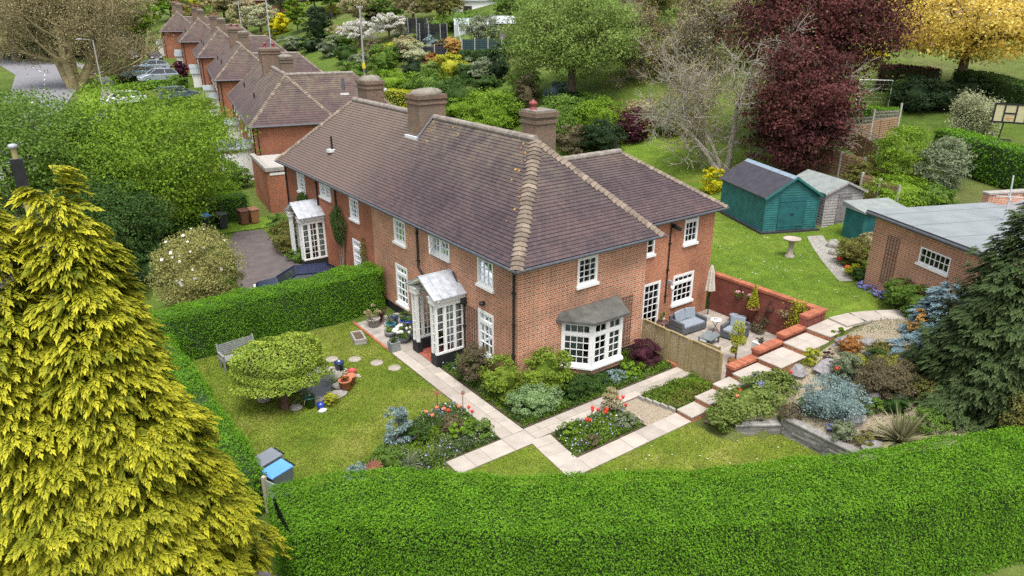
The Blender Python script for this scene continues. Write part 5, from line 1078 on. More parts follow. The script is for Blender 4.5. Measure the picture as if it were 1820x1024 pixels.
for k in range(len(pth)-1):
    p, q = Vector(pth[k]), Vector(pth[k+1]); d_ = (q-p).normalized(); n_v = Vector((-d_.y, d_.x))*.46; q2 = q-d_*.012
    b.prism([tuple(p-n_v), tuple(q2-n_v), tuple(q2+n_v), tuple(p+n_v)], 1.36, 1.475)
struct(b.build('garden_path', STONE))
LATH = M('greenish pine lath', (.30, .235, .115), .8, .2, 6, .2)
def slat_fence(label, x, y0, y1, h, z0=.04, cell=.075):
    r = thing('slatted_fence', label, 'fence', (x, y0, 0), 0, 'slatted fence panels by the patio'); b = MB(); n = int(h/cell); l = y1-y0
    for i in range(n): b.box(-.012, .012, .06*np.sign(l), l-.06*np.sign(l), z0+i*cell, z0+i*cell+cell*.72)
    b.box(-.04, .04, .06*np.sign(l), l-.06*np.sign(l), z0+n*cell, z0+n*cell+.05); b.build('slats', LATH, r)
    MB().box(.013, .04, l*.5-.03, l*.5+.03, z0, z0+h-.05).build('batten', LATH, r)
    for y in (0, l): MB().box(-.05, .05, y-.05, y+.05, -.05, z0+h+.03).build('post', LATH, r)
slat_fence('slatted fence panel nearest the house wall', 6.3, -.12, -1.36, 1.35); slat_fence('middle slatted fence panel where the path meets the patio', 6.32, -1.47, -2.45, 1.35); slat_fence('slatted fence panel ending at the patio steps', 6.36, -2.57, -3.95, 1.35)
g = thing('garden_gate', 'low wooden gate standing open behind the slatted fence', 'gate', (7.2, -2.2, 0), math.radians(-84)); b = MB()
for i in range(7): b.box(.05, .95, -.012, .012, .1+i*.14, .2+i*.14)
b.build('boards', LATH, g); b = MB(); b.box(0, .06, -.03, .03, .04, 1.2); b.box(.94, 1.0, -.03, .03, .04, 1.1); b.build('frame', LATH, g)
MB().box(6.2, 6.6, -2.0, -1.45, -.02, .14).build('brick_step', CAPB); tag(bpy.data.objects['brick_step'], 'red brick step at the foot of the slatted fence', 'step')
# ------------------------------------------------------------------ patio furniture
RAT = M('grey rattan weave', (.1, .105, .115), .75, .3, 18, .7); CUSH = M('blue grey cushion', (.22, .255, .295), .9, .08, 5, .2)
def sofa(label, name, cat_, c, rz, w, dpt, ncush):
    r = thing(name, label, cat_, (c[0], c[1], .04), rz); b = MB(); b.box(-w/2, w/2, -dpt/2, dpt/2, .05, .3); b.box(-w/2, w/2, dpt/2-.12, dpt/2, .301, .72); b.box(-w/2, -w/2+.12, -dpt/2, dpt/2-.121, .301, .58); b.box(w/2-.12, w/2, -dpt/2, dpt/2-.121, .301, .58); b.build('frame', RAT, r, bevel=.03)
    MB().box(-w/2+.13, w/2-.13, -dpt/2-.01, dpt/2-.13, .305, .44).build('seat_cushion', CUSH, r, bevel=.04)
    for k in range(ncush):
        x = -w/2+.13+(w-.26)*(k+.5)/ncush; cw = (w-.3)/ncush
        T = Matrix.Translation((x, dpt/2-.22, .66)) @ Matrix.Rotation(math.radians(-16), 4, 'X') @ Matrix.Rotation(math.radians((-6, 7)[k % 2]), 4, 'Y'); q = MB(T)
        q.add([(-cw/2, -.05, -.24), (cw/2, -.05, -.24), (cw/2, -.05, .24), (-cw/2, -.05, .24), (-cw/2, .05, -.24), (cw/2, .05, -.24), (cw/2, .05, .24), (-cw/2, .05, .24)], [(0, 1, 2, 3), (7, 6, 5, 4), (0, 4, 5, 1), (1, 5, 6, 2), (2, 6, 7, 3), (3, 7, 4, 0)])
        o = q.build('back_cushion', CUSH, r, bevel=.035)
    return r
sofa('grey rattan two seat sofa with blue grey cushions against the brick wing', 'rattan_sofa', 'sofa', (9.35, .12), math.radians(-3), 1.5, .85, 2)
sofa('grey rattan armchair with one blue cushion in the middle of the patio', 'rattan_armchair', 'armchair', (10.35, -1.6), math.radians(-80), .95, .85, 1)
t = thing('coffee_table', 'low grey glass topped coffee table between sofa and gate', 'table', (9.0, -1.35, .04), .2); MB().box(-.42, .42, -.3, .3, .33, .36).build('tabletop', M('smoky glass', (.16, .19, .2), .15, .1, 3, 0, 0, .6), t); b = MB(); b.box(-.4, .4, -.28, .28, .27, .329)
for x in (-.4, .34):
    for y in (-.28, .22): b.box(x, x+.06, y, y+.06, 0, .269)
b.build('frame', RAT, t)
t = thing('footstool', 'grey rattan footstool behind the slatted fence', 'footstool', (8.2, -1.45, .04), .1); MB().box(-.25, .25, -.25, .25, .02, .34).build('base', RAT, t, bevel=.03)
MB().box(-.24, .24, -.24, .24, .345, .41).build('cushion', CUSH, t, bevel=.03)
t = thing('bistro_table', 'small round white topped folding table beside the sofa', 'table', (10.15, -.75, .04)); MB().lathe([(0, .56), (.24, .56), (.25, .58), (.24, .6), (0, .6)], n=22).build('tabletop', WHITED, t); MB().lathe([(0, .602), (.12, .602), (.12, .605), (0, .605)], n=16).build('mosaic', LEAD, t)
b = MB(); 
for a in (0, 2.1, 4.2): c, s = math.cos(a), math.sin(a); b.tube([(.2*c, .2*s, .56), (-.18*c, -.18*s, 0)], .012, 6)
b.build('legs', PIPE, t)
t = thing('round_side_table', 'dark brown round side table by the garden door', 'table', (8.2, .55, .04)); b = MB(); b.lathe([(0, .48), (.26, .48), (.26, .52), (0, .52)], n=18); b.build('tabletop', M('dark wood', (.09, .045, .035), .6, .2), t); b = MB()
for k in range(8): a = k*PI/4; b.box(.22*math.cos(a)-.03, .22*math.cos(a)+.03, .22*math.sin(a)-.03, .22*math.sin(a)+.03, 0, .479)
b.build('slats', M('dark wood', (.09, .045, .035)), t)
pot('small white pot with a green plant on the round side table', (8.2, .55), .09, .16, WHITED, 20, 'mid', (.12, .12, .2), .04, z=.565)
t = thing('parasol', 'furled cream parasol leaning by the corner of the wing', 'parasol', (11.25, .55, .04)); MB().tube([(0, 0, 0), (-.12, -.05, 2.5)], .022, 8).build('pole', PIPE, t); b = MB(); n = 16
prof = [(.03, 2.55), (.07, 2.4), (.11, 2.2), (.15, 1.7), (.19, 1.32), (.16, 1.3)]
vs = [(-.12*z/2.5+r*(1+(.28 if j % 2 else -.12))*math.cos(2*PI*j/n), -.05*z/2.5+r*(1+(.28 if j % 2 else -.12))*math.sin(2*PI*j/n), z) for r, z in prof for j in range(n)]
b.add(vs, [(i*n+j, i*n+(j+1) % n, (i+1)*n+(j+1) % n, (i+1)*n+j) for i in range(len(prof)-1) for j in range(n)]); b.build('canopy', M('cream canvas', (.52, .47, .4), .9, .1, 6), t); MB().lathe([(0, .1), (.2, .08), (.24, 0)], n=16).build('base', STONED, t)
PINK = M('pink petals', (.6, .3, .35), .7, .15)
def basket(label, y, z, plant=None, petals=None):
    r = thing('hanging_basket', label, 'basket', (11.99, y, z), 0); b = MB(); n = 10; prof = [(.0, -.16), (.1, -.14), (.17, -.05), (.19, .05)]
    b.add([(-q*math.sin(PI*j/n), q*math.cos(PI*j/n), zz) for q, zz in prof for j in range(n+1)], [(i*(n+1)+j, i*(n+1)+j+1, (i+1)*(n+1)+j+1, (i+1)*(n+1)+j) for i in range(3) for j in range(n)]); b.build('basket', M('brown coir', (.12, .07, .04), .95, .3, 12), r)
    b = MB(); b.tube([(0, 0, .45), (-.1, 0, .4), (-.17, 0, .06)], .008, 5); b.tube([(0, 0, .4), (-.02, .17, .05)], .006, 5); b.tube([(0, 0, .4), (-.02, -.17, .05)], .006, 5); b.build('bracket', PIPE, r)
    if plant:
        rg = np.random.default_rng(int(abs(y)*100)); P = rg.normal(0, 1, (260, 3))*(.1, .13, .08)+np.array([-.12, 0, .1]); P[:, 0] = np.minimum(P[:, 0], -.01); V, F = leaves(rg, P, .05); npmesh('foliage', V, F, LF[plant], r)
    if petals:
        b = MB(); rg = np.random.default_rng(3)
        for k in range(9): b.blob((-.12-rg.random()*.1, rg.normal(0, .09), .14+rg.random()*.12), (.045,)*3, k, .2, 7)
        b.build('flowers', petals, r)
basket('wall basket with pink flowers nearest the parasol', -.5, 1.25, 'mid', PINK); basket('wall basket with pink flowers half hidden by the cone conifer', -1.15, 1.3, 'mid', PINK); basket('empty wall basket right of the cone conifer', -2.1, 1.12); basket('wall basket with dry stems nearest the tall climber', -2.85, 1.1, 'khaki'); basket('dark low wall basket below the empty basket', -1.95, .5, 'heath')
r = pot('wall planter holding a yellow green cone conifer', (11.72, -1.42), .26, .3, RUST, 31, z=.72); rg = np.random.default_rng(8); n = 1500; u = rg.uniform(0, 1, n)**.7; a = rg.uniform(0, 6.28, n); P = np.stack([.27*(1-u)*np.cos(a), .27*(1-u)*np.sin(a), .3+u*1.05], 1); V, F = leaves(rg, P, .07, None, .3); npmesh('foliage', V, F, LF['yellow'], r)
MB().tube([(.25, 0, .1), (-.2, 0, .12)], .02, 6).build('bracket', PIPE, r)
climber_ = None
rg = np.random.default_rng(9); n = 900; P = np.stack([rg.normal(-.12, .1, n), rg.normal(0, .2, n), rg.uniform(.1, 2.0, n)], 1); V, F = leaves(rg, P, .09, None, .3); V2, F2 = segs(np.array([[(-.05, .0, 0), (-.08, .1, 1.9)], [(-.05, 0, 0), (-.1, -.12, 1.7)]]), np.array([.02, .02]), np.array([.008, .008])); k = len(F); V, F = cat((V, F), (V2, F2)); tag(npmesh('climbing_plant', V, F, [LF['yellow'], BARK], None, np.r_[np.zeros(k, int), np.ones(len(F2), int)], loc=(11.95, -3.5, .03)), 'tall yellow green climber on the patio wall beside the top step', 'climber')
pot('pale blue grey pot behind the armchair against the patio wall', (11.65, -1.0), .2, .42, CUSH, 32); pot('second grey blue pot farther along the patio wall', (11.7, -.55), .2, .36, CUSH, 33)
r = thing('small_topiary', 'small clipped yellow green cloud tree on the patio by the steps', 'tree', (8.45, -3.1, .04)); MB().tube([(0, 0, 0), (.03, 0, .6), (0, .02, 1.5)], [.035, .03, .015], 7).build('trunk', BARK, r); rg = np.random.default_rng(12); P = []
for (x, y, z, q) in ((0, 0, 1.55, .26), (.05, .1, 1.25, .3), (-.12, -.05, 1.0, .24), (.15, -.1, .95, .2), (-.18, 0, .6, .15)): P.append(unit(rg.normal(size=(420, 3)))*q*rg.uniform(.6, 1, (420, 1))+np.array([x, y, z]))
V, F = leaves(rg, np.concatenate(P), .065); npmesh('crown', V, F, LF['yellow'], r)
pot('white square planter on the patio beside the coping', (8.95, -3.75), .2, .36, WHITED, 34, 'heath', (.16, .16, .1), .05, 'square', z=.7); blades('red cordyline on the patio floor', 'plant', (10.6, -2.85, .04), 40, .5, LF['wine'], 35, .02)
shrub('small brown leaved shrub on the patio beside the cloud tree', (7.95, -3.35, .04), (.2, .2, .3), 'rust', 36, nc=14, per=40, size=.06, core=False); shrub('pink heather on the patio beside the white planter', (8.55, -3.75, .04), (.22, .2, .18), 'wine', 37, nc=12, per=40, size=.05, core=False)
pot('small dark pot near the red cordyline', (10.9, -3.3), .14, .2, PIPE, 38); shrub('bare brown stems in front of the patio wall', (11.6, -1.9, .04), (.3, .4, .25), 'heath', 39, nc=14, per=20, size=.04, core=False)

# ------------------------------------------------------------------ sheds, garage, back lawn
def shed(name, label, loc, rz, w, dpt, eave, ridge, wall, roof, slab, door, ridgecap=None, board=.13):
    r = thing(name, label, 'shed', loc, rz); b = MB(); n = int((eave-.1)/board)
    for i in range(n):
        z0, z1 = .1+i*(eave-.1)/n, .1+(i+1)*(eave-.1)/n
        for (p, q, nx, ny_) in (((0, 0), (w, 0), 0, -1), ((w, 0), (w, dpt), 1, 0), ((w, dpt), (0, dpt), 0, 1), ((0, dpt), (0, 0), -1, 0)):
            b.quad((p[0]+nx*.022, p[1]+ny_*.022, z0), (q[0]+nx*.022, q[1]+ny_*.022, z0), (q[0], q[1], z1), (p[0], p[1], z1)); b.quad((p[0], p[1], z0), (q[0], q[1], z0), (q[0]+nx*.022, q[1]+ny_*.022, z0), (p[0]+nx*.022, p[1]+ny_*.022, z0))
    k = max(3, int((ridge-eave)/board))
    for y, s in ((0, -1), (dpt, 1)):
        for i in range(k):
            t0, t1 = i/k, (i+1)/k; z0, z1 = eave+(ridge-eave)*t0, eave+(ridge-eave)*t1
            b.quad((w/2*t0, y+s*.022, z0), (w-w/2*t0, y+s*.022, z0), (w-w/2*t1, y, z1), (w/2*t1, y, z1)); b.quad((w/2*t0, y, z0), (w-w/2*t0, y, z0), (w-w/2*t0, y+s*.022, z0), (w/2*t0, y+s*.022, z0))
    b.build('wall', wall, r); o = .18; sl = (ridge-eave)/(w/2); R = MB()
    for s in (0, 1):
        q = [(-o, -o, eave-o*sl), (w/2, -o, ridge), (w/2, dpt+o, ridge), (-o, dpt+o, eave-o*sl)]; q = [((w-x) if s else x, y, z) for x, y, z in q]; u = [(x, y, z+.05) for x, y, z in q]
        R.add(q+u, [(0, 1, 2, 3), (7, 6, 5, 4), (0, 4, 5, 1), (2, 6, 7, 3), (3, 7, 4, 0)])
    rf = R.build('roof', roof, r)
    if ridgecap: b = MB(); [b.add([(w/2, -o-.01, ridge+.06), (w/2+s*.22, -o-.01, ridge+.06-.22*sl), (w/2+s*.22, dpt+o+.01, ridge+.06-.22*sl), (w/2, dpt+o+.01, ridge+.06)], [(0, 1, 2, 3)]) for s in (-1, 1)]; b.build('ridge_cap', ridgecap, rf)
    b = MB(); [b.bar((w/2, -o-.01, ridge-.02), ((0-o) if s < 0 else w+o, -o-.01, eave-o*sl-.02), .03, .12) for s in (-1, 1)]; b.build('barge_board', wall, r)
    [MB().box(x-.04, x+.04, -.04, .03, .08, eave).build('corner_post', wall, r) for x in (0, w)]
    MB().box(-slab[0], w+slab[0], -slab[0], dpt+slab[0], -.15, slab[1]).build('base', slab[2], r)
    d0, d1, dh, dm, leaves_ = door
    for i in range(leaves_):
        p, q = d0+(d1-d0)*i/leaves_, d0+(d1-d0)*(i+1)/leaves_; b = MB(); m = max(3, int((q-p)/.13))
        for j in range(m): b.box(p+(q-p)*j/m+.004, p+(q-p)*(j+1)/m-.004, -.055, -.03, .12, dh)
        dd = b.build('door', dm, r); b = MB(); b.box(p+.02, q-.02, -.075, -.056, dh-.25, dh-.16); b.box(p+.02, q-.02, -.075, -.056, .3, .39); b.build('ledge', dm, dd)
        MB().box(q-.1 if i == 0 else p+.02, q-.02 if i == 0 else p+.1, -.1, -.076, 1.0, 1.06).build('handle', PIPE, dd)
    return r
TEAL = M('teal shed paint', (.02, .125, .125), .65, .28, 2.2, .3); TEALD = M('darker teal door', (.015, .10, .11), .65, .28, 2.2, .3); FELTK = M('charcoal shed felt', (.045, .043, .055), .9, .25, 3, .3); GREYW = M('silver weathered boards', (.32, .295, .29), .9, .3, 6, .4); FELTG = M('grey green shed felt', (.21, .235, .225), .9, .2, 2, .2)
shed('garden_shed', 'large teal painted shed with double doors on the back lawn', (20.35, 4.35, 1.48), math.radians(-24), 3.25, 5.0, 2.1, 3.12, TEAL, FELTK, (.22, .09, M('bitumen slab', (.03, .03, .036), .8, .3)), (.82, 2.5, 2.0, TEALD, 2), M('blue grey ridge felt', (.2, .26, .32), .8, .15))
shed('garden_shed', 'small silver grey weathered board shed beside the teal shed', (24.1, 3.05, 1.48), math.radians(-20), 2.5, 3.2, 2.05, 2.6, GREYW, FELTG, (.08, .06, GREYW), (.85, 1.75, 1.95, M('dark weathered door', (.2, .185, .19), .9, .3, 6, .4), 1), None, .16)
r = thing('tool_store', 'low teal tool store with pale felt roof behind the garage', 'shed', (23.0, .1, 1.48), math.radians(-22)); b = MB(); b.box(0, 2.6, 0, 1.5, 0, 1.65); b.build('wall', TEAL, r); b = MB(); b.add([(-.15, -.2, 1.652), (2.75, -.2, 1.652), (2.75, 1.65, 1.652), (-.15, 1.65, 1.652), (-.15, -.2, 1.72), (2.75, -.2, 1.72), (2.75, 1.65, 1.95), (-.15, 1.65, 1.95)], [(0, 3, 2, 1), (4, 5, 6, 7), (0, 1, 5, 4), (1, 2, 6, 5), (2, 3, 7, 6), (3, 0, 4, 7)]); b.build('roof', FELTG, r)
MB().box(.3, 1.2, -.02, -.001, .1, 1.5).build('door', TEALD, r)
GA = math.atan2(-.917, -.40)   # garage: local x along the wall facing the lawn
gar = thing('garage', 'flat roofed orange brick garage with white window at the right', 'garage', (17.2, -3.3, 1.3), GA); T = wallT((0, 0), (1, 0), (0, -1)); ops = [(2.8, 4.37, 2.2, 2.87)]; b = MB(); panel(b, T, 5.6, 0, 3.42, ops); panel(b, wallT((5.6, 0), (0, 1), (1, 0)), 5.8, 0, 3.42, []); panel(b, wallT((0, 5.8), (0, -1), (-1, 0)), 5.8, 0, 3.42, []); panel(b, wallT((5.6, 5.8), (-1, 0), (0, 1)), 5.6, 0, 3.42, []); b.build('wall', BR_G, gar)
window(gar, T, 2.8, 4.37, 2.2, 2.87, cols=6, rows=2, curtain=0, fw=.06, head=.06); MB().box(.1, 5.5, .8, .9, 0, 3.3).build('interior', DARKIN, gar)
b = MB(); b.box(-.25, 5.85, -.3, 6.1, 3.5, 3.62); b.build('roof', FELT, gar); b = MB(); b.box(-.24, 5.84, -.28, 6.08, 3.421, 3.499); b.build('soffit', WHITED, gar); b = MB(); b.tube([(-.2, -.36, 3.52), (5.9, -.36, 3.52)], .07, 8); b.box(-.26, 5.86, -.325, -.301, 3.42, 3.64); b.build('gutter', GUT, gar)
b = MB(); [b.box(.6+1.7*k, .64+1.7*k, -.28, 6.08, 3.621, 3.628) for k in range(4)]; b.build('felt_seams', M('felt seam', (.15, .17, .18), .9, .1), gar)
oh = thing('outbuilding', 'brick outbuilding with slate grey roof behind the garage', 'outbuilding', (22.6, -5.9, 1.3), GA); b = MB(); b.box(-.8, 5.5, .2, 4, 0, 3.3); b.build('wall', BR_G, oh); b = MB(); b.box(-.9, -.55, .1, 4, 3.301, 3.95); b.build('parapet', BR_G, oh); MB().box(-.95, -.5, .05, 4.05, 3.951, 4.03).build('coping', STONED, oh); b = MB(); b.add([(-.54, 0, 3.301), (5.8, 0, 3.301), (5.8, 4, 3.9), (-.54, 4, 3.9), (-.54, 4, 3.301), (5.8, 4, 3.301)], [(0, 1, 2, 3), (3, 2, 5, 4), (1, 5, 2), (0, 3, 4), (0, 4, 5, 1)]); b.build('roof', M('slate roof', (.22, .215, .235), .8, .25, 3), oh)
MAST = M('galvanised mast', (.42, .43, .44), .5, .1); a_ = thing('tv_aerial', 'slim grey aerial mast on the garage roof', 'aerial', (20.0, -7.2, 4.9)); b = MB(); b.tube([(0, 0, 0), (0, 0, 1.0), (.1, .1, 1.9)], .03, 6); b.build('mast', MAST, a_); b = MB(); b.tube([(-.55, -.25, 1.0), (.55, .25, 1.0)], .025, 5); b.tube([(-.3, .4, 1.02), (.3, -.4, 1.02)], .025, 5); b.build('crossbar', MAST, a_)
wv = Vector((-.40, -.917)); nv = (-.917, .40)
def gw(a): return (17.2+wv.x*a, -3.3+wv.y*a)
trellis(gw(.95), tuple(wv), nv, .66, 2.1, 2.0, 'tall dark trellis on the garage wall left of the window', .165); trellis(gw(2.45), tuple(wv), nv, .5, 1.0, 1.6, 'short dark trellis low on the garage wall behind green shrubs', .165)
for k, (a, l_) in enumerate(((2.6, 'green leafy shrub growing up the garage wall under the window'), (3.6, 'second green shrub against the garage wall nearer the conifer'))): p = gw(a); shrub(l_, (p[0]-.4, p[1]+.2, 1.4), (.6, .55, .75), 'mid', 61+k, nc=36, per=50, size=.08)
for k, a in enumerate((.3, .75, 1.2, 1.65)): p = gw(a); shrub(['blue aubrieta clump at the lawn corner of the garage', 'second blue aubrieta clump along the garage foot', 'third blue aubrieta clump along the garage foot', 'fourth blue aubrieta clump nearest the green shrub'][k], (p[0]-.25, p[1]+.1, 1.45), (.3, .28, .16), 'lav', 65+k, nc=14, per=50, size=.05, core=False)
bb = thing('bird_bath', 'stone bird bath on a pedestal on the back lawn', 'bird bath', (17.97, 1.02, 1.46)); BBM = M('pinkish cast stone', (.36, .3, .26), .9, .2, 5, .3); MB().lathe([(.24, 0), (.24, .08), (.15, .16), (.11, .5), (.15, .78), (.18, .82)], n=16).build('pedestal', BBM, bb); MB().lathe([(0, .8), (.25, .83), (.42, .93), (.44, .98), (.38, .97), (.3, .9), (0, .88)], n=22).build('bowl', BBM, bb)
b = MB(); L1 = [Z(x, y, 1.47) for x, y in ((1434, 420), (1446, 442), (1466, 470), (1492, 500))]; R1 = [Z(x, y, 1.47) for x, y in ((1462, 418), (1476, 440), (1494, 466), (1516, 499))]
for k in range(3): b.quad(tuple(L1[k]), tuple(R1[k]), tuple(R1[k+1]), tuple(L1[k+1]))
struct(b.build('concrete_path', STONED))
def gp(px, py, z=None): p = G(px, py) if z is None else Z(px, py, z); return (p[0], p[1], H(p[0], p[1]) if z is None else z)
shrub('olive yellow azalea shrub between the path and the garage', gp(1512, 470, 1.45), (.85, .75, .8), 'olive', 71, nc=45, per=60, size=.09)
shrub('low khaki shrub at the garage corner behind the azalea', gp(1545, 440, 1.45), (.5, .7, .5), 'khaki', 72, nc=30, per=50, size=.08)
shrub('yellow leaved low plant at the garage foot beside the path', gp(1518, 492, 1.45), (.45, .4, .35), 'yellow', 73, nc=22, per=40, size=.07); shrub('dark green low shrub by the garage corner', gp(1530, 500, 1.45), (.45, .45, .4), 'deep', 74, nc=26, per=45, size=.07)
b = MB(); rg = np.random.default_rng(4)
for k, (px, py) in enumerate(((1490, 442), (1503, 458), (1528, 462))): p = Z(px, py, 2.1); tag(MB().blob((0, 0, 0), (.16, .16, .14), k, .3, 9).build('red_bloom', FRED, loc=tuple(p-np.array([.25, .35, .35]))), ['red bloom on the path side of the azalea', 'red bloom in the middle of the azalea', 'red bloom on the garage side of the azalea'][k], 'flower')
rock('grey rock beside the concrete path near the sheds', gp(1480, 438, 1.45), (.5, .35, .22), 75); rock('second grey rock by the concrete path under the azalea', gp(1482, 452, 1.45), (.35, .28, .2), 76)
dn = 330; rg = np.random.default_rng(6); P = scatter(rg, [(12.5, 12), (12.5, -4), (16.6, -6), (16.9, -3), (22, -.5), (22, 3), (19.5, 4), (21, 9)], dn); P = P[np.sin(P[:, 0]*1.7)+np.sin(P[:, 1]*1.3+1)+.6*np.sin(P[:, 0]*4+P[:, 1]*3) > .2]; P[:, 2] += .05; V, F = leaves(rg, P, .06, None, .9, 1); tag(npmesh('daisies', V, F, WHF), kind='stuff')
P = scatter(rg, LAWN3, 40); P[:, 2] += .04; V, F = leaves(rg, P, .05, None, .9, 1); tag(npmesh('daisies', V, F, WHF), kind='stuff')
def turf(poly, n, leaf, seed, ln=.06):
    rg = np.random.default_rng(seed); P = scatter(rg, poly, n); P[:, 2] += .015; D = rg.normal(0, .5, (len(P), 3))+np.array([0, 0, .8]); V, F = leaves(rg, P, ln, None, .2, .22, D=D); return tag(npmesh('grass', V, F, leaf), kind='stuff')
TURF = LEAF('grass blade', (.09, .13, .015), (.22, .225, .055), scale=.45); TURF2 = LEAF('back grass blade', (.085, .14, .015), (.19, .235, .05), scale=.4)
turf(LAWN_POLY, 90000, TURF, 1, .055); turf(LAWN2, 6000, TURF, 2, .055); turf(LAWN3, 26000, TURF, 3, .055); turf(LAWNBACK, 60000, TURF2, 4, .07)

# ------------------------------------------------------------------ rockery
b = MB(); rg = random.Random(3); DRY = M('stacked grey walling', (.25, .24, .225), .9, .25, 5, .5, rpi=.3)
def drywall(label, p, q, h, th=.28):
    p, q = Vector((*p, 0)), Vector((*q, 0)); l = (q-p).length; T = Matrix.Translation(p) @ Matrix.Rotation(math.atan2(q.y-p.y, q.x-p.x), 4, 'Z'); b = MB(T); z = -.05
    while z < h-.03:
        hh = min(rg.uniform(.07, .11), h-z); x = -rg.random()*.2
        while x < l:
            w_ = rg.uniform(.2, .5); b.box(max(0, x)+.004, min(l, x+w_)-.004, -th/2+rg.uniform(-.015, .015), th/2, z+.003, z+hh-.003); x += w_
        z += hh
    x = 0
    while x < l: w_ = rg.uniform(.4, .7); b.box(x+.004, min(l, x+w_)-.004, -th/2-.03, th/2+.03, h, h+.05); x += w_
    return tag(b.build('stone_wall', DRY), label, 'wall')
drywall('stacked grey stone retaining wall between the lawn and the rockery', (5.62, -7.15), (5.62, -10.9), .58); drywall('short low stone wall under the creeping juniper', (4.25, -6.25), (5.5, -7.1), .34)
JUN = LEAF('juniper spray', (.10, .16, .025), (.26, .32, .09), scale=2)
shrub('wide creeping green juniper spreading over the edge of the steps', (5.75, -5.95, .35), (2.15, .78, .5), JUN, 81, nc=170, per=60, size=.1, lo=.75, cr=.32, amp=.1)
shrub('smaller lobe of creeping juniper at the lawn corner', (4.3, -5.85, .1), (.75, .55, .42), JUN, 82, nc=50, per=50, size=.09, lo=.75, amp=.1)
for k, (x, y) in enumerate(((5.9, -5.35), (6.1, -5.5), (6.55, -5.3), (5.75, -6.1), (4.6, -5.5))):
    rg2 = np.random.default_rng(k); n = 60; P = rg2.normal(0, 1, (n, 3))*(.1, .1, .06)+np.array([0, 0, .62]); V, F = leaves(rg2, P, .05, None, .2, .8); S = np.array([[(0, 0, 0), tuple(p)] for p in P[:8]]); V2, F2 = segs(S, np.full(8, .008), np.full(8, .005), 3); q = len(F); V, F = cat((V, F), (V2, F2))
    tag(npmesh('bluebell_clump', V, F, [LF['lav'], GSTEM], None, np.r_[np.zeros(q, int), np.ones(len(F2), int)], loc=(x, y, H(x, y)+.1)), ['bluebell clump at the step edge of the juniper', 'bluebell clump just behind the first at the juniper edge', 'bluebell clump farthest up the juniper by the steps', 'bluebell clump in the middle of the juniper', 'bluebell clump low on the juniper near the bottom step'][k], 'bluebells')
RK = [('silver blue mounded curry plant in the rockery', 'shrub', (1480, 735), (1.15, .95, .62), 'blue', .06, 90), ('rounded grey green dwarf conifer in the rockery', 'shrub', (1500, 672), (.5, .5, .55), 'grey', .06, 40), ('broad olive brown hebe mound in the rockery', 'shrub', (1575, 700), (1.0, .9, .7), 'heath', .06, 70),
      ('yellow tipped heather behind the olive mound', 'shrub', (1578, 665), (.75, .5, .4), 'yellow', .06, 40), ('golden heather cushion near the top path', 'shrub', (1565, 640), (.7, .5, .35), 'olive', .06, 36), ('amber grass like plant at the end of the stone path', 'shrub', (1630, 600), (.4, .4, .6), 'amber', .07, 30),
      ('brown heather by the top step in the rockery', 'shrub', (1510, 630), (.5, .4, .4), 'rust', .06, 30), ('small upright yellow euonymus beside the steps', 'shrub', (1440, 650), (.3, .3, .4), 'yellow', .06, 22), ('green tuft at the foot of the top step', 'shrub', (1490, 598), (.3, .25, .2), 'fresh', .07, 16),
      ('amber cushion plant beside the blue spruce', 'shrub', (1610, 650), (.6, .5, .35), 'amber', .06, 30), ('low green clump beside the silver mound', 'shrub', (1545, 735), (.5, .4, .3), 'mid', .06, 26), ('dark green tussock behind the spiky phormium', 'shrub', (1590, 735), (.5, .4, .32), 'deep', .06, 26),
      ('grey feathery clump above the stone retaining wall', 'shrub', (1495, 780), (.45, .4, .32), 'grey', .05, 26), ('green leafy clump at the end of the stone wall', 'shrub', (1435, 735), (.4, .35, .3), 'mid', .07, 20), ('dull red sedum patch beside the juniper', 'shrub', (1405, 740), (.55, .35, .2), 'heath', .05, 22), ('low green mat left of the phormium', 'shrub', (1540, 790), (.5, .4, .2), 'olive', .06, 22), ('dark purple sedum behind the big white rock', 'shrub', (1470, 640), (.2, .2, .2), 'wine', .05, 12), ('dark slate blue dwarf conifer among yellow heather', 'shrub', (1555, 652), (.3, .3, .4), 'deep', .05, 22)]
for k, (l_, c_, px, r_, lf, sz, nc) in enumerate(RK): shrub(l_, gp(*px), r_, lf, 300+k, cat_=c_, nc=nc, per=60, size=sz, core=min(r_) > .3)
for k, (l_, px, r_) in enumerate((('large pale rock beside the dwarf conifer in the rockery', (1468, 660), (.65, .4, .42)), ('pale rock between juniper and gravel in the rockery', (1418, 670), (.4, .35, .35)), ('flat white rock near the top step', (1498, 612), (.42, .3, .25)), ('lilac grey rock at the top path edge', (1545, 614), (.5, .3, .2)), ('round lilac rock beside the blue spruce', (1602, 650), (.38, .32, .26)), ('pale rock at the foot of the olive mound', (1552, 717), (.38, .3, .26)), ('mottled pale rock above the stone retaining wall', (1518, 755), (.5, .33, .25)), ('long weathered log like rock under the olive mound', (1600, 712), (.6, .25, .2)), ('flat grey rock beside the phormium leaves', (1545, 800), (.5, .35, .18)))): rock(l_, gp(*px), tuple(q*.8 for q in r_), 320+k, ROCKL, .26)
cover('rockery_ground_cover', ROCKERY, 5200, 'mid', .07, 361, .12); cover('rockery_ground_cover', ROCKERY, 4200, 'olive', .07, 364, .12); cover('rockery_ground_cover', ROCKERY, 3000, 'grey', .06, 367, .1)
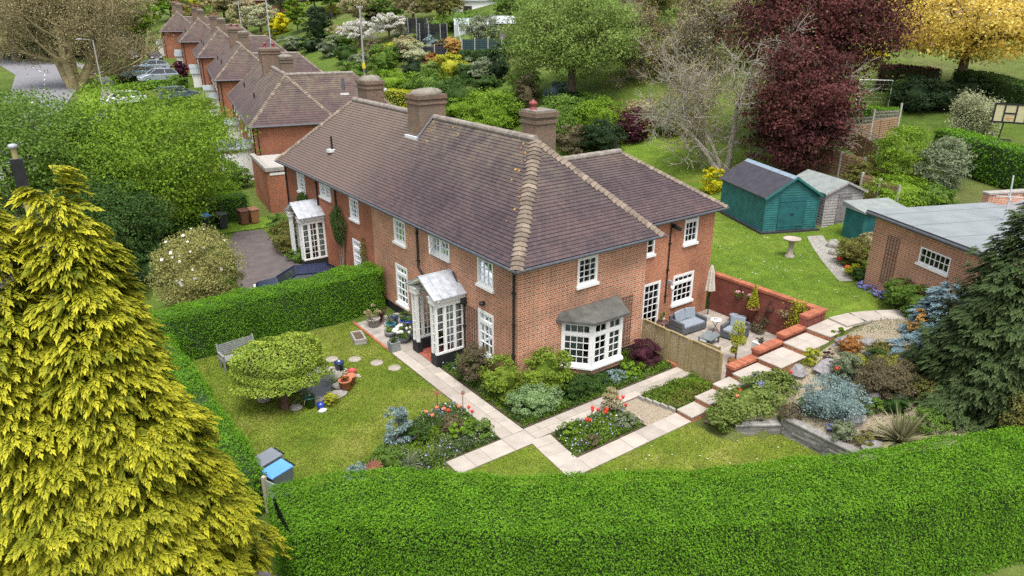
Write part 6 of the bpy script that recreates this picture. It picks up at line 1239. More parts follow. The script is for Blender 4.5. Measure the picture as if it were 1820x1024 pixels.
for k, (l_, px, r_, lf) in enumerate((('green mat plant between the dark conifer and the phormium', (1650, 765), (.8, .6, .35), 'mid'), ('olive mat plant under the low blue spruce', (1650, 715), (.7, .55, .4), 'olive'), ('amber heather patch at the far end of the stone path', (1665, 640), (.6, .5, .3), 'amber'), ('grey green cushion plant beside the log like rock', (1640, 690), (.5, .4, .3), 'grey'), ('golden thyme mat near the top path', (1535, 650), (.5, .4, .18), 'yellow'), ('pale lilac phlox mat near the top path', (1600, 632), (.4, .35, .15), 'lav'))): shrub(l_, gp(*px), r_, lf, 370+k, nc=30, per=50, size=.06, core=False)
blades('striped spiky phormium behind the front hedge', 'plant', gp(1600, 790), 150, 1.5, LEAF('striped strap leaf', (.16, .17, .07), (.4, .37, .22), scale=3), 340, .04, 1.0, 'phormium', .45)
for k, px in enumerate(((1440, 728), (1500, 737), (1505, 700), (1480, 770))): shrub(['blue iris clump left of the silver mound', 'blue iris clump in front of the silver mound', 'blue flower clump right of the silver mound', 'violet pansy clump near the stone wall'][k], gp(*px), (.18, .18, .16), 'lav', 350+k, nc=9, per=30, size=.06, core=False)
# ------------------------------------------------------------------ the row of houses up the street
def row_house(label, loc, Lh, tile, seed, ext=False):
    r = thing('row_house', label, 'house', loc, math.radians(-12.3)); W = 6.2; T = wallT((0, 0), (0, 1), (-1, 0)); rg = random.Random(seed); b = MB()
    ups = [(1.4, 2.4), (4.4, 5.8), (8.0, 9.0)]; ups += [(Lh-q, Lh-p) for p, q in ups]; ops = [(p, q, 3.55, 4.9) for p, q in ups]+[(p, q, .8, 2.5) for p, q in (ups[0], ups[2], ups[3], ups[5])]; dops = [(4.6, 5.5, .1, 2.2), (Lh-5.5, Lh-4.6, .1, 2.2)]
    panel(b, T, Lh, -.5, 5.0, ops+dops); y1 = 0 if ext else 1.5; panel(b, wallT((0, 0), (1, 0), (0, -1)), 6.2, -.5, 5.0, []); panel(b, wallT((6.2, y1), (1, 0), (0, -1)), 5.4, -.5, 4.95, []); panel(b, wallT((11.6, y1), (0, 1), (1, 0)), 6.2-y1, -.5, 4.95, []); panel(b, wallT((6.2, 0), (0, 1), (1, 0)), 1.5, -.5, 5.0, []); panel(b, wallT((11.6, 6.2), (-1, 0), (0, 1)), 5.4, -.5, 5.0, []); panel(b, wallT((W, Lh), (0, -1), (1, 0)), Lh-6.2, -.5, 5.0, []); panel(b, wallT((W, Lh), (-1, 0), (0, 1)), W, -.5, 5.0, [])
    b.build('wall', BR_N, r); MB().box(.3, 5.9, .3, Lh-.3, 2.6, 2.7).build('floor', DARKIN, r)
    for k, o in enumerate(ops): window(r, T, *o, cols=4 if o[1]-o[0] > 1.2 else 3, rows=3, transom=.74, curtain=2 if k % 2 else 0, seed=seed+k)
    for o in dops:
        d = MB(T); d.box(o[0], o[1], -.1, -.02, o[2], o[3]); d.build('door', WHITE, r); b = MB(); b.box(-1.1, -.001, o[0]-.5, o[0]-.38, 0, 2.5); b.box(-1.1, -.001, o[1]+.38, o[1]+.5, 0, 2.5); b.box(-1.1, -1.0, o[0]-.379, o[0]+.05, 0, 2.5); b.box(-1.25, 0, o[0]-.6, o[1]+.6, 2.501, 2.62); p = b.build('porch', WHITED, r)
        yc = (o[0]+o[1])/2; q = MB(); q.add([(-1.35, o[0]-.7, 2.63), (-1.35, o[1]+.7, 2.63), (-1.35, yc, 3.2), (0, o[0]-.7, 2.63), (0, o[1]+.7, 2.63), (0, yc, 3.2)], [(0, 1, 2), (0, 2, 5, 3), (1, 4, 5, 2)]); q.build('porch_roof', FELT, p)
    hip_roof(r, -.35, W+.35, -.35, Lh+.35, 4.95, 8.45, 'y', tile, gauge=.22, hr=.24); hip_roof(r, 3.1, 12.0, *((-.34, 6.55, 4.96, 8.4) if ext else (1.2, 6.6, 4.9, 7.4)), 'x', tile, gauge=.22, hips=(0, 1), hr=.24)
    gutter(r, [(-.4, Lh, 4.9), (-.4, -.4, 4.9), (12.0 if ext else 6.6, -.4, 4.9)], .08)
    for (x, y, h, dp) in ((.9, Lh*.3, 6.7, 1), (.9, Lh*.72, 6.7, 1)): MB().tube([(x, y, 5.8), (x, y, h)], .07, 6).build('vent_pipe', PIPE, r)
    chimney(r, 3.1, Lh*.5, 1.6, 1.4, 6.5, 10.0, round_=False, pot=[(-.4, 0, .5), (.3, .2, .45)]); chimney(r, 3.6, 5.6, 1.0, 1.0, 6.5, 9.6, round_=True, seed=seed); chimney(r, 3.4, Lh-3.6, 1.0, 1.0, 6.5, 9.6, pot=[(0, 0, .4)])
    for y in (.2, Lh-.2): MB().tube([(-.07, y, 4.9), (-.07, y, 0)], .05, 6).build('downpipe', PIPE, r)
    MB().tube([(.25, -.07, 4.9), (.25, -.07, 0)], .05, 6).build('downpipe', PIPE, r)
    if ext:
        e = MB(); e.box(W+.01, 12.5, 9.0, 16, -.5, 6.3); e = e.build('rear_extension', BR_N, r); MB().box(W, 12.7, 8.8, 16.2, 6.301, 6.5).build('flat_roof', M('pale single ply roof', (.6, .63, .66), .5, .06, 1), e); MB().blob((9.5, 11.5, 6.52), (.6, .6, .3), 1, 0, 16).build('roof_light', WHITE, e)
        v = MB().tube([(7.4, 1.9, 6.8), (7.4, 1.9, 8.1)], .12, 10).build('flue', M('slate blue flue', (.09, .1, .14), .5, .1), r); MB().box(7.05, 7.75, 1.5, 2.2, 6.75, 6.95).build('flashing', ZINC, v)
    return r
row_house('nearest house of the row, with plum hipped roof and pale flat roofed extension', (2.75, 37.5, 0), 24.5, TILE_P, 1, True)
h3 = row_house('second house of the row, its plum roof end half hidden by the nearest', (7.45, 64.3, 1.3), 20.5, TILE_P, 40)
h3b = [(10.8, 85.0, 2.6, 'third house of the row up the street, with white front door'), (13.8, 107.5, 3.8, 'fourth house of the row up the street'), (15.6, 130, 4.9, 'farthest house of the row at the end of the street')]
for x, y, z, l_ in h3b: dup(h3, (x, y, z), None, l_)
def plain_house(label, base, rz, w, d, h, rh, wall, roof, seed, name='house'):
    r = thing(name, label, 'house', base, rz); b = MB(); b.box(0, w, 0, d, -2, h); b.build('wall', wall, r); hip_roof(r, -.4, w+.4, -.4, d+.4, h, h+rh, 'x' if w > d else 'y', roof, gauge=.35, hr=.2)
    T = wallT((0, 0), (1, 0), (0, -1)); k = 0
    for z0 in ((1, 2.3), (3.7, 4.9)):
        for x in np.linspace(1.2, w-2.4, 4):
            if z0[1] > h: continue
            f = MB(T).box(x, x+1.2, .0, .05, *z0).build('window', WHITE, r); MB(T).box(x+.08, x+1.12, .051, .06, z0[0]+.08, z0[1]-.08).build('pane', DARKIN, f)
    chimney(r, w*.3, d*.5, 1.2, .9, h+.5, h+rh+1.2, name='chimney'); return r
p = G(438, 42); plain_house('red brick house with brown roof high behind the row of chimneys', (p[0], p[1], p[2]-.5), math.radians(-30), 14, 8, 5.2, 3.2, BR_N, TILE_O, 60)
def box_house(label, base, rz):
    r = thing('white_house', label, 'house', base, rz); b = MB(); b.box(0, 13, 0, 6, -2, 2.6); b.build('wall', WHITE, r); MB().box(-.3, 13.3, -.3, 6.3, 2.601, 2.8).build('flat_roof', LEAD, r); b = MB(); b.box(2, 13, 2.5, 7, 2.801, 5.6); b.build('upper_wall', WHITE, r); b = MB(); b.add([(4, 1.2, 2.802), (8, 1.2, 2.802), (7.4, 2.4, 3.9), (4.6, 2.4, 3.9)], [(0, 1, 2, 3)]); b.build('lean_to_roof', TILE_O, r)
    T = wallT((0, 0), (1, 0), (0, -1))
    for x in (1.5, 5, 9): f = MB(T).box(x, x+1.6, 0, .04, .9, 2.0).build('window', WHITED, r); MB(T).box(x+.1, x+1.5, .041, .05, 1.0, 1.9).build('pane', DARKIN, f)
    return r
p = G(806, 26); box_house('flat roofed white house on the hillside above the gardens', (p[0], p[1], p[2]-.6), math.radians(-36))
p = G(1608, 30); box_house('white roofed house glimpsed above the copper beech', (p[0], p[1], p[2]-2.5), math.radians(-62))
ob = thing('outbuilding', 'low brick outbuilding with flat concrete roof beside the drive', 'outbuilding', (1.1, 30.2, 0), math.radians(-8)); MB().box(0, 3.6, 0, 6, -.1, 2.9).build('wall', BR_N, ob); b = MB(); b.box(-.08, 3.68, -.08, .25, 2.901, 3.15); b.box(-.08, .25, .2501, 6.08, 2.901, 3.15); b.box(3.35, 3.68, .2501, 6.08, 2.901, 3.15); b.build('coping', STONED, ob); MB().box(.251, 3.349, .251, 6, 2.901, 2.95).build('flat_roof', M('pale flat roof', (.36, .34, .31), .9, .2), ob); MB().box(.2, 3.4, -.03, -.001, 2.62, 2.8).build('lintel', WHITED, ob)
ob = thing('garage', 'small garage with white door beside the nearest row house', 'garage', (1.0, 42.2, 0), math.radians(-14)); b = MB(); b.box(0, 2.4, 0, 5, -.1, 2.5); b.build('wall', BR_N, ob); MB().box(-.1, 2.5, -.12, 5.1, 2.501, 2.66).build('roof', FELT, ob); d_ = MB().box(.15, 2.25, -.04, -.001, 0, 2.3).build('door', WHITED, ob); MB().box(1.5, 1.8, -.07, -.041, 1, 1.06).build('handle', PIPE, d_)

# ------------------------------------------------------------------ cars
TYRE = M('tyre rubber', (.012, .012, .013), .8, .2, 8); RIM = M('alloy rim', (.42, .43, .45), .3, .1, 5, 0, .8); CGL = M('car glass', (.02, .025, .03), .06, .1, 3, 0, 0, .8); HEAD = M('headlamp lens', (.7, .72, .74), .15, .05); TAIL = M('tail lamp lens', (.4, .02, .02), .2, .1)
def paint(n, c): return M(n, c, .22, .04, 2, 0, .25, .6)
def car(label, base, rz, mat, style='hatch', scale=1.12):
    r = thing('parked_car', label, 'car', tuple(base), rz, 'cars parked off the street', scale); 
    if style == 'estate': roof = [(-2.15, .98), (-1.75, 1.45), (.35, 1.47), (1.15, .98)]
    elif style == 'suv': roof = [(-2.1, 1.02), (-1.6, 1.55), (.3, 1.6), (1.15, 1.05)]
    elif style == 'van': roof = [(-2.2, 1.1), (-2.12, 1.85), (.9, 1.85), (1.6, 1.15)]
    else: roof = [(-2.0, .95), (-1.3, 1.42), (.25, 1.46), (1.1, .95)]
    low = [(-2.22, .3), (-2.26, .7), (roof[0][0]-.05, roof[0][1]), (roof[3][0], roof[3][1]), (2.0, .82), (2.22, .62), (2.2, .3)]
    def loft(b, sections):   # sections: list of (profile pts, half width)
        n = len(sections[0][0]); vs = []
        for pts, w_ in sections: vs += [(x, w_, z) for x, z in pts]
        fs = [(i*n+j, i*n+(j+1) % n, (i+1)*n+(j+1) % n, (i+1)*n+j) for i in range(len(sections)-1) for j in range(n)]; fs += [tuple(range(n-1, -1, -1)), tuple(range((len(sections)-1)*n, len(sections)*n))]; return b.add(vs, fs)
    sh = lambda P, k, c: [(x*k, c+(z-c)*k) for x, z in P]
    b = loft(MB(), [(sh(low, .95, .6), -.9), (low, -.82), (low, .82), (sh(low, .95, .6), .9)]); b.build('body', mat, r, bevel=.05)
    cab = roof; b = MB(); n = 4; wb, wt = .82, .62; vs = [(x, -(wb if i in (0, 3) else wt), z) for i, (x, z) in enumerate(cab)]+[(x, (wb if i in (0, 3) else wt), z) for i, (x, z) in enumerate(cab)]
    b.add(vs, [(1, 2, 6, 5)]); [b.bar(vs[p], vs[q], .08) for p, q in ((0, 1), (2, 3), (4, 5), (6, 7), (1, 2), (5, 6))]
    for y in (-1, 1): x = (cab[1][0]+cab[2][0])/2; b.bar((x, y*wb, cab[0][1]), (x, y*wt, cab[1][1]), .07)
    b.build('roof', mat, r, bevel=.02); g = MB(); g.add([(x*.985, y*.985, z*.99) for x, y, z in vs], [(0, 1, 5, 4), (2, 3, 7, 6), (0, 3, 2, 1), (4, 5, 6, 7)]); g.build('window', CGL, r)
    for x in (-1.35, 1.35):
        for y in (-.8, .8):
            T = Matrix.Translation((x, y, .33)) @ Matrix.Rotation(PI/2*(1 if y < 0 else -1), 4, 'X'); w_ = MB(T).lathe([(.2, -.09), (.31, -.1), (.33, -.06), (.33, .08), (.3, .11), (.2, .11)], n=18).build('wheel', TYRE, r); MB(T).lathe([(0, .1), (.08, .12), (.2, .105), (.21, .09)], n=18).build('rim', RIM, w_)
    for y in (-.62, .62): MB().box(2.06, 2.2, y-.17, y+.17, .6, .74).build('headlight', HEAD, r, bevel=.03); MB().box(-2.27, -2.18, y-.18, y+.18, .68, .86).build('tail_light', TAIL, r)
    MB().box(2.2, 2.235, -.26, .26, .38, .49).build('number_plate', WHITED, r)
    for y in (-.93, .93): MB().blob((.85, y, 1.0), (.09, .1, .07), 1, 0, 8).build('wing_mirror', mat, r)
    return r
def on(px, py, dx=0, dy=0): p = G(px, py); return (p[0]+dx, p[1]+dy, H(p[0]+dx, p[1]+dy)+.04)
car('dark navy car on the drive behind the tall hedge', (-2.9, 13.6, .03), math.radians(165), paint('navy paint', (.012, .02, .06)), 'hatch', 1)
car('silver grey crossover parked on the front grass', on(283, 147), math.radians(184), paint('silver grey paint', (.33, .37, .44)), 'suv', 1.2); car('pale blue estate car next to the silver crossover', on(252, 141, 0, 1.5), math.radians(186), paint('sky blue paint', (.3, .47, .6)), 'estate', 1.15); car('light blue saloon parked behind the silver crossover', on(272, 133, .6, 3.5), math.radians(186), paint('ice blue paint', (.45, .52, .6)), 'hatch', 1.15)
car('white car half hidden by the bright green tree', on(222, 188), math.radians(195), paint('white paint', (.75, .76, .77)), 'hatch', 1.2); car('dark car with pale roof between the green trees and the palm', on(318, 178), math.radians(10), paint('slate blue paint', (.1, .13, .2)), 'estate', 1.15)
car('black estate car on the far verge beside the plane tree', on(192, 107), math.radians(182), paint('black paint', (.012, .013, .016)), 'estate', 1.25); car('black car facing the camera at the far drive', on(236, 108), math.radians(262), paint('black blue paint', (.02, .022, .03)), 'hatch', 1.2); car('small dark car by the far porch', on(277, 109), math.radians(265), paint('dark plum paint', (.03, .02, .035)), 'hatch', 1.1)

# ------------------------------------------------------------------ poles
def pole(label, base, h, mat, arms=(), r=.11, name='utility_pole', lamp=None):
    t = thing(name, label, 'pole', tuple(base)); MB().tube([(0, 0, -.2), (0, 0, h)], [r*1.15, r*.8], 10).build('pole', mat, t)
    for z, l, a in arms:
        c, s = math.cos(a), math.sin(a); MB().bar((-l*c, -l*s, z), (l*c, l*s, z), .09, .1).build('crossarm', mat, t); b = MB()
        for k in (-.85, -.3, .3, .85): b.lathe([(0, .05), (.05, .05), (.06, .12), (.03, .2), (0, .2)], (l*c*k, l*s*k, z), 8)
        b.build('insulators', WHITED, t)
    if lamp: MB().bar((0, 0, h), (lamp[0], lamp[1], h+.15), .05).build('arm', mat, t); MB().blob((lamp[0]*1.2, lamp[1]*1.2, h+.12), (.3, .2, .09), 1, 0, 10).build('lamp_head', LEAD, t)
    return t
POLEW = M('tarred pole wood', (.12, .09, .06), .9, .25, 4); POLEG = M('grey pole wood', (.3, .29, .27), .85, .2, 4); POLEO = M('mossy pole', (.26, .23, .1), .9, .25, 3)
t = pole('mossy pole with a black cable box behind the golden conifer', (-12.95, 13.9, 0), 8.4, POLEO, (), .13); b = MB(); b.box(-.2, .2, -.18, .18, 6.7, 7.9); b.build('cable_box', PIPE, t); MB().lathe([(0, 8.46), (.15, 8.42), (.15, 8.3), (0, 8.25)], n=12).build('cap', LEAD, t)
t = pole('tall slim pole with fittings rising behind the roofs', G(650, 165), 10.4, POLEG, ((10.2, .5, .3),), .13); MB().box(-.3, .05, -.35, -.12, 3.0, 3.7).build('junction_box', M('yellow sign', (.6, .5, .05), .5), t)
pole('street lamp column beside the plane tree', G(207, 142), 9.2, POLEG, (), .085, 'street_lamp', (-1.2, .2)); pole('street lamp column nearer the white car', G(189, 190), 8.0, POLEG, (), .085, 'street_lamp', (-1.2, .2))
for k, (px, py, h) in enumerate(((483, 92, 6.5), (432, 72, 5.0))):
    p = CAM+ray(px, py)*(76 if k == 0 else 108); t = thing('tv_aerial', ['tall aerial mast on the nearest row house chimney', 'aerial mast on the second row house chimney'][k], 'aerial', tuple(p)); MB().tube([(0, 0, -1.0), (0, 0, h)], .05, 5).build('mast', MAST, t); b = MB(); b.tube([(-.8, 0, h-.2), (.9, .2, h-.2)], .03, 4); [b.tube([(x, -.25, h-.2), (x, .3, h-.2)], .02, 4) for x in np.linspace(-.7, .8, 6)]; b.build('aerial', MAST, t)

# ------------------------------------------------------------------ trees and bushes beyond
def dep(p): return float((np.array(p)-CAM)@_fw)
def bg(kind, label, px, py, top, w_, leaf, seed, **k):
    p = G(px, py); d = dep(p); m = d/FPX; r = w_*m/2; h = (py-top)*m*1.04; size = k.pop('size', max(.13, d*.0028)); dens = k.pop('dens', 1.0)
    if kind == 'tree': return tree(label, 'tree', p, h, (r, r, k.pop('rz', .38)*h), leaf, seed, size=size, nc=int(k.pop('nc', 90)*dens), per=50, tr=k.pop('tr', max(.12, r*.06)), **k)
    if kind == 'col': return shrub(label, p, (r, r, h*.56), leaf, seed, nc=int(60*dens), per=45, size=size, name=k.pop('name', 'columnar_tree'), cat_='tree', amp=.08, **k)
    if kind == 'bare': return bare_tree(label, p, h, seed, k.pop('stems', [((.1, 0, 1), 1), ((-.35, .2, 1), .8), ((.3, -.3, 1), .8)]), k.pop('bark', BARKG), tr=k.pop('tr', r*.06), leaf=leaf, size=size, minr=d*.0003, **k)
    return shrub(label, p, (r, r, h*.55), leaf, seed, nc=int(k.pop('nc', 42)*dens), per=45, size=size, **k)
B = [
 ('shrub', 'dark clipped dome bush in the gardens behind the roof', 735, 137, 104, 40, 'dark', {}), ('shrub', 'yellow clipped dome bush in the gardens behind the house', 800, 138, 97, 54, 'yellow', {}), ('shrub', 'grey green clipped dome bush right of the yellow dome', 850, 141, 104, 58, 'grey', {}), ('shrub', 'low dark green clipped bush below the grey green dome', 866, 156, 136, 64, 'deep', {}),
 ('shrub', 'bright green bush behind the neighbour chimney', 700, 160, 126, 84, 'fresh', {}), ('shrub', 'green garden bush left of the yellow hedge dome', 768, 180, 128, 80, 'mid', {}), ('shrub', 'dark green bush above the main chimney', 812, 192, 142, 84, 'deep', {}), ('shrub', 'fresh green ferny bush above the ridge', 815, 205, 176, 66, 'fresh', {}),
 ('shrub', 'large fresh green bush between the two house chimneys', 872, 232, 166, 120, 'fresh', {'nc': 80}), ('shrub', 'fresh bush behind the right hand chimney', 905, 222, 165, 60, 'mid', {}),
 ('shrub', 'bushy green shrub beside the tall slim pole', 682, 130, 84, 58, 'mid', {}), ('shrub', 'yellow green shrub top behind the bushy shrub', 692, 112, 80, 34, 'yellow', {}), ('shrub', 'pale cream flowering bush in the gardens', 742, 114, 78, 54, 'cream', {}), ('shrub', 'small coral bush beside the pale cream bush', 768, 116, 96, 26, 'rust', {}), ('col', 'amber conical bush before the dark garden screen', 806, 102, 68, 28, 'amber', {}), ('shrub', 'mauve blossom bush behind the amber cone', 790, 92, 70, 44, 'heath', {}), ('shrub', 'blue green pine bush in front of the trampolines', 766, 98, 66, 30, 'blue', {}), ('col', 'dark ivy covered column left of the big green tree', 887, 146, 84, 38, 'dark', {}),
 ('tree', 'white blossom tree left of the tall slim pole', 640, 84, 38, 74, 'white', {'dens': .6}), ('tree', 'white blossom tree right of the tall slim pole', 692, 72, 28, 62, 'white', {'dens': .6}), ('shrub', 'pale grey willow bush behind the flat roof', 588, 100, 68, 44, 'grey', {}), ('col', 'dark conical yew behind the row of houses', 567, 72, 18, 54, 'dark', {}), ('shrub', 'bright yellow forsythia behind the chimneys', 498, 60, 28, 36, 'forsy', {}), ('tree', 'cream flowering tree behind the aerial mast', 465, 66, 12, 64, 'cream', {}), ('tree', 'upright fresh green tree left of the dark yew', 530, 60, -8, 42, 'fresh', {}), ('shrub', 'yellow green bush tip beside the dark yew', 586, 28, 8, 34, 'yellow', {}), ('shrub', 'grey green bush behind the nearest row chimney', 520, 92, 64, 44, 'grey', {}), ('shrub', 'dark laurel bush behind the flat roof dome', 552, 92, 68, 46, 'dark', {}), ('shrub', 'deep green bush under the white blossom', 615, 112, 80, 46, 'deep', {}), ('shrub', 'brown leafless bush between the blossom trees', 665, 108, 72, 44, 'heath', {}),
 ('bare', 'small pale leafless tree behind the trampolines', 715, 64, 20, 40, None, {'levels': 3, 'bark': BARKP, 'kids': (2, 4)}), ('tree', 'khaki budding tree on the hillside above the blossom', 640, 48, -20, 84, 'khaki', {}), ('tree', 'green hillside tree above the white blossom', 700, 42, -8, 74, 'mid', {}), ('tree', 'khaki budding tree behind the pale leafless tree', 735, 45, -35, 84, 'khaki', {}), ('tree', 'olive hillside tree left of the white house', 782, 52, -26, 80, 'olive', {}), ('col', 'dark hillside conifer above the white blossom', 662, 32, -14, 40, 'dark', {}), ('shrub', 'bright yellow bush beside the trampolines', 783, 52, 30, 30, 'forsy', {}), ('shrub', 'low green hillside hedge below the white house', 825, 48, 24, 120, 'mid', {}), ('tree', 'pale green orchard tree below the white house', 862, 84, 34, 92, 'grey', {'dens': .7}), ('tree', 'mid green hillside tree right of the white house', 905, 50, -10, 70, 'mid', {}),
 ('col', 'grey twiggy upright bush behind the right hand chimney', 935, 212, 138, 38, 'heath', {}), ('shrub', 'blue green spruce bush under the big green tree', 986, 180, 146, 44, 'blue', {}), ('shrub', 'dark green bush under the trunk of the big green tree', 1002, 198, 158, 52, 'dark', {}), ('shrub', 'fresh green bush right of the chimney', 1000, 250, 176, 96, 'mid', {'nc': 70}), ('shrub', 'mid green bush row below the big green tree', 1062, 245, 176, 88, 'fresh', {'nc': 60}), ('shrub', 'olive yellow bush beside the red bush', 1090, 236, 184, 50, 'olive', {}), ('shrub', 'dark bush at the lawn edge behind the wing', 1068, 268, 214, 78, 'dark', {'nc': 60}), ('shrub', 'dark red bush beside the rear lawn', 1126, 252, 194, 62, 'wine', {}), ('shrub', 'brown bush at the foot of the right hand chimney', 1020, 272, 226, 64, 'heath', {}), ('shrub', 'green bush between the trunks behind the gardens', 1042, 196, 164, 66, 'mid', {}), ('shrub', 'khaki weeds beyond the rear lawn', 1150, 200, 178, 80, 'khaki', {}), ('shrub', 'grey green scrub behind the leafless tree', 1195, 236, 180, 90, 'grey', {}), ('shrub', 'rusty brown bush behind the leafless tree', 1175, 118, 84, 50, 'rust', {}),
 ('bare', 'tall olive budding tree right of the big green tree', 1135, 140, -40, 150, 'buds', {'levels': 4}), ('bare', 'tall grey budding tree behind the leafless tree', 1215, 150, -50, 150, 'khaki', {'levels': 4}), ('bare', 'grey leafless tree at the top behind the big green tree', 1090, 96, -60, 150, 'khaki', {'levels': 4}), ('tree', 'olive brown tree left of the copper beech', 1262, 130, -50, 140, 'khaki', {'dens': .9}), ('tree', 'olive tree at the top of the hill behind the leafless tree', 1150, 70, -60, 140, 'olive', {'dens': .9}),
 ('shrub', 'dark evergreen bush behind the football goal', 1622, 198, 136, 84, 'dark', {}), ('shrub', 'light green bush behind the football goal', 1598, 186, 140, 50, 'mid', {}), ('shrub', 'dark bush under the golden maple', 1668, 196, 146, 76, 'dark', {}), ('shrub', 'dark yew bush right of the golden maple trunk', 1722, 184, 136, 66, 'dark', {}),
 ('shrub', 'airy fresh green bush right of the trellis fence', 1592, 330, 228, 92, 'fresh', {'nc': 60, 'core': False}), ('shrub', 'pale leaved bush left of the long right hand hedge', 1662, 340, 246, 84, 'grey', {'nc': 60, 'core': False}), ('shrub', 'olive bush below the concrete fence post', 1534, 330, 286, 66, 'olive', {}), ('shrub', 'low fresh green laurel behind the grey shed', 1595, 362, 318, 130, 'fresh', {'nc': 60}), ('shrub', 'green bush behind the teal tool store', 1655, 366, 330, 80, 'mid', {}), ('shrub', 'small yellow bush beside the leafless tree trunk', 1266, 342, 294, 40, 'forsy', {'dens': .7, 'core': False}), ('shrub', 'bright yellow bush below the copper beech canopy', 1550, 108, 84, 40, 'forsy', {}), ('shrub', 'green scrub left of the football goal', 1496, 246, 206, 60, 'mid', {}),
 ('tree', 'bright green tree at the end of the street', 246, 76, 16, 56, 'fresh', {}), ('col', 'dark conifer beyond the street', 252, 40, -8, 50, 'dark', {}), ('tree', 'bright green tree above the far house', 305, 36, -14, 44, 'fresh', {}), ('tree', 'yellow green tree behind the far chimneys', 350, 44, 2, 34, 'yellow', {}), ('shrub', 'brown hedge like bush at the far drive', 212, 100, 60, 90, 'heath', {}), ('shrub', 'small yellow bush at the far house', 246, 96, 76, 22, 'forsy', {}), ('tree', 'khaki budding tree behind the plane tree', 30, 110, -60, 190, 'khaki', {}), ('tree', 'khaki budding tree right of the plane tree', 190, 96, -50, 150, 'khaki', {}), ('tree', 'olive budding tree beyond the bend in the road', 95, 96, -50, 140, 'buds', {}), ('shrub', 'dark bush at the bend in the road', 60, 104, 70, 110, 'deep', {}), ('shrub', 'dark bush behind the plane tree trunk', 150, 100, 74, 60, 'dark', {}),
 ('shrub', 'purple acer in front of the third row house', 322, 136, 112, 28, 'wine', {}), ('shrub', 'round green bush below the purple acer', 318, 158, 134, 34, 'mid', {}), ('tree', 'grey hillside tree behind the brick house', 400, 40, -20, 70, 'khaki', {}), ('tree', 'grey green tree right of the brick house', 500, 30, -30, 60, 'grey', {}), ('tree', 'green tree at the top of the picture above the yew', 590, 30, -40, 70, 'mid', {}), ('tree', 'dark hillside tree above the yew', 560, 22, -30, 50, 'deep', {}),
 ('shrub', 'rounded green bush left of the slim pole', 628, 150, 112, 54, 'mid', {}), ('shrub', 'grey green bush behind the nearest flat roof', 640, 128, 96, 48, 'grey', {}), ('shrub', 'dark green bush below the white blossom trees', 700, 112, 84, 44, 'deep', {}), ('shrub', 'khaki scrub between the blossom trees and the trampolines', 722, 92, 66, 50, 'khaki', {}), ('shrub', 'brown scrub below the trampolines', 715, 106, 84, 44, 'heath', {}), ('shrub', 'green bush above the yellow clipped hedge', 735, 172, 146, 62, 'mid', {}), ('shrub', 'dark bush between the yellow dome and the grey green dome', 826, 150, 116, 36, 'deep', {}), ('shrub', 'green scrub behind the dark clipped dome', 768, 140, 108, 44, 'soft', {}), ('shrub', 'tall fresh bush left of the dark ivy column', 930, 176, 120, 70, 'soft', {}), ('shrub', 'pale scrub at the top of the far gardens', 612, 66, 44, 60, 'khaki', {}), ('shrub', 'green hedge like bush behind the dark yew', 610, 84, 58, 54, 'mid', {}), ('shrub', 'olive bush above the second row house', 470, 84, 62, 50, 'olive', {}), ('tree', 'khaki tree between the brick house and the forsythia', 440, 64, 4, 54, 'khaki', {}), ('shrub', 'deep green scrub on the slope right of the orchard tree', 920, 96, 66, 60, 'deep', {}), ('tree', 'olive budding tree above the yellow bush', 800, 36, -34, 60, 'khaki', {}),
]
for k, (kind, lab, px, py, top, w_, leaf, kw) in enumerate(B): bg(kind, lab, px, py, top, w_, leaf, 1000+k, **dict(kw))
bg('tree', 'large spreading fresh green tree in the middle of the gardens', 1015, 182, -22, 250, 'soft', 2001, size=.22, tr=.42, rz=.4, limbs=40, lo=.35, amp=.28, bark=BARK)
t = bg('bare', 'large pale leafless tree beside the teal shed', 1288, 306, 0, 300, 'buds', 2002, stems=[((.02, .0, 1), 1.0), ((-.55, .5, .75), .95), ((.35, -.35, .9), .8), ((-.2, .5, .95), .7)], bark=BARKP, tr=.28, levels=5, ln=.37, kids=(2, 3), spread=.75, curl=.17, size=.13, per=3, jit=.45, up=.03, shrink=.68)
bg('tree', 'tall copper beech with dark purple crown', 1422, 262, -90, 285, 'purple', 2003, lai=7, size=.22, tr=.4, rz=.37, lo=.35, amp=.2, limbs=40, bark=BARK)
bg('tree', 'lower purple tree in front of the copper beech behind the sheds', 1408, 318, 95, 185, 'purple', 2004, lai=7, size=.2, tr=.25, rz=.46, lo=.4, amp=.2, bark=BARK)
bg('tree', 'broad golden maple at the top right corner', 1700, 172, -40, 330, 'gold', 2005, lai=6, size=.26, tr=.4, rz=.37, lo=.4, amp=.14, limbs=40, bark=BARK)
bg('bare', 'small pale budding apple tree on the right hand lawn', 1712, 242, 160, 150, 'cream', 2006, levels=3, ln=.4, stems=[((.5, .5, 1), 1), ((-.6, .5, 1), 1), ((.6, -.5, 1), 1), ((-.3, -.6, 1), 1), ((0, 0, 1), 1)], bark=BARKG, tr=.12, up=.25, per=14, jit=.22, size=.13, kids=(4, 6))
p = G(135, 158); bare_tree('big plane tree with mossy forked trunk beside the street', p, 30, 2007, [((-.32, .1, 1), .95), ((.02, .1, 1), 1.0), ((.3, 0, 1), .9), ((-.12, -.25, 1), .8)], M('mossy plane bark', (.3, .245, .13), .9, .35, 1.2, .4), tr=.85, levels=4, leaf='khaki', size=.22, per=5, ln=.31, kids=(4, 6), spread=.55, curl=.14, jit=1.0, minr=.03, up=.13)
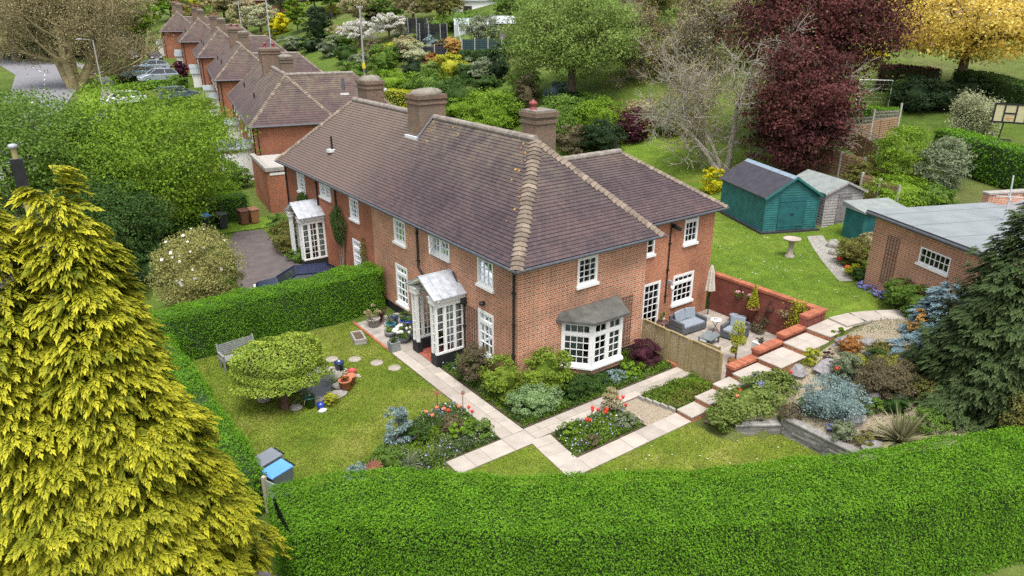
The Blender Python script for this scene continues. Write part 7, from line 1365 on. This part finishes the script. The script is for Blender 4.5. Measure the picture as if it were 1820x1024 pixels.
# left of the street: the leafy trees in front
tree('bright green bushy tree at the left beside the drive', 'tree', (-6.9, 27.5, 0), 8.4, (5.7, 5.1, 4.1), 'fresh', 2010, nc=260, per=60, size=.15, tr=.2, lo=.45, amp=.2, cz=5.2)
tree('leafy green tree at the left edge behind the golden conifer', 'tree', (-13.3, 27, 0), 10.4, (5.8, 5.0, 4.8), 'mid', 2011, nc=260, per=60, size=.15, tr=.2, lo=.4, amp=.24, cz=5.4)
tree('dense green tree between the two leafy trees at the left', 'tree', (-9.8, 22.5, 0), 5.6, (3.2, 2.8, 2.7), 'deep', 2012, nc=170, per=60, size=.13, tr=.16, cz=2.8)
bare_tree('pale leafless tree tangled at the left edge', (-15.6, 25, 0), 10.5, 2013, [((.1, 0, 1), 1), ((.5, -.1, .9), .9), ((-.3, .2, 1), .8)], BARKG, tr=.2, levels=5, ln=.26, kids=(3, 4), spread=.6)
bare_tree('pale leafless tree behind the golden conifer tip', (-12.2, 20, 0), 7.8, 2014, [((.3, 0, 1), 1), ((-.2, .3, .9), .9)], BARKG, tr=.13, levels=4, ln=.28, kids=(3, 4), spread=.6)
for k, (x, y, r_, lf, l_) in enumerate(((-10.8, 18.6, (1.8, 1.3, 1.1), 'dark', 'dark evergreen bush under the leafy trees by the drive'), (-8.3, 20.5, (1.5, 1.2, 1.0), 'deep', 'green bush under the bright green tree by the drive'), (-12.9, 17.5, (1.8, 1.4, 1.4), 'mid', 'leafy bush behind the golden conifer'), (-5.6, 25.4, (1.3, 1.2, 1.0), 'deep', 'dark green bush between the bright tree and the bins'))): shrub(l_, (x, y, 0), r_, lf, 2020+k, nc=60, per=60, size=.12)
shrub('large rounded khaki magnolia bush with white flowers behind the tall hedge', (-7.2, 14.9, 0), (1.8, 1.65, 2.1), 'magn', 2030, nc=170, per=75, size=.085, lo=.75, amp=.07, name='magnolia_bush')
rg = np.random.default_rng(5); d = unit(rg.normal(size=(46, 3))); d[:, 2] = np.abs(d[:, 2]); V, F = leaves(rg, d*np.array([1.85, 1.7, 2.1])+np.array([-7.2, 14.9, 1.85]), .16, unit(d), .8, .9); tag(npmesh('magnolia_flowers', V, F, WHF), kind='stuff')
shrub('golden green pieris bush beside the drive in front of the house next door', (-.85, 21.2, 0), (1.0, 1.2, .95), 'olive', 2031, nc=60, per=55, size=.1); shrub('low green bush with blue flowers at the edge of the drive', (-1.0, 19.2, 0), (.7, .8, .45), 'mid', 2032, nc=34, per=50, size=.09); shrub('green leafy clump by the far house corner beside the bins', (.0, 25.4, 0), (.7, 1.2, .6), 'mid', 2033, nc=36, per=50, size=.12)
sheet('verge', [(-5, 27.2), (.4, 26.9), (.4, 29.6), (-5, 30)], VERGE, .015, res=.8)
shrub('leafy bush in front of the small white doored garage', (1.2, 39.6, 0), (1.5, 1.2, 1.1), 'mid', 2034, size=.15); shrub('second leafy bush between the bins and the small garage', (-1.6, 34.5, 0), (1.7, 1.5, 1.3), 'fresh', 2035, size=.15)
# palm
pr_ = thing('fan_palm', 'fan palm in front of the nearest row house', 'tree', (.6, 43.4, 0)); MB().tube([(0, 0, -.1), (.05, 0, 2.5), (0, 0, 5.2)], [.2, .22, .25], 10).build('trunk', M('fibrous palm trunk', (.16, .1, .05), .95, .35, 6, .6), pr_)
rg = np.random.default_rng(6); V = []; F = []
for k in range(34):
    a = rg.uniform(0, 6.28); e = rg.uniform(-.7, 1.2); d = np.array([math.cos(a)*math.cos(e), math.sin(a)*math.cos(e), math.sin(e)]); o = np.array([0, 0, 5.3])+d*rg.uniform(.7, 1.1); s = np.array([-math.sin(a), math.cos(a), 0]); u = np.cross(d, s)
    for j in range(15):
        t = (j-7)*.2; q = d*math.cos(t)+s*math.sin(t); ln = rg.uniform(.9, 1.25); wv_ = np.cross(q, u)*.05; b0 = len(V); V += [o, o+q*ln*.6+wv_, o+q*ln-np.array([0, 0, .18]), o+q*ln*.6-wv_]; F.append((b0, b0+1, b0+2, b0+3))
npmesh('crown', np.array(V), np.array(F), LEAF('palm leaf', (.09, .15, .02), (.24, .3, .06)), pr_)
# hedges and fences beyond
def gh(*pts): return [tuple(G(*p)) for p in pts]
hedge('bright yellow clipped hedge behind the main chimney', gh((692, 190), (745, 196)), 1.5, 2.0, 'yellow', 401, 90, .22)
hedge('long bright green hedge along the right hand garden', gh((1668, 288), (1750, 316), (1860, 350)), 1.7, 2.3, 'hedge', 402, 170, .13)
hedge('small bright clipped hedge in front of the football goal', gh((1508, 218), (1592, 224)), 1.3, 1.3, 'hedge', 403, 150, .15)
hedge('dark green hedge below the golden maple at the right edge', gh((1700, 170), (1770, 186), (1880, 222)), 1.8, 2.2, 'deep', 404, 110, .18)
hedge('dark purple hedge behind the football goal', gh((1560, 158), (1660, 168)), 1.5, 2.2, 'purple', 405, 110, .17)
hedge('low clipped hedge between two front lawns up the street', gh((196, 128), (248, 124)), 1.6, 1.3, 'deep', 406, 60, .28); hedge('low clipped hedge beside the pale blue estate car', gh((206, 148), (240, 143)), 1.2, 1.0, 'hedge', 407, 70, .25); hedge('bright low hedge edging the near front lawn up the street', gh((208, 164), (262, 158), (330, 152)), 1.2, .9, 'hedge', 408, 70, .22)
hedge('low dark hedge behind the topiary domes', gh((820, 108), (890, 108)), 1.4, 1.2, 'deep', 409, 60, .25)
def lap_fence(label, p, q, h, trel=.4, posts=3, mat=None, name='panel_fence'):
    p, q = np.array(p), np.array(q); r = thing(name, label, 'fence', tuple(p)); v = q-p; n = posts-1; L_ = np.linalg.norm(v[:2]); a = math.atan2(v[1], v[0]); mat = mat or M('lapped fence board', (.27, .17, .1), .85, .2, 4, .3)
    for i in range(n):
        o = v*i/n; l = L_/n; T = Matrix.Translation(o) @ Matrix.Rotation(a, 4, 'Z'); b = MB(T); k = 9
        dzp = v[2]/n
        for j in range(k): z = .1+(h-trel-.1)*j/k; z2 = .1+(h-trel-.1)*(j+1)/k; b.quad((.06, -.03, z), (l-.06, -.03, z+dzp*.5), (l-.06, .0, z2+dzp*.5), (.06, .0, z2))
        for x in (l*.33, l*.66): b.box(x-.03, x+.03, -.06, -.031, .1, h-trel)
        b.build('panel', mat, r)
        if trel:
            b = MB(T); m = int(l/.14)
            for j in range(m+1): x = .06+(l-.12)*j/m; b.box(x-.015, x+.015, -.02, 0, h-trel, h+dzp*.5)
            for z in (h-trel, h-trel/2, h-.02): b.box(.06, l-.06, .001, .02, z-.02+dzp*.3, z+.02+dzp*.3)
            b.build('trellis_top', M('silver trellis', (.33, .29, .26), .9, .2), r)
    for i in range(posts): o = v*i/n; b = MB(Matrix.Translation(o) @ Matrix.Rotation(a, 4, 'Z')); b.box(-.06, .06, -.06, .06, -.2, h+.12+(v[2]*.5/n if i else 0)); b.build('post', M('concrete post', (.42, .4, .37), .85, .12), r)
    return r
lap_fence('brown panel fence with trellis top in front of the small bright hedge', G(1495, 264), G(1592, 240), 2.1, .5, 3); lap_fence('dark trellis topped fence beside the concrete post', G(1497, 262), G(1553, 312), 2.1, .5, 2); lap_fence('plain brown fence behind the grey shed', G(1526, 352), G(1590, 376), 1.5, 0, 3); lap_fence('weathered fence behind the lower purple tree', G(1450, 306), G(1530, 328), 1.7, 0, 3)
lap_fence('dark green mesh fence panels in the far gardens', G(822, 104), G(892, 104), 2.4, 0, 4, M('dark green netting', (.03, .06, .06), .8, .2)); lap_fence('black fence panel in front of the amber cone', G(752, 108), G(795, 106), 1.8, 0, 3, M('black fence board', (.03, .03, .04), .8, .2))
def goal(label, p, q, h):
    p, q = np.array(p), np.array(q); r = thing('football_goal', label, 'goal', tuple(p)); v = q-p; bk = unit(np.array([v[1], -v[0], 0.])); bk = bk if bk[0] > 0 else -bk; w_ = .07; b = MB(); z = np.array([0, 0, h])
    for a, c in (((0, 0, 0), z), (v, v+z), (z, v+z), ((0, 0, .03), bk*1.2+np.array([0, 0, .03])), (v+np.array([0, 0, .03]), v+bk*1.2+np.array([0, 0, .03])), (bk*1.2, v+bk*1.2), (z, bk*1.2), (v+z, v+bk*1.2)): b.tube([tuple(np.array(a, float)), tuple(np.array(c, float))], w_/2 if np.linalg.norm(np.array(c)-np.array(a)) > 0 else w_, 6)
    b.build('frame', WHITE, r); b = MB(); n = 8
    for i in range(n+1): t = v*i/n; b.tube([tuple(t+z), tuple(t+bk*1.2)], .008, 3)
    for i in range(1, 6): t = z*(1-i/6)+bk*1.2*i/6; b.tube([tuple(t), tuple(t+v)], .008, 3)
    b.build('net', WHITED, r); return r
goal('white football goal on the lawn right of the copper beech', G(1520, 190), G(1578, 192), 2.3); goal('white goal frame on the grass right of the big green tree', G(1060, 134), G(1128, 131), 2.4)
hp = G(1772, 253); r = thing('basketball_hoop', 'black framed basketball backboard on a post at the right edge', 'basketball hoop', tuple(hp), math.radians(-70)); MB().tube([(0, 0, 0), (.1, 0, 1.3), (.1, 0, 2.0)], .05, 8).build('post', PIPE, r); b = MB(Matrix.Translation((.35, -.1, 2.05)))
bw_, bh_ = .95, .62
b.box(-bw_, bw_, -.02, .02, -bh_, bh_); bd = b.build('backboard', M('cream board', (.5, .46, .27), .6, .1), r); b = MB(Matrix.Translation((.35, -.1, 2.05)))
for q in ((-bw_-.06, bw_+.06, bh_-.06, bh_+.06), (-bw_-.06, bw_+.06, -bh_-.06, -bh_+.06), (-bw_-.06, -bw_+.06, -bh_+.061, bh_-.061), (bw_-.06, bw_+.06, -bh_+.061, bh_-.061), (-.4, -.3, -bh_+.061, bh_-.061), (.3, .4, -bh_+.061, bh_-.061), (-.299, .299, -.05, .05)): b.box(q[0], q[1], -.05, -.021, q[2], q[3])
b.build('backboard_frame', PIPE, bd); b = MB(); b.tube([(.35+.23*math.cos(a), -.4+.23*math.sin(a), 1.75) for a in np.linspace(0, 2*PI, 15)], .02, 5, cap=False); b.build('hoop', M('orange hoop', (.5, .15, .03)), r); b = MB(); b.box(-.5, .8, -.3, .6, 0, .2); b.build('base', PIPE, r, bevel=.04)
NET = M('black safety net', (.015, .016, .02), .8, .2)
def trampoline(label, p, R, h):
    r = thing('trampoline', label, 'trampoline', tuple(p)); n = 18; MB().lathe([(0, .85), (R, .85), (R+.08, .8), (R+.08, .74), (R-.2, .78), (0, .8)], n=24).build('bed', NET, r); b = MB(); c = MB()
    for k in range(8): a = k*PI/4; MB().tube([(R*math.cos(a), R*math.sin(a), 0), (R*math.cos(a), R*math.sin(a), h)], .045, 6).build('pole', LEAD, r)
    
    for k in range(72):
        a = k*2*PI/72; c.tube([(R*.97*math.cos(a), R*.97*math.sin(a), .85), (R*.97*math.cos(a), R*.97*math.sin(a), h-.1)], .03, 3, cap=False)
    for z in np.linspace(.9, h-.1, 12): c.tube([(R*.97*math.cos(a), R*.97*math.sin(a), z) for a in np.linspace(0, 2*PI, 25)], .03, 3, cap=False)
    c.build('safety_net', NET, r); return r
trampoline('black netted trampoline nearer the amber cone bush', G(770, 84), 2.1, 3.2); trampoline('black netted trampoline farther up the gardens', G(748, 68), 2.1, 2.9)
r = thing('play_shed', 'brown wooden play shed beside the orchard tree', 'shed', tuple(G(874, 84)), math.radians(-30)); MB().box(0, 3, 0, 2.4, -.2, 3.0).build('wall', M('dark brown boards', (.1, .065, .05), .85, .3, 3), r); b = MB(); b.add([(-.2, -.3, 2.95), (3.2, -.3, 2.95), (3.2, 1.2, 3.9), (-.2, 1.2, 3.9), (3.2, 2.7, 2.95), (-.2, 2.7, 2.95)], [(0, 1, 2, 3), (3, 2, 4, 5), (0, 3, 5), (1, 4, 2)]); b.build('roof', LEAD, r); MB().box(1, 1.9, -.05, -.001, 0, 2.1).build('door', M('grey door', (.2, .17, .16)), r)
r = thing('garden_swing', 'swing frame with yellow seat in the far gardens', 'swing', tuple(G(830, 82))); b = MB(); 
for x in (-1.4, 1.4): b.tube([(x, -.9, 0), (x, 0, 2.6)], .05, 6); b.tube([(x, .9, 0), (x, 0, 2.6)], .05, 6)
b.tube([(-1.5, 0, 2.6), (1.5, 0, 2.6)], .05, 6); b.build('frame', WHITED, r); b = MB(); b.box(-.3, .2, -.2, .2, .5, .9); s_ = b.build('seat', M('yellow plastic', (.7, .5, .02), .4), r); b = MB(); b.tube([(-.25, 0, .9), (-.25, 0, 2.6)], .015, 4); b.tube([(.15, 0, .9), (.15, 0, 2.6)], .015, 4); b.build('rope', WHITED, r)
r = thing('greenhouse', 'pale glazed greenhouse on the hillside below the white house', 'greenhouse', tuple(G(808, 66)), math.radians(-30)); b = MB(); 
b.add([(0, 0, 0), (5, 0, 0), (5, 2.6, 0), (0, 2.6, 0), (0, 0, 1.7), (5, 0, 1.7), (5, 2.6, 1.7), (0, 2.6, 1.7), (0, 1.3, 2.6), (5, 1.3, 2.6)], [(0, 1, 5, 4), (1, 2, 6, 9, 5), (2, 3, 7, 6), (3, 0, 4, 8, 7), (4, 5, 9, 8), (6, 7, 8, 9)]); b.build('glazing', M('greenhouse glazing', (.42, .48, .49), .15, .08, 2), r); b = MB()
for x in np.linspace(0, 5, 7): b.bar((x, -.01, 0), (x, -.01, 1.7), .05); b.bar((x, -.01, 1.71), (x, 1.3, 2.62), .05)
b.build('frame', WHITED, r)
# the far wood closing the hill
rg = np.random.default_rng(77); parts = []; mi = []; cols = ['khaki', 'mid', 'olive', 'deep', 'fresh', 'buds']
for k in range(230):
    px, D_ = rg.uniform(-250, 2050), rg.uniform(175, 300); d = ray(px, 20); x, y = CAM[0]+d[0]*D_, CAM[1]+d[1]*D_; z = H(x, y); h = rg.uniform(9, 17); r_ = np.array([rg.uniform(4, 7)]*2+[h*.42]); C, P, U = crown_pts(rg, r_, 40, 22, r_.mean()*.3, .5, .2); P = P+np.array([x, y, z+h*.55]); v, f = leaves(rg, P, .85, U, .5); parts.append((v, f)); mi += [rg.integers(0, 6)]*len(f)
V, F = cat(*parts); tag(npmesh('far_wood', V, F, [LF[c] for c in cols], None, np.array(mi)), kind='stuff')
